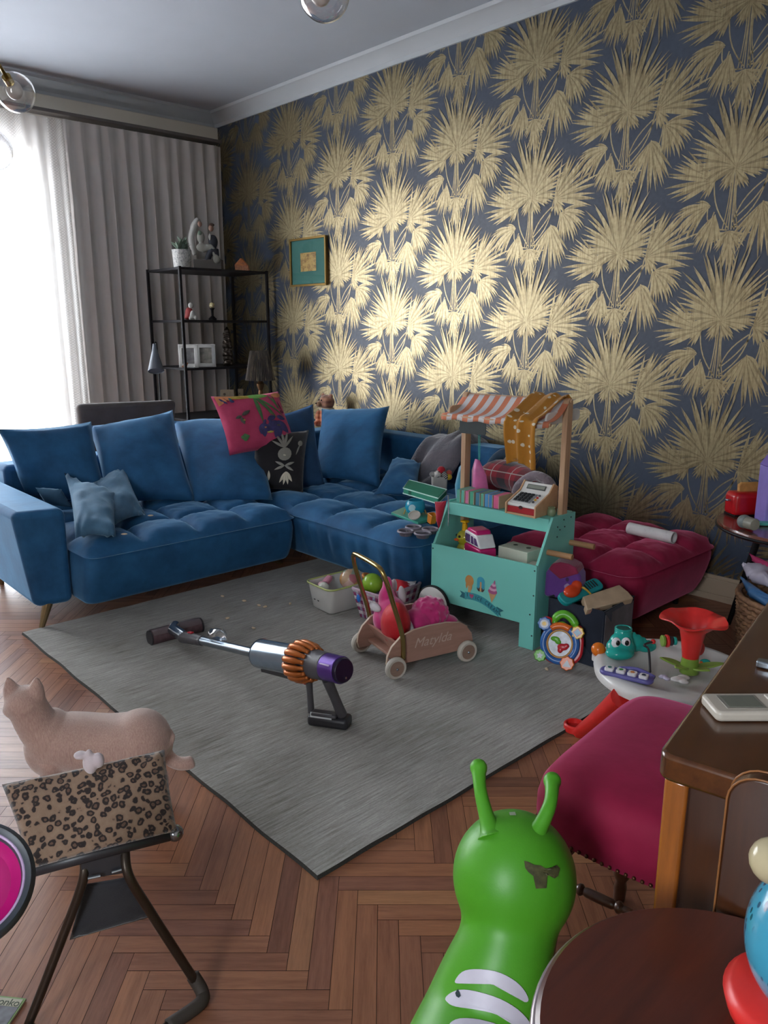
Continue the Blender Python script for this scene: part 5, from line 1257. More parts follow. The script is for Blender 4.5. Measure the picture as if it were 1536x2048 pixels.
c0 = V3((4.215, -1.225, 0.012))
mx_ = V3((.80, .38, 0)).normalized(); my_ = V3((-.16, .30, .94)).normalized()
MM = frame(c0+V3((0, 0, .0)), mx_, my_)      # x right, y up, z towards the viewer
mt_ = thing('music_toy', 'round blue and red musical baby toy with coloured knobs leaning on the navy toy box', 'musical toy', MM)
M_red2 = plain('cherry_plastic', '#c22630', .3); M_bl2 = plain('cobalt_plastic', '#2f63a8', .3); M_gr2 = plain('apple_plastic', '#5fae2c', .3); M_ye2 = plain('sun_plastic', '#dcb02a', .3); M_or2 = plain('tangerine_plastic', '#dc6a22', .3)
cy_ = .098
b = MB(); b.prism([(x, y+cy_) for x, y in rrect(.155, .150, .06, 8)], .026, 0, Matrix.Translation((.006, -.002, -.030))); b.build('back_shell', M_red2, mt_, bevel=.008, seg=3)
ringp = [(.060*math.cos(a), .064*math.sin(a)+cy_, .004) for a in [2*PI*i/40 for i in range(40)]]
MB().tube(ringp, .0125, 12, closed=True).build('blue_ring', M_bl2, mt_, smooth=180)
MB().tube([(.062*math.cos(a), .066*math.sin(a)+cy_, .006) for a in [math.radians(60+i*6) for i in range(12)]], .0132, 12).build('orange_arc', M_or2, mt_, smooth=180)
MB().tube([(.046*math.cos(a), .050*math.sin(a)+cy_, .005) for a in [2*PI*i/40 for i in range(40)]], .004, 8, closed=True).build('dial_ring', plain('ochre_plastic', '#c08a3c', .35), mt_, smooth=180)
MB().lathe([(.045, 0), (.045, .003)], 36, 0, Matrix.Translation((0, cy_, .001)), sc=(1, 1.08)).build('dial_face', plain('dial_white', '#b9bfca', .3, var=.25, scale=60), mt_)
b = MB(); b.ell((.012, cy_-.010, .008), (.020, .013, .007)); b.ell((.004, cy_-.022, .008), (.010, .012, .006)); b.ell((.025, cy_-.004, .008), (.011, .010, .006)); b.build('red_pointer', M_red2, mt_, remesh=.002)
b = MB(); b.ell((-.018, cy_+.016, .007), (.018, .010, .005)); b.ell((-.006, cy_+.006, .007), (.012, .009, .005)); b.build('green_pointer', M_gr2, mt_, remesh=.002)
def gear(name, x, y, r_, mat, lobes=8, z0=-.006, h=.022):
    pts = [((r_+.0014*math.cos(lobes*a))*math.cos(a)+x, (r_+.0014*math.cos(lobes*a))*math.sin(a)+y) for a in [2*PI*i/64 for i in range(64)]]
    return MB().prism(pts, h, 0, Matrix.Translation((0, 0, z0))).build(name, mat, mt_, bevel=.003, seg=3, smooth=60)
def disc(par, name, x, y, r_, mat, z_, n=28, h=.0015): return MB().lathe([(r_, 0), (r_, h)], n, 0, Matrix.Translation((x, y, z_)) @ Matrix.Rotation(PI/2, 4, 'Z')).build(name, mat, par, smooth=0 if n < 6 else 35)
M_facew = plain('pale_sticker', '#cfd3dc', .4)
k1 = gear('blue_knob', -.062, cy_+.066, .024, M_bl2); disc(k1, 'sticker', -.062, cy_+.066, .015, M_facew, .0162); disc(k1, 'sun_print', -.062, cy_+.066, .008, M_ye2, .0178, h=.0005)
k2 = gear('yellow_knob', .060, cy_+.050, .023, M_ye2); disc(k2, 'red_frame', .060, cy_+.050, .017, M_red2, .0162, 4); disc(k2, 'sticker', .060, cy_+.050, .014, plain('ice_sticker', '#9dbad0', .4), .0178, 4, .0006)
k3 = gear('green_knob', -.066, cy_-.052, .022, M_gr2)
star = [((.013 if i % 2 == 0 else .007)*math.cos(PI/2+PI*i/5)-.066, (.013 if i % 2 == 0 else .007)*math.sin(PI/2+PI*i/5)+cy_-.052) for i in range(10)]
MB().prism(star, .0015, 0, Matrix.Translation((0, 0, .0162))).build('star_sticker', M_facew, k3)
k4 = gear('orange_knob', .035, cy_-.066, .025, M_or2, z0=.0)
MB().prism([(.020, cy_-.078), (.050, cy_-.078), (.035, cy_-.052)], .0015, 0, Matrix.Translation((0, 0, .0222))).build('triangle_sticker', M_facew, k4)
MB().ell((.055, cy_+.048, -.014), (.026, .030, .014)).build('red_pod', M_red2, mt_); MB().ell((-.056, cy_+.068, -.014), (.028, .026, .012)).build('red_pod', M_red2, mt_)
hh = [(-.030, cy_+.070, -.012), (-.022, cy_+.098, -.012), (.002, cy_+.110, -.012), (.028, cy_+.100, -.012), (.046, cy_+.078, -.012), (.050, cy_+.058, -.012)]
MB().tube(curve3(hh, 6), [.011]*4+[.0155]*21+[.012]*6, 14).build('handle', M_gr2, mt_, smooth=180)
MB().tube(curve3([(-.024, cy_+.064, 0), (0, cy_+.078, 0), (.026, cy_+.064, 0)], 6), .005, 10).build('inner_arch', M_gr2, mt_, smooth=180)

# ------------------------------------------------------------------ white activity table
AC = V3((4.755, -1.44, 0)); ATM = TR(AC.x, AC.y, .0, rz=math.atan2(CR.y, CR.x))    # x to the right, y away
act = thing('activity_table', 'white round baby activity table with red legs beside the magenta stool', 'activity table', ATM)
M_actw = plain('milk_plastic', '#cfccc9', .3, var=.02); M_redl = plain('vermilion_plastic', '#cf2a26', .35); M_viol = plain('violet_plastic', '#5f5a9a', .35)
T_ = .27
b = MB(); b.lathe([(.205, T_-.030), (.222, T_-.026), (.226, T_-.008), (.218, T_+.004), (.200, T_+.006), (.150, T_-.002), (.135, T_-.010), (.050, T_-.016), (.001, T_-.016)], 72, capb=True); b.build('table_top', M_actw, act, smooth=60)
AW = ATM.inverted()
for q0, q1 in ((V3((4.704, -1.632, 0.238)), V3((4.498, -1.532, 0.000))), (AC+CR*.15-CF*.12+V3((0, 0, .245)), AC+CR*.22-CF*.20), (AC+CR*.05+CF*.16+V3((0, 0, .245)), AC+CR*.06+CF*.235)):
    q0, q1 = AW @ q0, AW @ q1; d = q1-q0; f2 = V3((d.x, d.y, 0)).normalized()
    q0 = q0-f2*.02
    lg = MB(); lg.tube(curve3([q0, q0+d*.5-f2*.004, q0+d*.86, q0+d*.95], 4), [.048, .046, .043, .040, .037, .034, .032, .030, .028, .027, .026, .026, .026], 18, flat=.75); lo = lg.build('leg', M_redl, act, smooth=60)
    fo = q1+f2*.004
    f = MB(); f.lathe([(.030, .0), (.034, .003), (.034, .022), (.030, .026), (.026, .025), (.024, .012)], 28, 0, Matrix.Translation((fo.x, fo.y, .001)), capt=True); f.build('foot_cup', M_redl, lo)
# crocodile
def A_(x, y, z_=0): return (x, y, T_+z_)
M_croc = plain('croc_teal', '#1b9a8e', .22)
P_ = lambda v: ATM.inverted() @ V3(v)
cr = P_((4.597, -1.468, 0.275)); 
b = MB(); b.ell((cr.x, cr.y, T_+.028), (.044, .034, .030)); b.ell((cr.x-.008, cr.y-.022, T_+.018), (.044, .030, .020)); b.ell((cr.x-.006, cr.y-.038, T_+.020), (.034, .016, .015)); b.ell((cr.x+.004, cr.y+.008, T_+.044), (.036, .028, .028)); b.cyl((cr.x+.012, cr.y+.022, T_+.050), (cr.x+.012, cr.y+.022, T_+.078), .026, .027)
b.ell((cr.x+.05, cr.y+.025, T_+.030), (.032, .022, .028)); b.ell((cr.x+.085, cr.y+.02, T_+.020), (.032, .014, .018))
for k in range(5): b.ell((cr.x+.045+.016*k, cr.y+.024, T_+.058-.009*k), (.008, .007, .010))
b.build('crocodile', M_croc, act, remesh=.0028)
MB().tube([(cr.x+.012+.023*math.cos(a), cr.y+.022+.023*math.sin(a), T_+.079) for a in [2*PI*i/24 for i in range(24)]], .0035, 8, closed=True).build('crocodile_cup_rim', M_croc, act, smooth=180)
MB().lathe([(.019, 0), (.019, .001)], 24, 0, Matrix.Translation((cr.x+.012, cr.y+.022, T_+.0795))).build('cup_hollow', plain('deep_teal', '#0f5049', .6), act)
M_pup = plain('pupil_black', '#101214', .15)
for sx_ in (-.021, .008):
    eo = MB().ell((cr.x+sx_, cr.y-.020, T_+.050), (.014, .009, .017)).build('eye', M_wglos, act)
    MB().ell((cr.x+sx_+(.003 if sx_ < 0 else .001), cr.y-.0275, T_+.052), (.0065, .004, .0085)).build('pupil', M_pup, eo)
# red flower funnel on a green leafy base
fn = P_((4.790, -1.416, 0.275)); 
fl_ = MB(); n = 60; prof_ = [(.020, .020), (.024, .05), (.030, .095), (.036, .125), (.060, .148), (.088, .160), (.086, .163), (.058, .152), (.032, .128), (.024, .095)]
vs_ = []
for r_, z_ in prof_:
    for k in range(n):
        a = 2*PI*k/n; w_ = 1+(.10*abs(math.sin(2.5*a+.6))-.03)*max(0, (r_-.034)/.05); vs_.append((fn.x+r_*w_*math.cos(a), fn.y+r_*w_*math.sin(a), T_+z_+(.004*math.cos(5*a+1.2)*max(0, (r_-.05)/.04))))
fl_.add(vs_, [(i*n+k, i*n+(k+1) % n, (i+1)*n+(k+1) % n, (i+1)*n+k) for i in range(len(prof_)-1) for k in range(n)]+[tuple(range((len(prof_)-1)*n, len(prof_)*n))])
fl_.build('flower_funnel', M_redl, act, smooth=70)
M_leafp = plain('leaf_plastic', '#7c9a3c', .35)
MB().cyl((fn.x, fn.y, T_-.004), (fn.x, fn.y, T_+.045), .027, .023, 24).build('funnel_stem', M_leafp, act)
for a, l in ((165, .075), (215, .06), (300, .06), (345, .085), (60, .06)):
    M_ = Matrix.Translation((fn.x, fn.y, T_+.008)) @ Matrix.Rotation(math.radians(a), 4, 'Z') @ Matrix.Rotation(-.25, 4, 'Y')
    MB().prism(leafp(.012, 0, 0, l, .042, 8), .005, 0, M_).build('leaf', M_leafp, act, bevel=.0015)
# violet key panel with four keys
pn = P_((4.691, -1.591, 0.275)); 
ang = math.radians(-32)
KP = Matrix.Translation((pn.x, pn.y, T_+.003)) @ Matrix.Rotation(ang, 4, 'Z')
b = MB(); b.prism([(x, y-.10*x*x*6) for x, y in rrect(.150, .050, .022, 8)], .012, 0, KP); ko = b.build('key_panel', M_viol, act, bevel=.004, seg=3)
for k in range(4):
    x = -.048+.032*k; kk = MB().prism([(x+a, c-.004-.6*x*x) for a, c in rrect(.025, .026, .006, 4)], .010, 0, KP @ Matrix.Translation((0, 0, .010))); kb_ = kk.build('key', M_wglos, act, bevel=.002)
    MB().prism(blob(x, -.004-.6*x*x, .006, .006, 10, .2, k), .0005, 0, KP @ Matrix.Translation((0, 0, .0202))).build('key_print', plain('print_%d' % k, ['#2c6f6a', '#3f8a3a', '#c9762a', '#2a3350'][k], .5), kb_)
b = MB(); b.tube(curve3([tuple(KP @ V3((-.03, .034, .004))), tuple(KP @ V3((.02, .040, .010))), tuple(KP @ V3((.07, .026, .004)))], 5), .007, 10); b.build('panel_ridge', M_viol, act, smooth=180)
# small fittings round the ring
ob = P_((4.540, -1.497, 0.285)); MB().ell((ob.x, ob.y, T_+.010), .022).build('orange_ball', plain('orange_gloss', '#d26a14', .2), act)
MB().cyl((ob.x, ob.y, T_-.025), (ob.x, ob.y, T_-.008), .018).build('ball_socket', M_actw, act)
wr_ = [P_((4.723, -1.518, 0.275)), P_((4.680, -1.453, 0.310)), P_((4.669, -1.462, 0.325)), P_((4.674, -1.418, 0.325))]
MB().tube(curve3([tuple(q_) for q_ in wr_], 6), .0035, 8).build('bead_wire', M_dgrey, act, smooth=180)
MB().ell(tuple(wr_[3]), .0075).build('red_bead', M_redl, act)
rl = P_((4.649, -1.317, 0.290))
for k, (c_, r_) in enumerate((('#7c9a3c', .018), ('#cf2a26', .020), ('#2d2a30', .015), ('#1b9a8e', .013))): MB().cyl((rl.x+.012*k, rl.y-.004, T_+.022), (rl.x+.012*k+.009, rl.y-.004, T_+.022), r_, seg=18).build('spinner_disc', plain('spinner_%d' % k, c_, .3), act, bevel=.002)
bf = P_((4.809, -1.491, 0.275)); b = MB(); b.ell((bf.x-.012, bf.y, T_+.004), (.024, .016, .007)); b.ell((bf.x+.006, bf.y+.012, T_+.004), (.018, .014, .007)); b.ell((bf.x-.004, bf.y-.016, T_+.004), (.014, .012, .006)); b.build('butterfly_relief', M_actw, act, remesh=.002)
cl_ = P_((4.762, -1.515, 0.275)); b = MB(); b.ell((cl_.x, cl_.y, T_+.003), (.014, .010, .006)); b.ell((cl_.x+.006, cl_.y-.014, T_+.003), (.010, .009, .005)); b.build('cloud_relief', plain('lilac_plastic', '#b9b3c8', .3), act, remesh=.002)
cq = P_((4.801, -1.339, 0.280)); b = MB(); b.ell((cq.x, cq.y, T_+.006), (.016, .012, .010)); b.build('teal_button', M_croc, act); MB().ell((cq.x-.014, cq.y-.006, T_+.006), (.006, .006, .006)).build('orange_button', M_or2, act)
rf = P_((4.761, -1.297, 0.290)); b = MB(); b.ell((rf.x, rf.y, T_+.025), (.017, .012, .024)); b.ell((rf.x-.010, rf.y, T_+.018), (.010, .010, .016)); b.build('red_character', M_redl, act, remesh=.0025)

# ------------------------------------------------------------------ round side table by the wall with toys
RT = V3((4.69, -.345, 0)); r_t = .30
rt = thing('round_side_table', 'small round dark wood side table with black splayed legs by the palm wallpaper', 'side table', tuple(RT))
M_mah = wood('mahogany', '#4a1f14', '#6e3020', .22, scale=(3, 26, 26), coat=.5)
b = MB(); b.lathe([(.292, .474), (r_t, .482), (r_t, .492), (.296, .500), (.0005, .500)], 64); b.build('table_top', M_mah, rt, smooth=40)
MB().tube([(.299*math.cos(2*PI*i/64), .299*math.sin(2*PI*i/64), .484) for i in range(64)], .006, 8, closed=True).build('edge_band', M_black, rt)
for a in (165, 285, 45):
    ca, sa = math.cos(math.radians(a)), math.sin(math.radians(a)); MB().cyl((ca*.16, sa*.16, .476), (ca*.27, sa*.27, .0), .015, .010, 12).build('leg', M_black, rt)
t0_ = V3((4.496, -0.344, 0.502)); TSM = frame(t0_, CR+CF*.15, V3((0, 0, 1)).cross(CR+CF*.15))
ts = thing('toy_toaster', 'red toy toaster with a slice of toast on the round side table', 'toy toaster', TSM)
b = MB(); b.box((0, .035, .048), (.150, .085, .096)); b.build('toaster_body', plain('toaster_red', '#b01018', .3), ts, bevel=.020, seg=4)
b = MB(); b.box((0, .035, .003), (.140, .076, .006)); b.build('toaster_base', M_black, ts)
b = MB(); b.prism([(-.045, .088), (.05, .088), (.052, .120), (.040, .132), (-.035, .132), (-.048, .122)], .016, 0, Matrix(((1, 0, 0, .005), (0, 0, -1, .045), (0, 1, 0, 0), (0, 0, 0, 1)))); b.build('toast', plain('toast_tan', '#c08a4a', .6, var=.15, scale=40), ts, bevel=.004)
MB().box((-.082, .035, .062), (.018, .016, .008)).build('lever', M_steel, ts, bevel=.002)
ph = V3((4.614, -0.372, 0.502)); 
dh = thing('purple_toy_castle', 'lilac plastic toy cabinet with a sloped roof at the right edge behind the toaster', 'toy', frame(ph+CF*.02, CR, CF))
b = MB(); b.box((0, .0, .11), (.13, .09, .22)); b.build('cabinet_body', plain('lilac_body', '#8b7cc4', .35), dh, bevel=.006)
b = MB(); b.prism([(-.068, .218), (.068, .218), (.040, .295), (-.015, .295)], .095, 0, Matrix(((1, 0, 0, 0), (0, 0, -1, .0475), (0, 1, 0, 0), (0, 0, 0, 1)))); b.build('roof', plain('deep_lilac', '#6a55a8', .35), dh, bevel=.005)
for x in (-.03, .03): MB().box((x, -.046, .10), (.045, .004, .16)).build('door', plain('pale_lilac_%d' % int(x*100), '#a599d6', .35), dh, bevel=.002)
mc0, mc1 = V3((4.560, -0.559, 0.528)), V3((4.610, -0.583, 0.528))
mc = thing('toy_microphone', 'grey toy microphone lying in front of the red toaster', 'toy', tuple(mc0))
b = MB(); b.ell(tuple(mc0), (.026, .026, .026)); b.build('mesh_head', plain('mesh_grey', '#7e8584', .4, var=.2, scale=300), mc, world=True)
b = MB(); b.cyl(tuple(mc0+(mc1-mc0)*.3), tuple(mc0+(mc1-mc0)*1.0), .024, .022, 20); b.build('collar', plain('collar_grey', '#8f8d80', .4), mc, world=True, bevel=.002)
tb_ = MB(); tb_.box((0, 0, .006), (.07, .035, .012)); tag(tb_.build('teal_toy_tray', plain('aqua_plastic', '#4fa79c', .35), at=(*(4.603, -0.442, 0.502), .7), bevel=.003), 'aqua plastic toy piece beside the grey microphone', 'toy')
# wicker basket with folded bags
def wicker():
    t = NT('wicker'); uv = t.coords((1, 1, 1), 'UV'); 
    t.link(t.ramp(t.noise(t.coords(), 60, 4), [(.3, lin('#6b4a36')), (.7, lin('#96704f'))]), t.b.inputs['Base Color']); P(t.b, rough=.7); return t.m
WK = (4.80, -.60, 0)
wkb = thing('wicker_basket', 'brown braided wicker basket under the round side table at the right edge', 'basket', WK)
m = MB(); rows = 16; nb = 34; Rb = .20
for j in range(rows):
    z_ = .012+j*.0175; rr = Rb*(.86+.14*j/rows); pts = []
    n = nb*4
    for k in range(n):
        a = 2*PI*k/n; w_ = math.sin(k*PI/2+ (PI if j % 2 else 0)); pts.append(((rr+.005*w_)*math.cos(a), (rr+.005*w_)*math.sin(a), z_+.0035*math.cos(k*PI/2)))
    m.tube(pts, .0085, 6, closed=True)
m.lathe([(.165, .004), (.19, .27)], 40, 0, capb=True, capt=False)
m.build('basket_body', wicker(), wkb, smooth=60)
MB().tube([(.203*math.cos(2*PI*i/48), .203*math.sin(2*PI*i/48), .292+.003*(i % 2)) for i in range(48)], .011, 8, closed=True).build('rim', wicker(), wkb, smooth=60)
M_bagb = plain('blue_plastic_bag', '#3f6fa0', .4, var=.2, scale=20); M_bagw = plain('white_plastic_bag', '#bdb6c6', .4, var=.12, scale=20)
tag(MB().pillow((4.555, -0.538, 0.310), (4.745, -0.708, 0.310), (4.780, -0.755, 0.270), (4.648, -0.650, 0.270), .05, seed=4, crease=.02, pinch=.03).build('blue_bag', M_bagb, at=(4.648, -0.611, 0.290), world=True, smooth=180), 'blue plastic bag stuffed in the wicker basket', 'bag')
tag(MB().pillow((4.551, -0.521, 0.350), (4.632, -0.452, 0.360), (4.720, -0.643, 0.320), (4.591, -0.562, 0.320), .07, seed=9, crease=.022, pinch=.05).build('white_bag', M_bagw, at=(4.595, -0.493, 0.330), world=True, smooth=180), 'crumpled white bag on top of the blue bag in the wicker basket', 'bag')
tag(MB().pillow((4.556, -0.469, 0.385), (4.664, -0.516, 0.375), (4.663, -0.530, 0.350), (4.576, -0.483, 0.360), .025, seed=12, crease=.012).build('pink_cloth', plain('hot_pink_cloth', '#a8285c', .7), at=(4.605, -0.481, 0.370), world=True, smooth=180), 'bright pink cloth on top of the crumpled white bag', 'cloth')

# ------------------------------------------------------------------ helper: thin print that hugs a curved surface
from mathutils.bvhtree import BVHTree
def wrap_print(target, name, outline, origin, mat, parent, lift=.0012, rings=5):
    """outline: list of directions from origin; each ray lands on the target's real surface"""
    dg = bpy.context.evaluated_depsgraph_get(); dg.update(); ev = target.evaluated_get(dg); me = ev.to_mesh(); mw = ev.matrix_world
    bv = BVHTree.FromPolygons([mw @ v.co for v in me.vertices], [tuple(p.vertices) for p in me.polygons]); ev.to_mesh_clear()
    mid = sum((V3(d) for d in outline), V3())/len(outline); m = MB(); n = len(outline); ok = True
    def hit(d):
        h = bv.ray_cast(V3(origin), d.normalized())
        if h[0] is None: return None
        nn = h[1] if h[1].dot(d) < 0 else -h[1]
        return h[0]+nn*lift
    c = hit(mid); m.v.append(tuple(c)); last = [c]*n
    for r_ in range(1, rings+1):
        for i, d in enumerate(outline):
            h = hit(mid+(V3(d)-mid)*r_/rings) or last[i]; last[i] = h; m.v.append(tuple(h))
    for i in range(n): m.f.append((0, 1+i, 1+(i+1) % n)); m.m.append(0)
    for r_ in range(rings-1):
        for i in range(n): a = 1+r_*n+i; b = 1+r_*n+(i+1) % n; m.f.append((a, a+n, b+n, b)); m.m.append(0)
    return m.build(name, mat, parent, world=True, smooth=180)
def rays(pts): return [fw*1540+CR*(x-768)-(CR.cross(fw))*(y-1024) for x, y in pts]
def smooth_loop(pts, n=5):
    P_ = [V3((x, y, 0)) for x, y in pts]; out = []; k = len(P_)
    for i in range(k):
        a, b, c, d = P_[i-1], P_[i], P_[(i+1) % k], P_[(i+2) % k]
        for j in range(n):
            t = j/n; q = .5*((2*b)+(c-a)*t+(2*a-5*b+4*c-d)*t*t+(3*b-a-3*c+d)*t**3); out.append((q.x, q.y))
    return out

# ------------------------------------------------------------------ green hopper toy
H0 = V3((5.130, -2.680, 0.466))
hop = thing('caterpillar_hopper', 'bright green inflatable caterpillar hopper toy with two feelers in the foreground', 'ride-on toy', (H0.x+.08, H0.y-.2, 0))
M_green = NT('green_rubber'); P(M_green.b, rough=.42, spec=.4, sss=0); M_green.link(M_green.ramp(M_green.noise(M_green.coords(), 3, 3), [(.3, lin('#489420')), (.7, lin('#53a228'))]), M_green.b.inputs['Base Color']); M_green.bump(M_green.noise(M_green.coords(), 420, 2), .2, .0006); M_green = M_green.m
b = MB()
b.ell(tuple(H0), (.0895, .0895, .094), seg=40, rings=24)
nk0, nk1, nk2, nk3 = H0+V3((0, 0, -.05)), V3((5.153, -2.724, 0.395)), V3((5.155, -2.764, 0.300)), V3((5.196, -2.852, 0.235))
def lerp(a, c, t): return a+(c-a)*t
pts_ = curve3([nk0, nk1, nk2, nk3, nk3+(nk3-nk2)*.8], 8); nP = len(pts_)
rad_ = []
for i in range(nP):
    t = i/(nP-1)*4
    rad_.append(.070 if t < .3 else (.070-.004*(t-.3)/.7 if t < 1 else (.066+(.088-.066)*(t-1) if t < 2 else (.088+.03*(t-2) if t < 3 else .118-.03*(t-3)))))
b.tube(pts_, rad_, 32)
b.ell(tuple(pts_[-1]), .10, seg=32, rings=20)
for s_ in (-1, 1):
    for q in (nk2, nk3): b.ell((q.x+CR.x*.085*s_, q.y+CR.y*.085*s_, .055), (.05, .05, .055))
    for q in (nk2, nk3): b.cyl((q.x+CR.x*.07*s_, q.y+CR.y*.07*s_, .06), (q.x+CR.x*.04*s_, q.y+CR.y*.04*s_, .2), .045, .05)
ho = b.build('body', M_green, hop, world=True, remesh=.007); ho.modifiers['soft'].iterations = 14
for tip, mid, root in (((5.041, -2.660, 0.593), (5.069, -2.686, 0.572), (5.111, -2.709, 0.534)), ((5.131, -2.598, 0.586), (5.154, -2.636, 0.573), (5.155, -2.675, 0.534))):
    pt = curve3([root, mid, tip], 6); rr = [.026, .0175, .0138, .0115, .0108, .0103, .0100, .0098, .0098, .0102, .0108, .0118, .0125]
    f = MB(); f.tube(pt, rr, 18); f.ell(tip, .0135, seg=20, rings=14)
    f.build('feeler', M_green, hop, world=True, remesh=.0022)
M_lilacw = plain('lilac_white_print', '#c9c4d2', .45)
M_torn = plain('torn_sticker_brown', '#4b4a2c', .6, var=.35, scale=120)
wrap_print(ho, 'torn_sticker', rays([(1048, 1722), (1056, 1724), (1068, 1730), (1080, 1731), (1090, 1737), (1103, 1735), (1112, 1730), (1119, 1737), (1115, 1752), (1108, 1757), (1098, 1750), (1094, 1752), (1092, 1776), (1071, 1777), (1066, 1752), (1056, 1744), (1050, 1736)]), CAM, M_torn, hop)
for pts in ([(911, 1962), (925, 1944), (950, 1938), (990, 1942), (1022, 1956), (1045, 1976), (1056, 1998), (1048, 2003), (1030, 1990), (1003, 1974), (970, 1966), (935, 1965), (917, 1967)],
            [(892, 1996), (906, 1984), (928, 1979), (960, 1984), (1000, 1997), (1035, 2018), (1058, 2044), (1062, 2066), (1045, 2062), (1022, 2042), (985, 2026), (945, 2018), (912, 2014), (896, 2006)],
            [(900, 2048), (920, 2038), (960, 2040), (1000, 2052), (1035, 2075), (1046, 2100), (1020, 2092), (980, 2074), (935, 2064), (905, 2058)]):
    wrap_print(ho, 'white_stripe', rays(smooth_loop(pts, 3)), CAM, M_lilacw, hop)
wrap_print(ho, 'dark_scuff', rays([(917, 1978), (921, 1984), (923, 1992), (919, 1996), (914, 1993), (912, 1986)]), CAM, plain('scuff_dark', '#22323a', .6), hop, lift=.002)
wrap_print(ho, 'grey_patch', rays([(1018, 1626), (1030, 1625), (1032, 1632), (1020, 1632)]), CAM, plain('grey_patch', '#a8b39e', .5), hop)

# ------------------------------------------------------------------ cat
M_fur = NT('cream_fur'); _v = M_fur.coords()
M_fur.link(M_fur.mix(.5, M_fur.ramp(M_fur.noise(_v, 9, 4), [(.3, lin('#a9837a')), (.65, lin('#c6a092'))]), M_fur.ramp(M_fur.noise(M_fur.coords((60, 60, 12)), 6, 3), [(.3, lin('#a8847a')), (.7, lin('#d6b8a9'))])), M_fur.b.inputs['Base Color'])
P(M_fur.b, rough=.9, sheen=.9, sheent=(1, .95, .9), spec=.2); M_fur.bump(M_fur.noise(M_fur.coords((400, 400, 90)), 2, 2), .6, .003); M_fur = M_fur.m
hip = V3((3.953, -2.710, 0.195)); sho = V3((3.811, -2.874, 0.205)); nek = V3((3.805, -2.916, 0.265)); hed = V3((3.800, -2.935, 0.325))
cat = thing('cat', 'cream coloured cat standing behind the leopard print seat, looking away', 'cat', (hip.x*.5+sho.x*.5, hip.y*.5+sho.y*.5, 0))
fwd = (sho-hip); fwd.z = 0; fwd.normalize(); sdv = V3((-fwd.y, fwd.x, 0))
b = MB()
sp_pts = curve3([hip-fwd*.045+V3((0, 0, -.005)), hip, lerp(hip, sho, .35)+V3((0, 0, -.012)), lerp(hip, sho, .7)+V3((0, 0, -.008)), sho, lerp(sho, nek, .6), nek, hed], 5)
kr = [.045, .078, .080, .078, .074, .062, .050, .045]; rr = []
for i in range(len(sp_pts)):
    t = i/5; k = min(int(t), 6); rr.append(kr[k]+(kr[k+1]-kr[k])*(t-k))
b.tube(sp_pts, rr, 26)
b.ell(tuple(hip+V3((0, 0, .004))), (.078, .078, .082)); b.ell(tuple(sho+fwd*.02-V3((0, 0, .02))), (.062, .062, .08))
b.ell(tuple(hed), (.049, .049, .044)); lookd = (fwd*.8+CF*.5-CR*.15).normalized()
b.ell(tuple(hed+lookd*.034-V3((0, 0, .014))), (.026, .026, .020))
b.ell(tuple(hed+lookd*.012-V3((0, 0, .014))), (.047, .047, .026))
def leg(top, knee, hock, paw, r0, r1):
    b.tube(curve3([top, knee, hock, paw], 5), [r0+(r1-r0)*min(1, i/11) for i in range(16)], 14); b.ell(tuple(V3(paw)+fwd*.015+V3((0, 0, .006))), (.024, .022, .014))
for s_ in (-1, 1):
    o_ = sdv*.042*s_; dz = fwd*(.03*s_)
    leg(hip+o_+V3((0, 0, -.02)), V3((*(hip+o_*1.15+fwd*.045).xy, .115)), V3((*(hip+o_-fwd*.035).xy, .065)), V3((*(hip+o_-fwd*.01+dz*.5).xy, .012)), .052, .016)
    leg(sho+o_*.8+V3((0, 0, -.04)), V3((*(sho+o_*.8+fwd*.005).xy, .12)), V3((*(sho+o_*.8+fwd*.012).xy, .06)), V3((*(sho+o_*.8+fwd*.02-dz*.6).xy, .012)), .040, .015)
tl = [hip-fwd*.06+V3((0, 0, .01)), V3((3.945, -2.639, 0.125)), V3((3.966, -2.626, 0.105)), V3((3.985, -2.604, 0.100)), V3((3.994, -2.585, 0.105))]
b.tube(curve3(tl, 6), [.030, .027, .024, .022, .020]+[.0185]*18+[.0165, .012], 14)
er = CR
for tip, base in (((3.687, -2.935, 0.355), hed-er*.030+V3((0, 0, .026))), ((3.741, -2.874, 0.360), hed+er*.030+V3((0, 0, .026)))):
    tp = V3(tip); tp = base+V3((0, 0, .046))+(er*(-.012 if tip is None else 0)); tp = tp+er*(.006 if (base-hed).dot(er) > 0 else -.006)
    e0 = len(b.v); w_ = er*.021; d_ = CF*.010
    b.tube([base-V3((0, 0, .012)), lerp(base, tp, .35), lerp(base, tp, .7), tp], [.022, .0185, .011, .003], 12, flat=1)
b.build('body', M_fur, cat, world=True, remesh=.0048)
for s_ in (-1, 1): MB().ell(tuple(hed+lookd*.040+lookd.cross(V3((0, 0, 1)))*.018*s_+V3((0, 0, .006))), (.006, .006, .006)).build('eye', plain('cat_eye_%d' % s_, '#3a4a1c', .1), cat, world=True)
MB().ell(tuple(hed+lookd*.059-V3((0, 0, .010))), (.005, .005, .004)).build('nose', plain('cat_nose', '#b0706a', .5), cat, world=True)

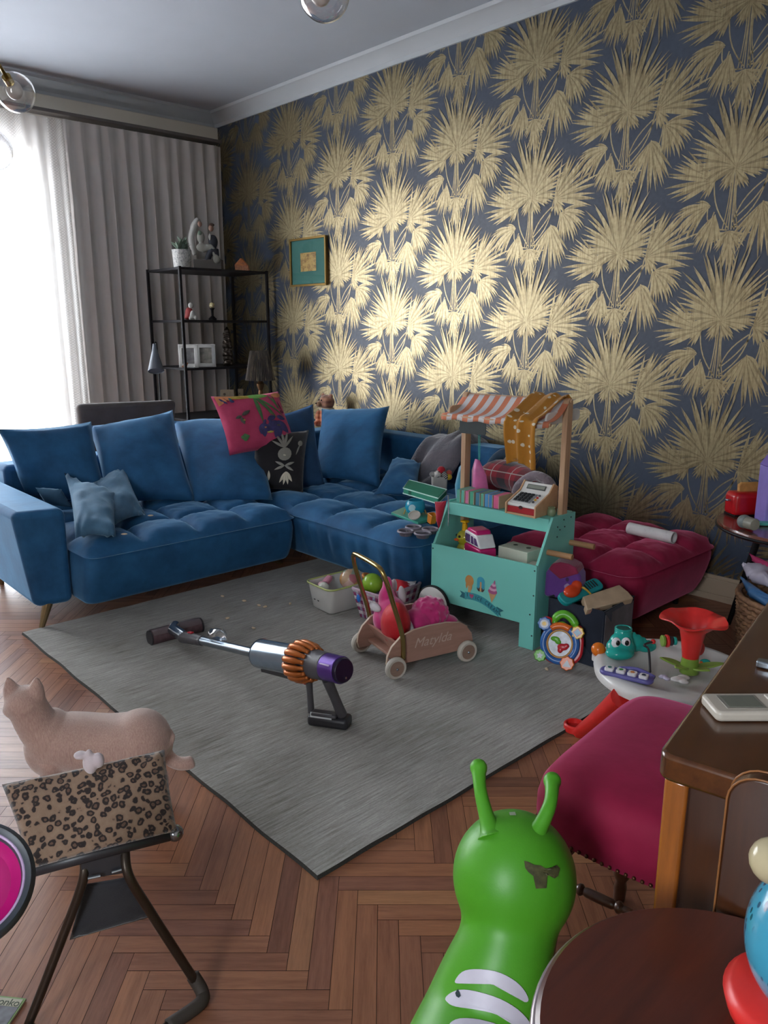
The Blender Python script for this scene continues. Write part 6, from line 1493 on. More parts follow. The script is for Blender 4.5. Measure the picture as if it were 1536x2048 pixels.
# ------------------------------------------------------------------ leopard print baby seat
def leopard():
    t = NT('leopard_cloth'); v = t.coords((1, 1, 1)); w_ = t.node('ShaderNodeMix', data_type='RGBA')
    nz = t.node('ShaderNodeTexNoise'); nz.inputs['Scale'].default_value = 45; t.link(v, nz.inputs['Vector'])
    ad = t.node('ShaderNodeMixRGB'); ad.blend_type = 'ADD'; ad.inputs[0].default_value = .012; t.link(v, ad.inputs[1]); t.link(nz.outputs['Color'], ad.inputs[2])
    vo = t.node('ShaderNodeTexVoronoi'); vo.inputs['Scale'].default_value = 74; vo.inputs['Randomness'].default_value = .7; t.link(ad.outputs[0], vo.inputs['Vector'])
    brk = t.noise(v, 110, 2)
    sm = t.node('ShaderNodeMath', operation='MULTIPLY_ADD'); sm.inputs[1].default_value = .45; sm.inputs[2].default_value = -.22; t.link(brk, sm.inputs[0])
    ds = t.node('ShaderNodeMath', operation='ADD'); t.link(vo.outputs['Distance'], ds.inputs[0]); t.link(sm.outputs[0], ds.inputs[1])
    c = t.ramp(ds.outputs[0], [(0, lin('#5d4438')), (.19, lin('#6b5040')), (.25, lin('#241a18')), (.44, lin('#2a1e1b')), (.50, lin('#8b705c')), (1, lin('#98806a'))])
    t.link(c, t.b.inputs['Base Color']); P(t.b, rough=.9, sheen=.5); t.bump(t.noise(v, 500, 2), .4, .0015); return t.m
LK = [(4.374, -3.150, 0.462), (4.461, -2.886, 0.462), (4.569, -2.924, 0.362), (4.494, -3.153, 0.362)]
lcen = sum((V3(q) for q in LK), V3())/4
lp = thing('baby_seat', 'leopard print baby seat on bent metal legs in front of the cat', 'baby seat', (lcen.x, lcen.y, 0))
def wavyp(K, t, seed):
    return MB().pillow(*K, t, n=26, pinch=.02, crease=.007, seed=seed, power=.28)
wavyp(LK, .030, 21).build('backrest', leopard(), lp, world=True, smooth=180)
M_dkm = plain('dark_bronze_tube', '#4a4139', .35, .75)
MB().tube([(4.473, -3.151, 0.345), (4.509, -3.037, 0.345), (4.551, -2.913, 0.345)], .012, 14).build('cross_bar', M_dgrey, lp, world=True, smooth=180)
for q in ((4.474, -3.148, 0.345), (4.550, -2.919, 0.345)): MB().ell(q, (.015, .015, .015)).build('end_cap', plain('chrome_cap_%d' % int(q[1]*1000), '#8c8f94', .2, .9), lp, world=True)
bk = MB(); bk.hexa([(4.500, -3.072, 0.300), (4.537, -3.004, 0.300), (4.520, -2.993, 0.295), (4.484, -3.062, 0.295), (4.498, -3.074, 0.345), (4.522, -3.003, 0.345), (4.507, -2.993, 0.340), (4.480, -3.064, 0.340)]); bk.build('bracket', M_dgrey, lp, world=True, bevel=.002)
rl = [(4.516, -3.000, 0.335), (4.542, -3.008, 0.300), (4.552, -2.981, 0.220), (4.578, -2.911, 0.030)]
ll = [(4.478, -3.061, 0.335), (4.497, -3.070, 0.300), (4.467, -3.107, 0.180), (4.438, -3.172, 0.016)]
for pp in (rl, ll): MB().tube(curve3(pp, 6), .0085, 12).build('leg', M_dkm, lp, world=True, smooth=180)
MB().tube(curve3([(4.570, -2.914, 0.045), (4.591, -2.907, 0.016), (4.607, -2.923, 0.013), (4.610, -2.988, 0.013)], 6), .0125, 12).build('foot_grip', plain('worn_rubber', '#3a322c', .7), lp, world=True, smooth=180)
MB().tube(curve3([(4.610, -2.988, 0.013), (4.605, -3.076, 0.012), (4.535, -3.152, 0.012), (4.440, -3.173, 0.016)], 6), .0085, 10).build('base_tube', M_dkm, lp, world=True, smooth=180)
for q0, q1 in (((4.513, -3.068, 0.309), (4.521, -3.049, 0.309)), ((4.526, -3.031, 0.309), (4.532, -3.011, 0.309))): MB().tube([q0, q1], .003, 8).build('rivet', M_steel, lp, world=True)
MB().pillow((4.473, -3.062, 0.270), (4.510, -2.991, 0.270), (4.506, -2.958, 0.160), (4.458, -3.093, 0.160), .012, seed=31, pinch=.01, crease=.003, power=.25).build('sling', fabric('dark_mesh', '#2d2d32', '#26262b'), lp, world=True, smooth=180)
bw0 = V3((4.443, -3.020, 0.475))
bn_ = thing('bunny_toy', 'small white bunny shaped soft toy on the top edge of the leopard print seat', 'soft toy', tuple(bw0))
M_bun = fabric('bunny_white', '#cfc0c2', '#bfaeb2', sheen=.8)
b = MB(); b.ell((0, 0, .004), (.017, .012, .018)); b.ell((.016*CR.x, .016*CR.y, .012), (.013, .010, .014)); b.ell((-.016*CR.x, -.016*CR.y, .022), (.013, .012, .006)); b.ell((0, 0, .026), (.006, .006, .008)); b.build('body', M_bun, bn_, remesh=.0024)

# ------------------------------------------------------------------ magenta round seat at the left edge
S0 = V3((4.773, -3.298, 0.579)); nS = ((CAM-S0).normalized()*.9+V3((0, 0, .35))).normalized()
Sf = frame(S0, nS.cross(V3((0, 0, 1))), V3((0, 0, 1))); 
zz = nS; xx = zz.cross(V3((0, 0, 1))).normalized(); yy = zz.cross(xx); SFm = Matrix((xx, yy, zz)).transposed().to_4x4(); SFm.translation = S0
sc_ = thing('kids_stool', 'round magenta stool seat with a dark grey rubber rim cut by the left edge', 'seat', (S0.x, S0.y, 0))
MB().lathe([(.001, -.024), (.060, -.020), (.078, -.004), (.080, .000)], 48, 0, SFm @ Matrix.Scale(.80, 4), capb=False, capt=False).build('seat_shell', plain('magenta_shell', '#b5166e', .25), sc_, world=True, solid=.002)
MB().lathe([(.074, -.018), (.086, -.022), (.094, -.010), (.095, .002), (.088, .010), (.079, .006), (.074, -.006), (.074, -.018)], 56, 0, SFm @ Matrix.Scale(.80, 4), capb=False, capt=False).build('rim', plain('slate_rubber', '#3c424a', .45), sc_, world=True, smooth=70)
MB().tube([tuple(SFm @ V3((.0628*math.cos(a), .0628*math.sin(a), .0032))) for a in [2*PI*i/48 for i in range(48)]], .0022, 8, closed=True).build('lilac_bead', plain('lilac_bead', '#b9a0c4', .3), sc_, world=True, smooth=180)
MB().tube([tuple(S0-nS*.02), (S0.x-.03, S0.y-.03, .38), (S0.x-.03, S0.y-.03, .02)], .014, 12).build('post', M_dgrey, sc_, world=True, smooth=60)
MB().lathe([(.09, 0), (.09, .008), (.03, .02)], 30, 0, Matrix.Translation((S0.x-.03, S0.y-.03, 0))).build('base', M_dgrey, sc_, world=True)
# magazine
q = [V3((4.269, -3.238, 0.004)), V3((4.367, -3.154, 0.004)), V3((4.436, -3.203, 0.004)), V3((4.345, -3.278, 0.004))]
MGm = frame(q[0], q[1]-q[0], q[0]-q[3]); wM = (q[1]-q[0]).length; hM = (q[0]-q[3]).length
mg = thing('magazine', 'magazine with a green edge lying on the parquet at the bottom left corner', 'magazine', MGm)
MB().box((wM/2, -hM/2, -.001), (wM, hM, .004)).build('pages', plain('page_cream', '#b9b39c', .7), mg)
MB().box((wM/2, -hM/2, .0014), (wM, hM, .0006)).build('cover', plain('cover_green', '#6f8f4a', .5), mg)
MB().box((wM/2, -hM/2-.004, .0020), (wM-.006, hM-.014, .0005)).build('cover_picture', plain('cover_photo', '#5a5b62', .4, var=.5, scale=40), mg)
MB().box((wM/2-.001, -.012, .0024), (wM-.006, .017, .0004)).build('title_band', plain('title_cream', '#a7a48c', .5), mg)
text('title', 'onko', .021, plain('title_ink', '#2f3a26', .6), mg, MGm @ Matrix.Translation((wM*.80, -.013, .0028)), .0002, space=.95)

# ------------------------------------------------------------------ magenta stool
M_magw = velvet('crimson_velvet', '#7d1031', '#971a40', '#d8709a')
s0, s1 = V3((5.025, -2.485, 0)), V3((4.985, -2.075, 0))
msl = thing('upholstered_stool', 'magenta velvet stool with a row of nail heads, half under the desk', 'stool', (5.2, -2.28, 0))
m = MB(); sx0, sx1 = 5.015, 5.42; nn = 30
cor = [V3((5.010, -2.500, 0)), V3((5.400, -2.430, 0)), V3((5.350, -1.985, 0)), V3((4.962, -2.045, 0))]
def seatp(u, v, k):
    a = cor[0]*(1-u)*(1-v)+cor[1]*u*(1-v)+cor[2]*u*v+cor[3]*(1-u)*v; c = sum(cor, V3())/4
    return c+(a-c)*k
lvl = [(.97, .395), (1.0, .400), (1.012, .425), (1.01, .455), (.985, .478), (.94, .492), (.85, .500), (.6, .506), (.3, .508), (.02, .508)]
per = [(i/nn, 0) for i in range(nn)]+[(1, i/nn) for i in range(nn)]+[(1-i/nn, 1) for i in range(nn)]+[(0, 1-i/nn) for i in range(nn)]
def rnd(u, v):
    x, y = 2*u-1, 2*v-1; l = (abs(x)**7+abs(y)**7)**(1/7); return ((x/l)+1)/2, ((y/l)+1)/2
for k, z_ in lvl:
    for i, (u, v) in enumerate(per):
        u2, v2 = rnd(u, v); p = seatp(u2, v2, k); zz_ = z_
        if z_ < .41: zz_ -= .018*math.sin(PI*(i % nn)/nn)*(1 if i < nn or i >= 3*nn else .3)-.004
        m.v.append((p.x, p.y, zz_))
L = len(per)
for j in range(len(lvl)-1):
    for i in range(L): m.f.append((j*L+i, j*L+(i+1) % L, (j+1)*L+(i+1) % L, (j+1)*L+i)); m.m.append(0)
m.f.append(tuple(range((len(lvl)-1)*L, len(lvl)*L))); m.m.append(0); m.f.append(tuple(reversed(range(L)))); m.m.append(0)
m.build('seat', M_magw, msl, world=True, smooth=70)
M_nail = plain('antique_nail', '#5a3a28', .35, .8)
for i in list(range(0, nn, 1))+list(range(4*nn-nn, 4*nn, 1)):
    u2, v2 = rnd(*per[i]); p = seatp(u2, v2, 1.006); zz_ = .408-.018*math.sin(PI*(i % nn)/nn)
    MB().ell((p.x, p.y, zz_), .0035, seg=8, rings=6).build('nail_head', M_nail, msl, world=True)
M_oldw = wood('old_walnut', '#3b2418', '#5a3926', .3, scale=(20, 20, 3), coat=.4)
def turned(p0, p1, r_, name, par):
    L_ = (V3(p1)-V3(p0)).length; pr = []
    for i in range(25): t = i/24; pr.append((r_*(.75+.25*math.sin(t*PI))+(r_*.28 if i in (4, 5, 19, 20) else 0)-(r_*.2 if i in (3, 6, 18, 21) else 0), L_*t))
    return MB().lathe(pr, 16, 0, zto(p0, p1)).build(name, M_oldw, par, world=True, smooth=60)
lg_ = [((5.065, -2.455, .42), (5.045, -2.475, 0)), ((5.36, -2.40, .42), (5.38, -2.42, 0)), ((5.32, -2.06, .42), (5.34, -2.03, 0)), ((5.01, -2.11, .42), (4.985, -2.09, 0))]
for a, c in lg_: turned(a, c, .017, 'leg', msl)
turned((4.963, -2.261, 0.120), (5.092, -2.240, 0.120), .0105, 'stretcher', msl)
MB().tube([(5.088, -2.395, 0.385), (5.059, -2.435, 0.330)], .0055, 10).build('brace', M_oldw, msl, world=True)

# ------------------------------------------------------------------ desk with a hanging leaf
DA = math.radians(11); DM_ = TR(5.326, -2.676, 0, rz=DA)
M_desk = wood('desk_walnut', '#3f2212', '#5f3719', .22, scale=(24, 2.5, 24), coat=.7, bump=.0002)
M_desk2 = wood('desk_side_walnut', '#341a0c', '#4a2811', .3, scale=(24, 24, 2.5), coat=.4, bump=.0002)
dsk = thing('writing_desk', 'dark polished walnut desk with rounded corners at the right edge', 'desk', DM_)
b = MB(); b.prism([(x+.40, y+.58) for x, y in rrect(.80, 1.16, .018, 5)], .034, 0, Matrix.Translation((0, 0, .716))); b.build('desk_top', M_desk, dsk, bevel=.005, seg=3)
for x, y in ((.020, .022), (.78, .022), (.020, 1.138), (.78, 1.138)):
    MB().hexa([(x-.009, y-.012, 0), (x+.012, y-.012, 0), (x+.012, y+.012, 0), (x-.009, y+.012, 0), (x-.012, y-.014, .716), (x+.016, y-.014, .716), (x+.016, y+.014, .716), (x-.012, y+.014, .716)]).build('leg', wood('desk_leg_%d' % int(x*100+y*10), '#7a4419', '#a35f24', .25, scale=(30, 30, 3), coat=.6), dsk, bevel=.004)
MB().box((.40, .030, .40), (.74, .014, .63)).build('end_board', M_desk2, dsk)
MB().box((.40, 1.13, .40), (.74, .014, .63)).build('end_board', M_desk2, dsk)
MB().box((.78, .58, .64), (.016, 1.08, .14)).build('apron', M_desk2, dsk)
b = MB(); b.prism([(0, .10), (.62, .10), (.62, .768)]+[(.034+.034*math.cos(math.radians(a)), .734+.034*math.sin(math.radians(a))) for a in range(90, 181, 15)], .018, 0, Matrix(((1, 0, 0, .084), (0, 0, -1, -.004), (0, 1, 0, 0), (0, 0, 0, 1))))
lf = b.build('hanging_leaf', M_desk2, dsk, bevel=.003, seg=2)
edge = [(.0, .10)]+[(.034+.034*math.cos(math.radians(a)), .734+.034*math.sin(math.radians(a))) for a in range(180, 89, -15)]+[(.62, .768)]
MB().tube([(x+.084, -.0215, z_) for x, z_ in edge], .0012, 8).build('leaf_beading', plain('beading_brown', '#8a5a34', .3), lf, smooth=180)
MB().tube([(x+.084, -.004, z_+.001) for x, z_ in edge], .0012, 8).build('leaf_beading', plain('beading_brown2', '#8a5a34', .3), lf, smooth=180)
# handset
q0, q1 = V3((5.322, -2.538, 0.751)), V3((5.373, -2.482, 0.751)); wdt = (V3((5.314, -2.506, 0.751))-V3((5.340, -2.554, 0.751))).length
HM = frame(q0, q1-q0, V3((5.314, -2.506, 0.751))-V3((5.340, -2.554, 0.751)))
hs = thing('cordless_handset', 'white cordless phone handset with a grey screen lying on the desk', 'phone', HM)
M_hs = plain('phone_white', '#b8b0a4', .35, var=.03)
b = MB(); b.prism([(x+.075, y) for x, y in rrect(.15, wdt*1.0, .008, 5)], .014, 0); b.build('body', M_hs, hs, bevel=.004, seg=3)
MB().box((.043, .001, .0142), (.052, wdt*.66, .0012)).build('screen_frame', plain('phone_silver', '#9a958c', .3, .4), hs, bevel=.0004)
MB().box((.043, .001, .0150), (.044, wdt*.56, .0008)).build('screen', plain('phone_screen', '#6f7268', .15), hs)
MB().box((.094, .0, .0146), (.026, wdt*.7, .0025)).build('control_pad', plain('phone_pad', '#cfc9bf', .3), hs, bevel=.001)
for i in range(3): MB().box((.092+.007*i, -wdt*.12, .0162), (.004, wdt*.34, .0012)).build('key', plain('phone_key_%d' % i, '#3a3d44', .4), hs)
for i in range(3):
    for j in range(3): MB().box((.115+.011*i, (j-1)*wdt*.25, .0146), (.008, wdt*.16, .0015)).build('key', M_hs, hs)
sbx = V3((5.327, -2.339, 0.751)); tag(MB().prism([(x, y) for x, y in rrect(.045, .018, .005)], .010).build('silver_lighter', M_steel, at=(*sbx, .2), bevel=.002), 'small silver metal object on the desk behind the phone', 'lighter')
# white framed board behind the desk edge
BB = [V3((5.085, -1.947, 0.512)), V3((5.170, -2.030, 0.655)), V3((5.189, -2.006, 0.655))]
bd = thing('picture_board', 'white framed clear board with a pink lower part standing on the stool behind the desk', 'board', tuple(BB[0]))
ed_ = (BB[2]-BB[1]).normalized(); dn_ = BB[0]-BB[1]
def bar(p, q_, w_, name, mat): MB().tube([tuple(p), tuple(q_)], w_, 8).build(name, mat, bd, world=True)
M_wfr = plain('white_board_frame', '#cfc9cc', .4)
TRp = BB[1]+ed_*.085; BRp = BB[0]+ed_*.085
for p, q_ in ((BB[0], BB[1]), (BB[1], TRp), (TRp, BRp), (BRp, BB[0])): bar(p, q_, .0032, 'frame', M_wfr)
mdp, mdq = lerp(BB[0], BB[1], .48), lerp(BRp, TRp, .48)
MB().add([tuple(BB[0]), tuple(BRp), tuple(mdq), tuple(mdp)], [(0, 1, 2, 3)]).build('lower_sheet', plain('pale_pink_sheet', '#b7a3b0', .3), bd, world=True, smooth=0, solid=.002)
MB().add([tuple(mdp), tuple(mdq), tuple(TRp), tuple(BB[1])], [(0, 1, 2, 3)]).build('clear_sheet', M_clear, bd, world=True, smooth=0, solid=.001)
MB().tube([tuple(mdp), tuple(lerp(mdp, mdq, .4))], .004, 8).build('red_strip', M_redl, bd, world=True)

# ------------------------------------------------------------------ round stool with a roly-poly toy
RS = V3((5.515, -2.85, 0))
rs = thing('round_stool', 'round dark wooden stool with a pale metal edge in the right foreground', 'stool', tuple(RS))
M_stw = wood('red_brown_seat', '#3f1b10', '#5c2a1a', .32, scale=(30, 3, 3), coat=.35)
MB().lathe([(.165, .575), (.183, .580), (.1845, .596), (.180, .600), (.0005, .601)], 72).build('seat', M_stw, rs, smooth=40)
MB().tube([(.1845*math.cos(2*PI*i/72), .1845*math.sin(2*PI*i/72), .588) for i in range(72)], .0050, 8, closed=True).build('edge_trim', plain('pale_metal_edge', '#a89ca0', .3, .7), rs, smooth=180)
for a in (20, 110, 200, 290):
    ca, sa = math.cos(math.radians(a)), math.sin(math.radians(a)); MB().cyl((ca*.12, sa*.12, .578), (ca*.17, sa*.17, 0), .016, .012, 12).build('leg', M_oldw, rs)
tb0 = V3((5.542, -2.797, 0.602))
rp_ = thing('roly_poly_toy', 'blue speckled roly-poly toy with a red base and cream top ball on the round stool', 'toy', tuple(tb0))
def speck():
    t = NT('blue_speckled'); vo = t.node('ShaderNodeTexVoronoi'); vo.inputs['Scale'].default_value = 1; t.link(t.coords((150, 150, 70)), vo.inputs['Vector'])
    n = t.noise(t.coords(), 12, 2); sp = t.ramp(vo.outputs['Distance'], [(.0, (1, 1, 1)), (.30, (1, 1, 1)), (.36, (0, 0, 0))]); nm = t.ramp(n, [(.42, (0, 0, 0)), (.46, (1, 1, 1))])
    t.link(t.mix(t.mix(1.0, sp, nm, 'MULTIPLY'), lin('#3f97b4'), lin('#14506e')), t.b.inputs['Base Color']); P(t.b, rough=.2, coat=.4); return t.m
b = MB(); b.lathe([(.001, 0), (.042, .004), (.062, .020), (.066, .034), (.058, .044), (.001, .044)], 40); b.build('base', M_redl, rp_, smooth=60)
b = MB(); b.ell((0, 0, .102), (.054, .054, .072), seg=40, rings=24); b.build('body', speck(), rp_, smooth=180)
MB().lathe([(.030, .158), (.036, .166), (.024, .178), (.010, .182)], 30).build('red_collar', M_redl, rp_, smooth=60)
MB().ell((-.043*CR.x, -.043*CR.y, .186), .020).build('top_ball', plain('cream_pearl', '#b7ab8a', .15), rp_)
MB().cyl((-.040*CR.x, -.040*CR.y, .176), (0, 0, .168), .006, .006).build('ball_stem', M_redl, rp_)

# ------------------------------------------------------------------ framed picture on the wallpaper
pf = thing('framed_picture', 'gold framed picture with a wide green mat on the palm wallpaper', 'picture', (1.180, -.004, 1.690))
M_gframe = plain('antique_gold', '#8f7440', .4, .7)
w_, h_ = .412, .322
b = MB()
for c_, d_ in (((0, -.012, h_/2-.006), (w_, .024, .012)), ((0, -.012, -h_/2+.006), (w_, .024, .012)), ((-w_/2+.006, -.012, 0), (.012, .024, h_)), ((w_/2-.006, -.012, 0), (.012, .024, h_))): b.box(c_, d_)
b.build('frame', M_gframe, pf, bevel=.003)
MB().box((0, -.008, 0), (w_-.02, .008, h_-.02)).build('mat', plain('green_mat', '#2f6a62', .7, var=.03), pf)
def art():
    t = NT('small_painting'); v = t.coords((9, 9, 14))
    t.link(t.ramp(t.noise(v, 2.2, 5, .7), [(.25, lin('#4a3022')), (.42, lin('#8c6a35')), (.55, lin('#b89a55')), (.72, lin('#7d5a38'))]), t.b.inputs['Base Color']); P(t.b, rough=.5); return t.m
MB().box((0, -.0125, 0), (.178, .002, .126)).build('painting', art(), pf)
MB().box((0, -.019, 0), (w_-.02, .002, h_-.02)).build('glass', thin_glass('picture_glass', (1, 1, 1), .012), pf, smooth=0)

# ------------------------------------------------------------------ black shelf unit in the corner
sh_ = thing('shelf_unit', 'tall black metal shelf unit in the corner in front of the grey drape', 'shelf unit', (.4875, -.415, 0))
M_shelf = plain('black_shelf_metal', '#1d1c20', .5, .4)
X0, X1, Y0, Y1 = -.2375, .2375, -.355, .355
for x in (X0, X1):
    for y in (Y0, Y1): MB().box((x, y, .825), (.018, .018, 1.65)).build('post', M_shelf, sh_, bevel=.001)
for z_ in (.10, .60, .962, 1.293, 1.645): MB().box((0, 0, z_-.008), (.475, .71, .016)).build('shelf', M_shelf, sh_, bevel=.001)
sdir = CR; sang = math.atan2(CR.y, CR.x)
def SHM(x, y, z_): return TR(x, y, z_, rz=sang)      # faces the room's diagonal
pt_ = thing('potted_plant', 'pale green plant in a white patterned pot on top of the shelf unit', 'potted plant', SHM(.62, -.690, 1.646))
def potm():
    t = NT('pot_pattern'); t.link(t.ramp(t.noise(t.coords(), 55, 2, .5), [(.46, lin('#b9b9b6')), (.52, lin('#6d7274')), (.56, lin('#b9b9b6'))]), t.b.inputs['Base Color']); P(t.b, rough=.5); return t.m
MB().lathe([(.056, 0), (.060, .005), (.066, .120), (.062, .120), (.056, .10)], 28).build('pot', potm(), pt_)
M_fol = plain('sage_leaf', '#66796a', .7, var=.2)
r = random.Random(2)
fo = MB()
for k in range(34):
    a = r.uniform(0, 2*PI); el = r.uniform(.5, 1.4); l = r.uniform(.06, .125)
    M_ = Matrix.Translation((r.uniform(-.03, .03), r.uniform(-.03, .03), .11)) @ Matrix.Rotation(a, 4, 'Z') @ Matrix.Rotation(-el, 4, 'Y')
    fo.prism(leafp(0, 0, 0, l, .03, 6), .001, 0, M_)
fo.build('foliage', M_fol, pt_, smooth=0)
# wedding couple figurine
wf_ = thing('wedding_figurine', 'bride in white veil and groom in dark suit figurine sitting on the shelf unit', 'figurine', SHM(.60, -.475, 1.646))
px = .0038
def fx(x, y): return ((x-425)*px, 0, (532-y)*px)
def E_(mb, x, y, rx, ry, rz_, dy=0): mb.ell(((x-425)*px, dy, (532-y)*px), (rx, ry, rz_))
M_veil = plain('veil_white', '#a9a8a4', .7); M_dress = plain('dress_ivory', '#8f8e86', .7); M_suit = plain('suit_navy', '#1f2430', .6); M_skin = plain('figurine_skin', '#8d6c5c', .6); M_hair = plain('figurine_hair', '#4a332a', .7); M_stone = plain('bench_grey', '#57524e', .8)
b = MB(); b.box((0, .02, .035), (.20, .08, .07)); b.build('bench', M_stone, wf_, bevel=.004)
b = MB(); b.tube(curve3([fx(411, 440), fx(402, 456), fx(396, 475), fx(398, 492), fx(401, 506)], 4), [.012, .018, .022, .024, .026]+[.022]*8+[.016]*4, 12); E_(b, 409, 446, .026, .024, .024, .01); b.build('veil', M_veil, wf_, remesh=.005)
b = MB(); E_(b, 414, 474, .028, .03, .042); E_(b, 415, 492, .04, .035, .03); b.tube([fx(415, 494), fx(432, 492), fx(441, 506)], [.03, .028, .02], 12); E_(b, 443, 514, .026, .025, .03, -.02); b.build('dress', M_dress, wf_, remesh=.005)
b = MB(); E_(b, 414, 451, .015, .016, .020, -.010); b.build('bride_head', M_skin, wf_); b = MB(); E_(b, 414, 467, .014, .012, .016, -.025); b.build('bouquet', M_fol, wf_)
b = MB(); E_(b, 436, 482, .034, .03, .050, .01); b.tube([fx(436, 495), fx(428, 505), fx(420, 525)], [.028, .024, .018], 12); b.tube([fx(440, 495), fx(442, 508), fx(440, 528)], [.026, .02, .018], 12); b.build('suit', M_suit, wf_, remesh=.005)
b = MB(); E_(b, 434, 458, .018, .018, .024, 0); b.build('groom_head', M_skin, wf_); b = MB(); E_(b, 435, 452, .020, .02, .012, .004); b.build('groom_hair', M_hair, wf_)
b = MB(); E_(b, 432, 474, .008, .008, .022, -.022); b.build('shirt', M_veil, wf_)
am = MB(); am.add([(-.052, -.03, 0), (.052, -.03, 0), (.052, .03, 0), (-.052, .03, 0), (-.056, -.03, .045), (.048, -.03, .040), (.045, .03, .042), (-.052, .03, .048), (-.012, -.012, .098), (.006, .010, .092)],
       [(3, 2, 1, 0), (0, 1, 5, 4), (1, 2, 6, 5), (2, 3, 7, 6), (3, 0, 4, 7), (4, 5, 8), (5, 6, 9, 8), (6, 7, 9), (7, 4, 8, 9)])
tag(am.build('amber_crystal', plain('amber', '#a8602c', .3, var=.4, scale=90), at=SHM(.60, -.185, 1.646), smooth=0, bevel=.004), 'orange amber crystal ornament at the right end of the shelf top', 'ornament')
# second shelf
fg = thing('jester_figurine', 'small seated figurine in red and white on the second shelf', 'figurine', SHM(.60, -.63, 1.294))
b = MB(); b.ell((-.015, 0, .045), (.030, .025, .045)); b.ell((-.03, 0, .02), (.022, .022, .02)); b.build('coat', plain('coat_red', '#8e2a2a', .6), fg, remesh=.005)
b = MB(); b.ell((.01, -.01, .035), (.022, .02, .032)); b.ell((.035, -.015, .015), (.012, .012, .018)); b.ell((-.005, -.015, .012), (.012, .012, .018)); b.build('trousers', M_veil, fg, remesh=.005)
b = MB(); b.ell((0, 0, .100), (.020, .02, .022)); b.build('head', M_veil, fg)
gb = thing('gold_globe_ornament', 'tiny gold and white globe ornament on a dark stand on the second shelf', 'ornament', SHM(.60, -.46, 1.294))
MB().ell((0, 0, .105), .020).build('globe', stripes('gold_band', '#b7a565', '#d0c9b0', 30), gb); b = MB(); b.lathe([(.028, 0), (.03, .01), (.008, .03), (.010, .07), (.02, .085)], 20); b.build('stand', M_shelf, gb)
# third shelf
M_wood_w = plain('frame_white', '#b9b9b6', .5, var=.03)
for i, (y, x, lbl) in enumerate(((-.672, .60, 'left of the two white photo frames on the third shelf, behind the shelf post'), (-.530, .60, 'right of the two white photo frames on the third shelf'))):
    f = thing('photo_frame', lbl, 'photo frame', SHM(x, y, .963), 'pair of white photo frames')
    b = MB(); W3, H3 = .135, .158
    for c_, d_ in (((0, 0, H3-.012), (W3, .018, .024)), ((0, 0, .012), (W3, .018, .024)), ((-W3/2+.012, 0, H3/2), (.024, .018, H3)), ((W3/2-.012, 0, H3/2), (.024, .018, H3))): b.box(c_, d_)
    b.build('frame', M_wood_w, f, bevel=.003)
    MB().box((0, .004, H3/2), (W3-.03, .004, H3-.03)).build('photo', plain('old_photo_%d' % i, ['#5f5f60', '#7b776e'][i], .5, var=.45, scale=28), f)
tt = MB(); 
for z_, r_ in ((.02, .036), (.055, .030), (.085, .036), (.115, .026), (.145, .034), (.175, .030), (.205, .022), (.235, .024), (.262, .012)):
    tt.ell((0, 0, z_), (r_, r_*.8, .024)); tt.ell((-r_*.8, -.01, z_-.006), (.012, .014, .014)); tt.ell((r_*.8, -.01, z_-.006), (.012, .014, .014)); tt.ell((0, -r_*.7, z_), (.010, .010, .010))
tag(tt.build('bronze_statuette', plain('dark_bronze_figure', '#3d352e', .35, .7, var=.4, scale=60), at=SHM(.60, -.345, .963), remesh=.0045), 'tall dark bronze carved statuette on the third shelf', 'statuette')
bd_ = MB(); bd_.ell((0, 0, .016), (.016, .010, .012)); bd_.ell((.014, 0, .030), (.009, .008, .008)); bd_.ell((-.016, 0, .008), (.012, .006, .006))
tag(bd_.build('orange_bird', plain('orange_clay', '#8f5636', .6), at=SHM(.66, -.735, .963), remesh=.003), 'tiny orange bird ornament at the left end of the third shelf', 'ornament')
for y, w3, hx_, lb in ((-.305, .105, '#8a7b66', 'tan card leaning on the lower shelf, the wider of the two'), (-.185, .04, '#8f8169', 'narrow tan card on the lower shelf beside the lamp')):
    o = tag(MB().box((0, 0, .088), (w3, .010, .175)).build('greeting_card', plain('card_'+str(w3), hx_, .8, var=.1), at=SHM(.50, y, .602), bevel=.001), lb, 'card')
    for xx, z_ in ((-.2, .14), (.2, .11), (-.1, .06)): MB().cyl((w3*xx, -.0048, z_), (w3*xx, -.006, z_), w3*.1, seg=12).build('print', plain('card_print_%s_%s' % (w3, xx), '#4d4036', .8), o)
# table lamp on a small table behind the sofa corner
lt = thing('corner_table', 'small dark table behind the sofa corner under the lamp', 'side table', (.95, -.30, 0))
MB().lathe([(.17, .585), (.18, .59), (.18, .605), (.0005, .608)], 40).build('table_top', M_oldw, lt, smooth=40)
for a in (30, 150, 270): MB().cyl((.12*math.cos(math.radians(a)), .12*math.sin(math.radians(a)), .587), (.15*math.cos(math.radians(a)), .15*math.sin(math.radians(a)), 0), .012, .010, 10).build('leg', M_oldw, lt)
la = thing('table_lamp', 'table lamp with a dark pleated shade and brass stem in the corner', 'lamp', (.95, -.30, .608))
M_cord2 = plain('stem_brass', '#6e5136', .35, .7)
b = MB(); b.lathe([(.06, 0), (.062, .012), (.015, .03), (.010, .06), (.012, .14), (.020, .17), (.014, .19), (.026, .215), (.030, .235), (.018, .255), (.008, .275)], 24); b.build('stem', M_cord2, la)
n = 96; vs_ = []
for r_, z_ in ((.104, .262), (.100, .275), (.066, .458), (.062, .472)):
    for k in range(n): a = 2*PI*k/n; rr = r_*(1+.035*(1 if k % 2 else -1)); vs_.append((rr*math.cos(a), rr*math.sin(a), z_))
sm = MB().add(vs_, [(j*n+k, j*n+(k+1) % n, (j+1)*n+(k+1) % n, (j+1)*n+k) for j in range(3) for k in range(n)]); 
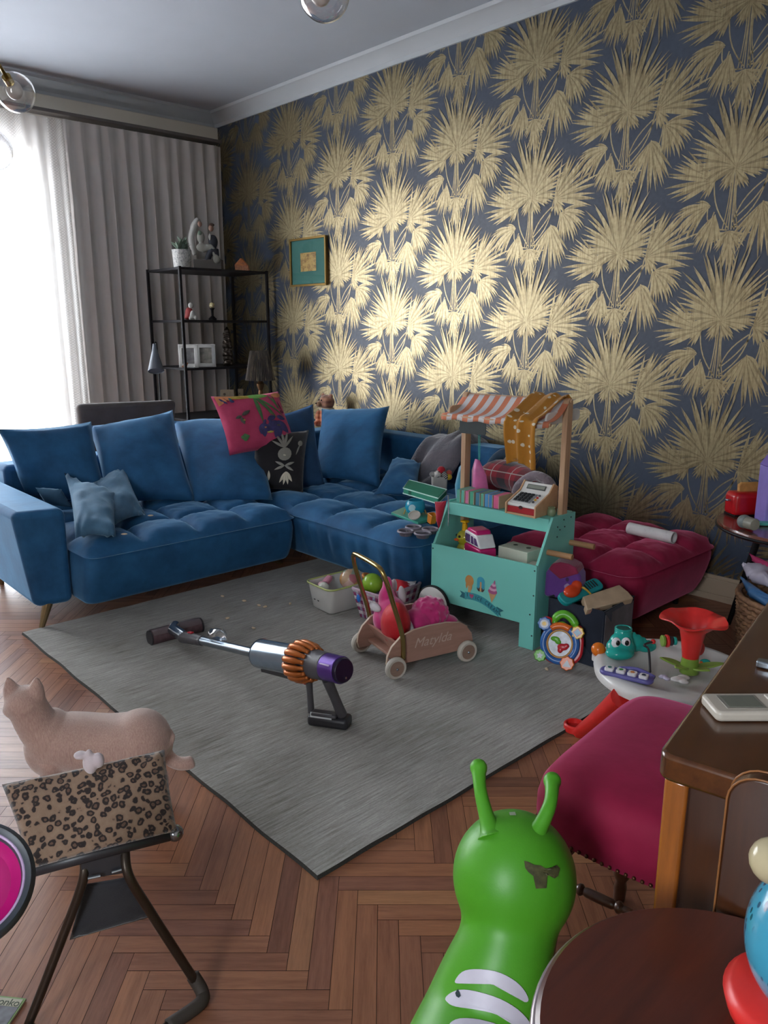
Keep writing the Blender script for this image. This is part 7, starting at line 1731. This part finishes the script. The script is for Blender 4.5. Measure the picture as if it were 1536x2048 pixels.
def shade():
    t = NT('pleated_shade'); t.link(t.ramp(t.noise(t.coords((40, 40, 3)), 1.5, 3), [(.35, lin('#221c19')), (.58, lin('#453b31')), (.72, lin('#8f8565'))]), t.b.inputs['Base Color']); P(t.b, rough=.6); return t.m
sm.build('lamp_shade', shade(), la, smooth=0, solid=.002)
# floor lamp with a cone head
flm = thing('floor_lamp', 'grey cone shaped lamp head hanging in front of the grey drape', 'lamp', (.86, -1.12, 0))
M_lampg = plain('lamp_grey', '#5c626a', .4, .2)
nd = (V3((CAM.x-.86, CAM.y+1.07, 0)).normalized()*.45+V3((0, 0, -1))).normalized()
tp = V3((.04, .04, 1.135))
b = MB(); b.lathe([(.010, 0), (.014, .03), (.052, .185), (.050, .187), (.012, .04)], 32, 0, zto(tp, tp+nd)); b.build('lamp_head', M_lampg, flm, smooth=60)
MB().lathe([(.050, 0), (.050, .001)], 30, 0, zto(tp+nd*.180, tp+nd)).build('diffuser', plain('lamp_disc', '#484e58', .5), flm)
MB().tube(curve3([tp, tp+CF*.03+V3((0, 0, .012)), tp+CF*.055-V3((0, 0, .02)), V3((tp.x+CF.x*.06, tp.y+CF.y*.06, .9)), V3((tp.x+CF.x*.06, tp.y+CF.y*.06, .02))], 5), .005, 8).build('pole', M_shelf, flm)
MB().lathe([(.11, 0), (.11, .012), (.02, .02)], 30, 0, Matrix.Translation((tp.x+CF.x*.06, tp.y+CF.y*.06, 0))).build('base', M_shelf, flm)
# chair behind the sofa
oc = thing('upholstered_chair', 'grey-brown upholstered chair standing behind the left part of the sofa', 'chair', (.85, -1.36, 0))
M_och = fabric('taupe_cloth', '#5c5552', '#4f4946')
b = MB(); b.hexa([(.10, -.30, .42), (.18, -.30, .42), (.18, .30, .42), (.10, .30, .42), (.16, -.325, .795), (.23, -.325, .795), (.23, .325, .78), (.16, .325, .78)]); b.build('backrest', M_och, oc, bevel=.03, seg=4)
b = MB(); b.box((-.10, 0, .40), (.46, .56, .10)); b.build('seat', M_och, oc, bevel=.03, seg=4)
for x in (-.28, .14):
    for y in (-.23, .23): MB().cyl((x, y, .36), (x, y, 0), .018, .012, 10).build('leg', M_oldw, oc)

# ------------------------------------------------------------------ chandelier with glass globes
ch = thing('globe_chandelier', 'chandelier with clear glass globes hanging at the top left', 'chandelier', (3.647, -2.950, 2.113))
cc = V3(ch.location)
M_bulb = plain('frosted_bulb', '#c9c6c0', .3); M_gg = thin_glass('globe_glass', (.97, .98, 1), .22)
MB().ell((0, 0, 0), .05).build('hub', M_brassb, ch)
MB().cyl((0, 0, .04), (0, 0, 2.85-cc.z), .008).build('stem', M_brassb, ch)
MB().lathe([(.07, 2.825-cc.z), (.07, 2.849-cc.z)], 30).build('ceiling_rose', M_brassb, ch)
for g in ((4.373, -2.398, 1.879), (3.354, -2.652, 1.858), (3.460, -2.763, 1.683), (3.626, -3.042, 1.796), (3.832, -3.190, 1.865)):
    p = V3(g)-cc; dn = p.normalized(); 
    ar = MB().tube([dn*.04, p-dn*.045], .005, 8).build('arm', M_brassb, ch, smooth=180)
    gl_ = MB().ell(tuple(p), .050, seg=36, rings=24).build('glass_globe', M_gg, ch, smooth=180)
    MB().ell(tuple(p-dn*.008), (.021, .021, .024)).build('bulb', M_bulb, gl_)
    MB().tube([p-dn*.052, p-dn*.030], .012, 14).build('socket', M_brassb, ar)
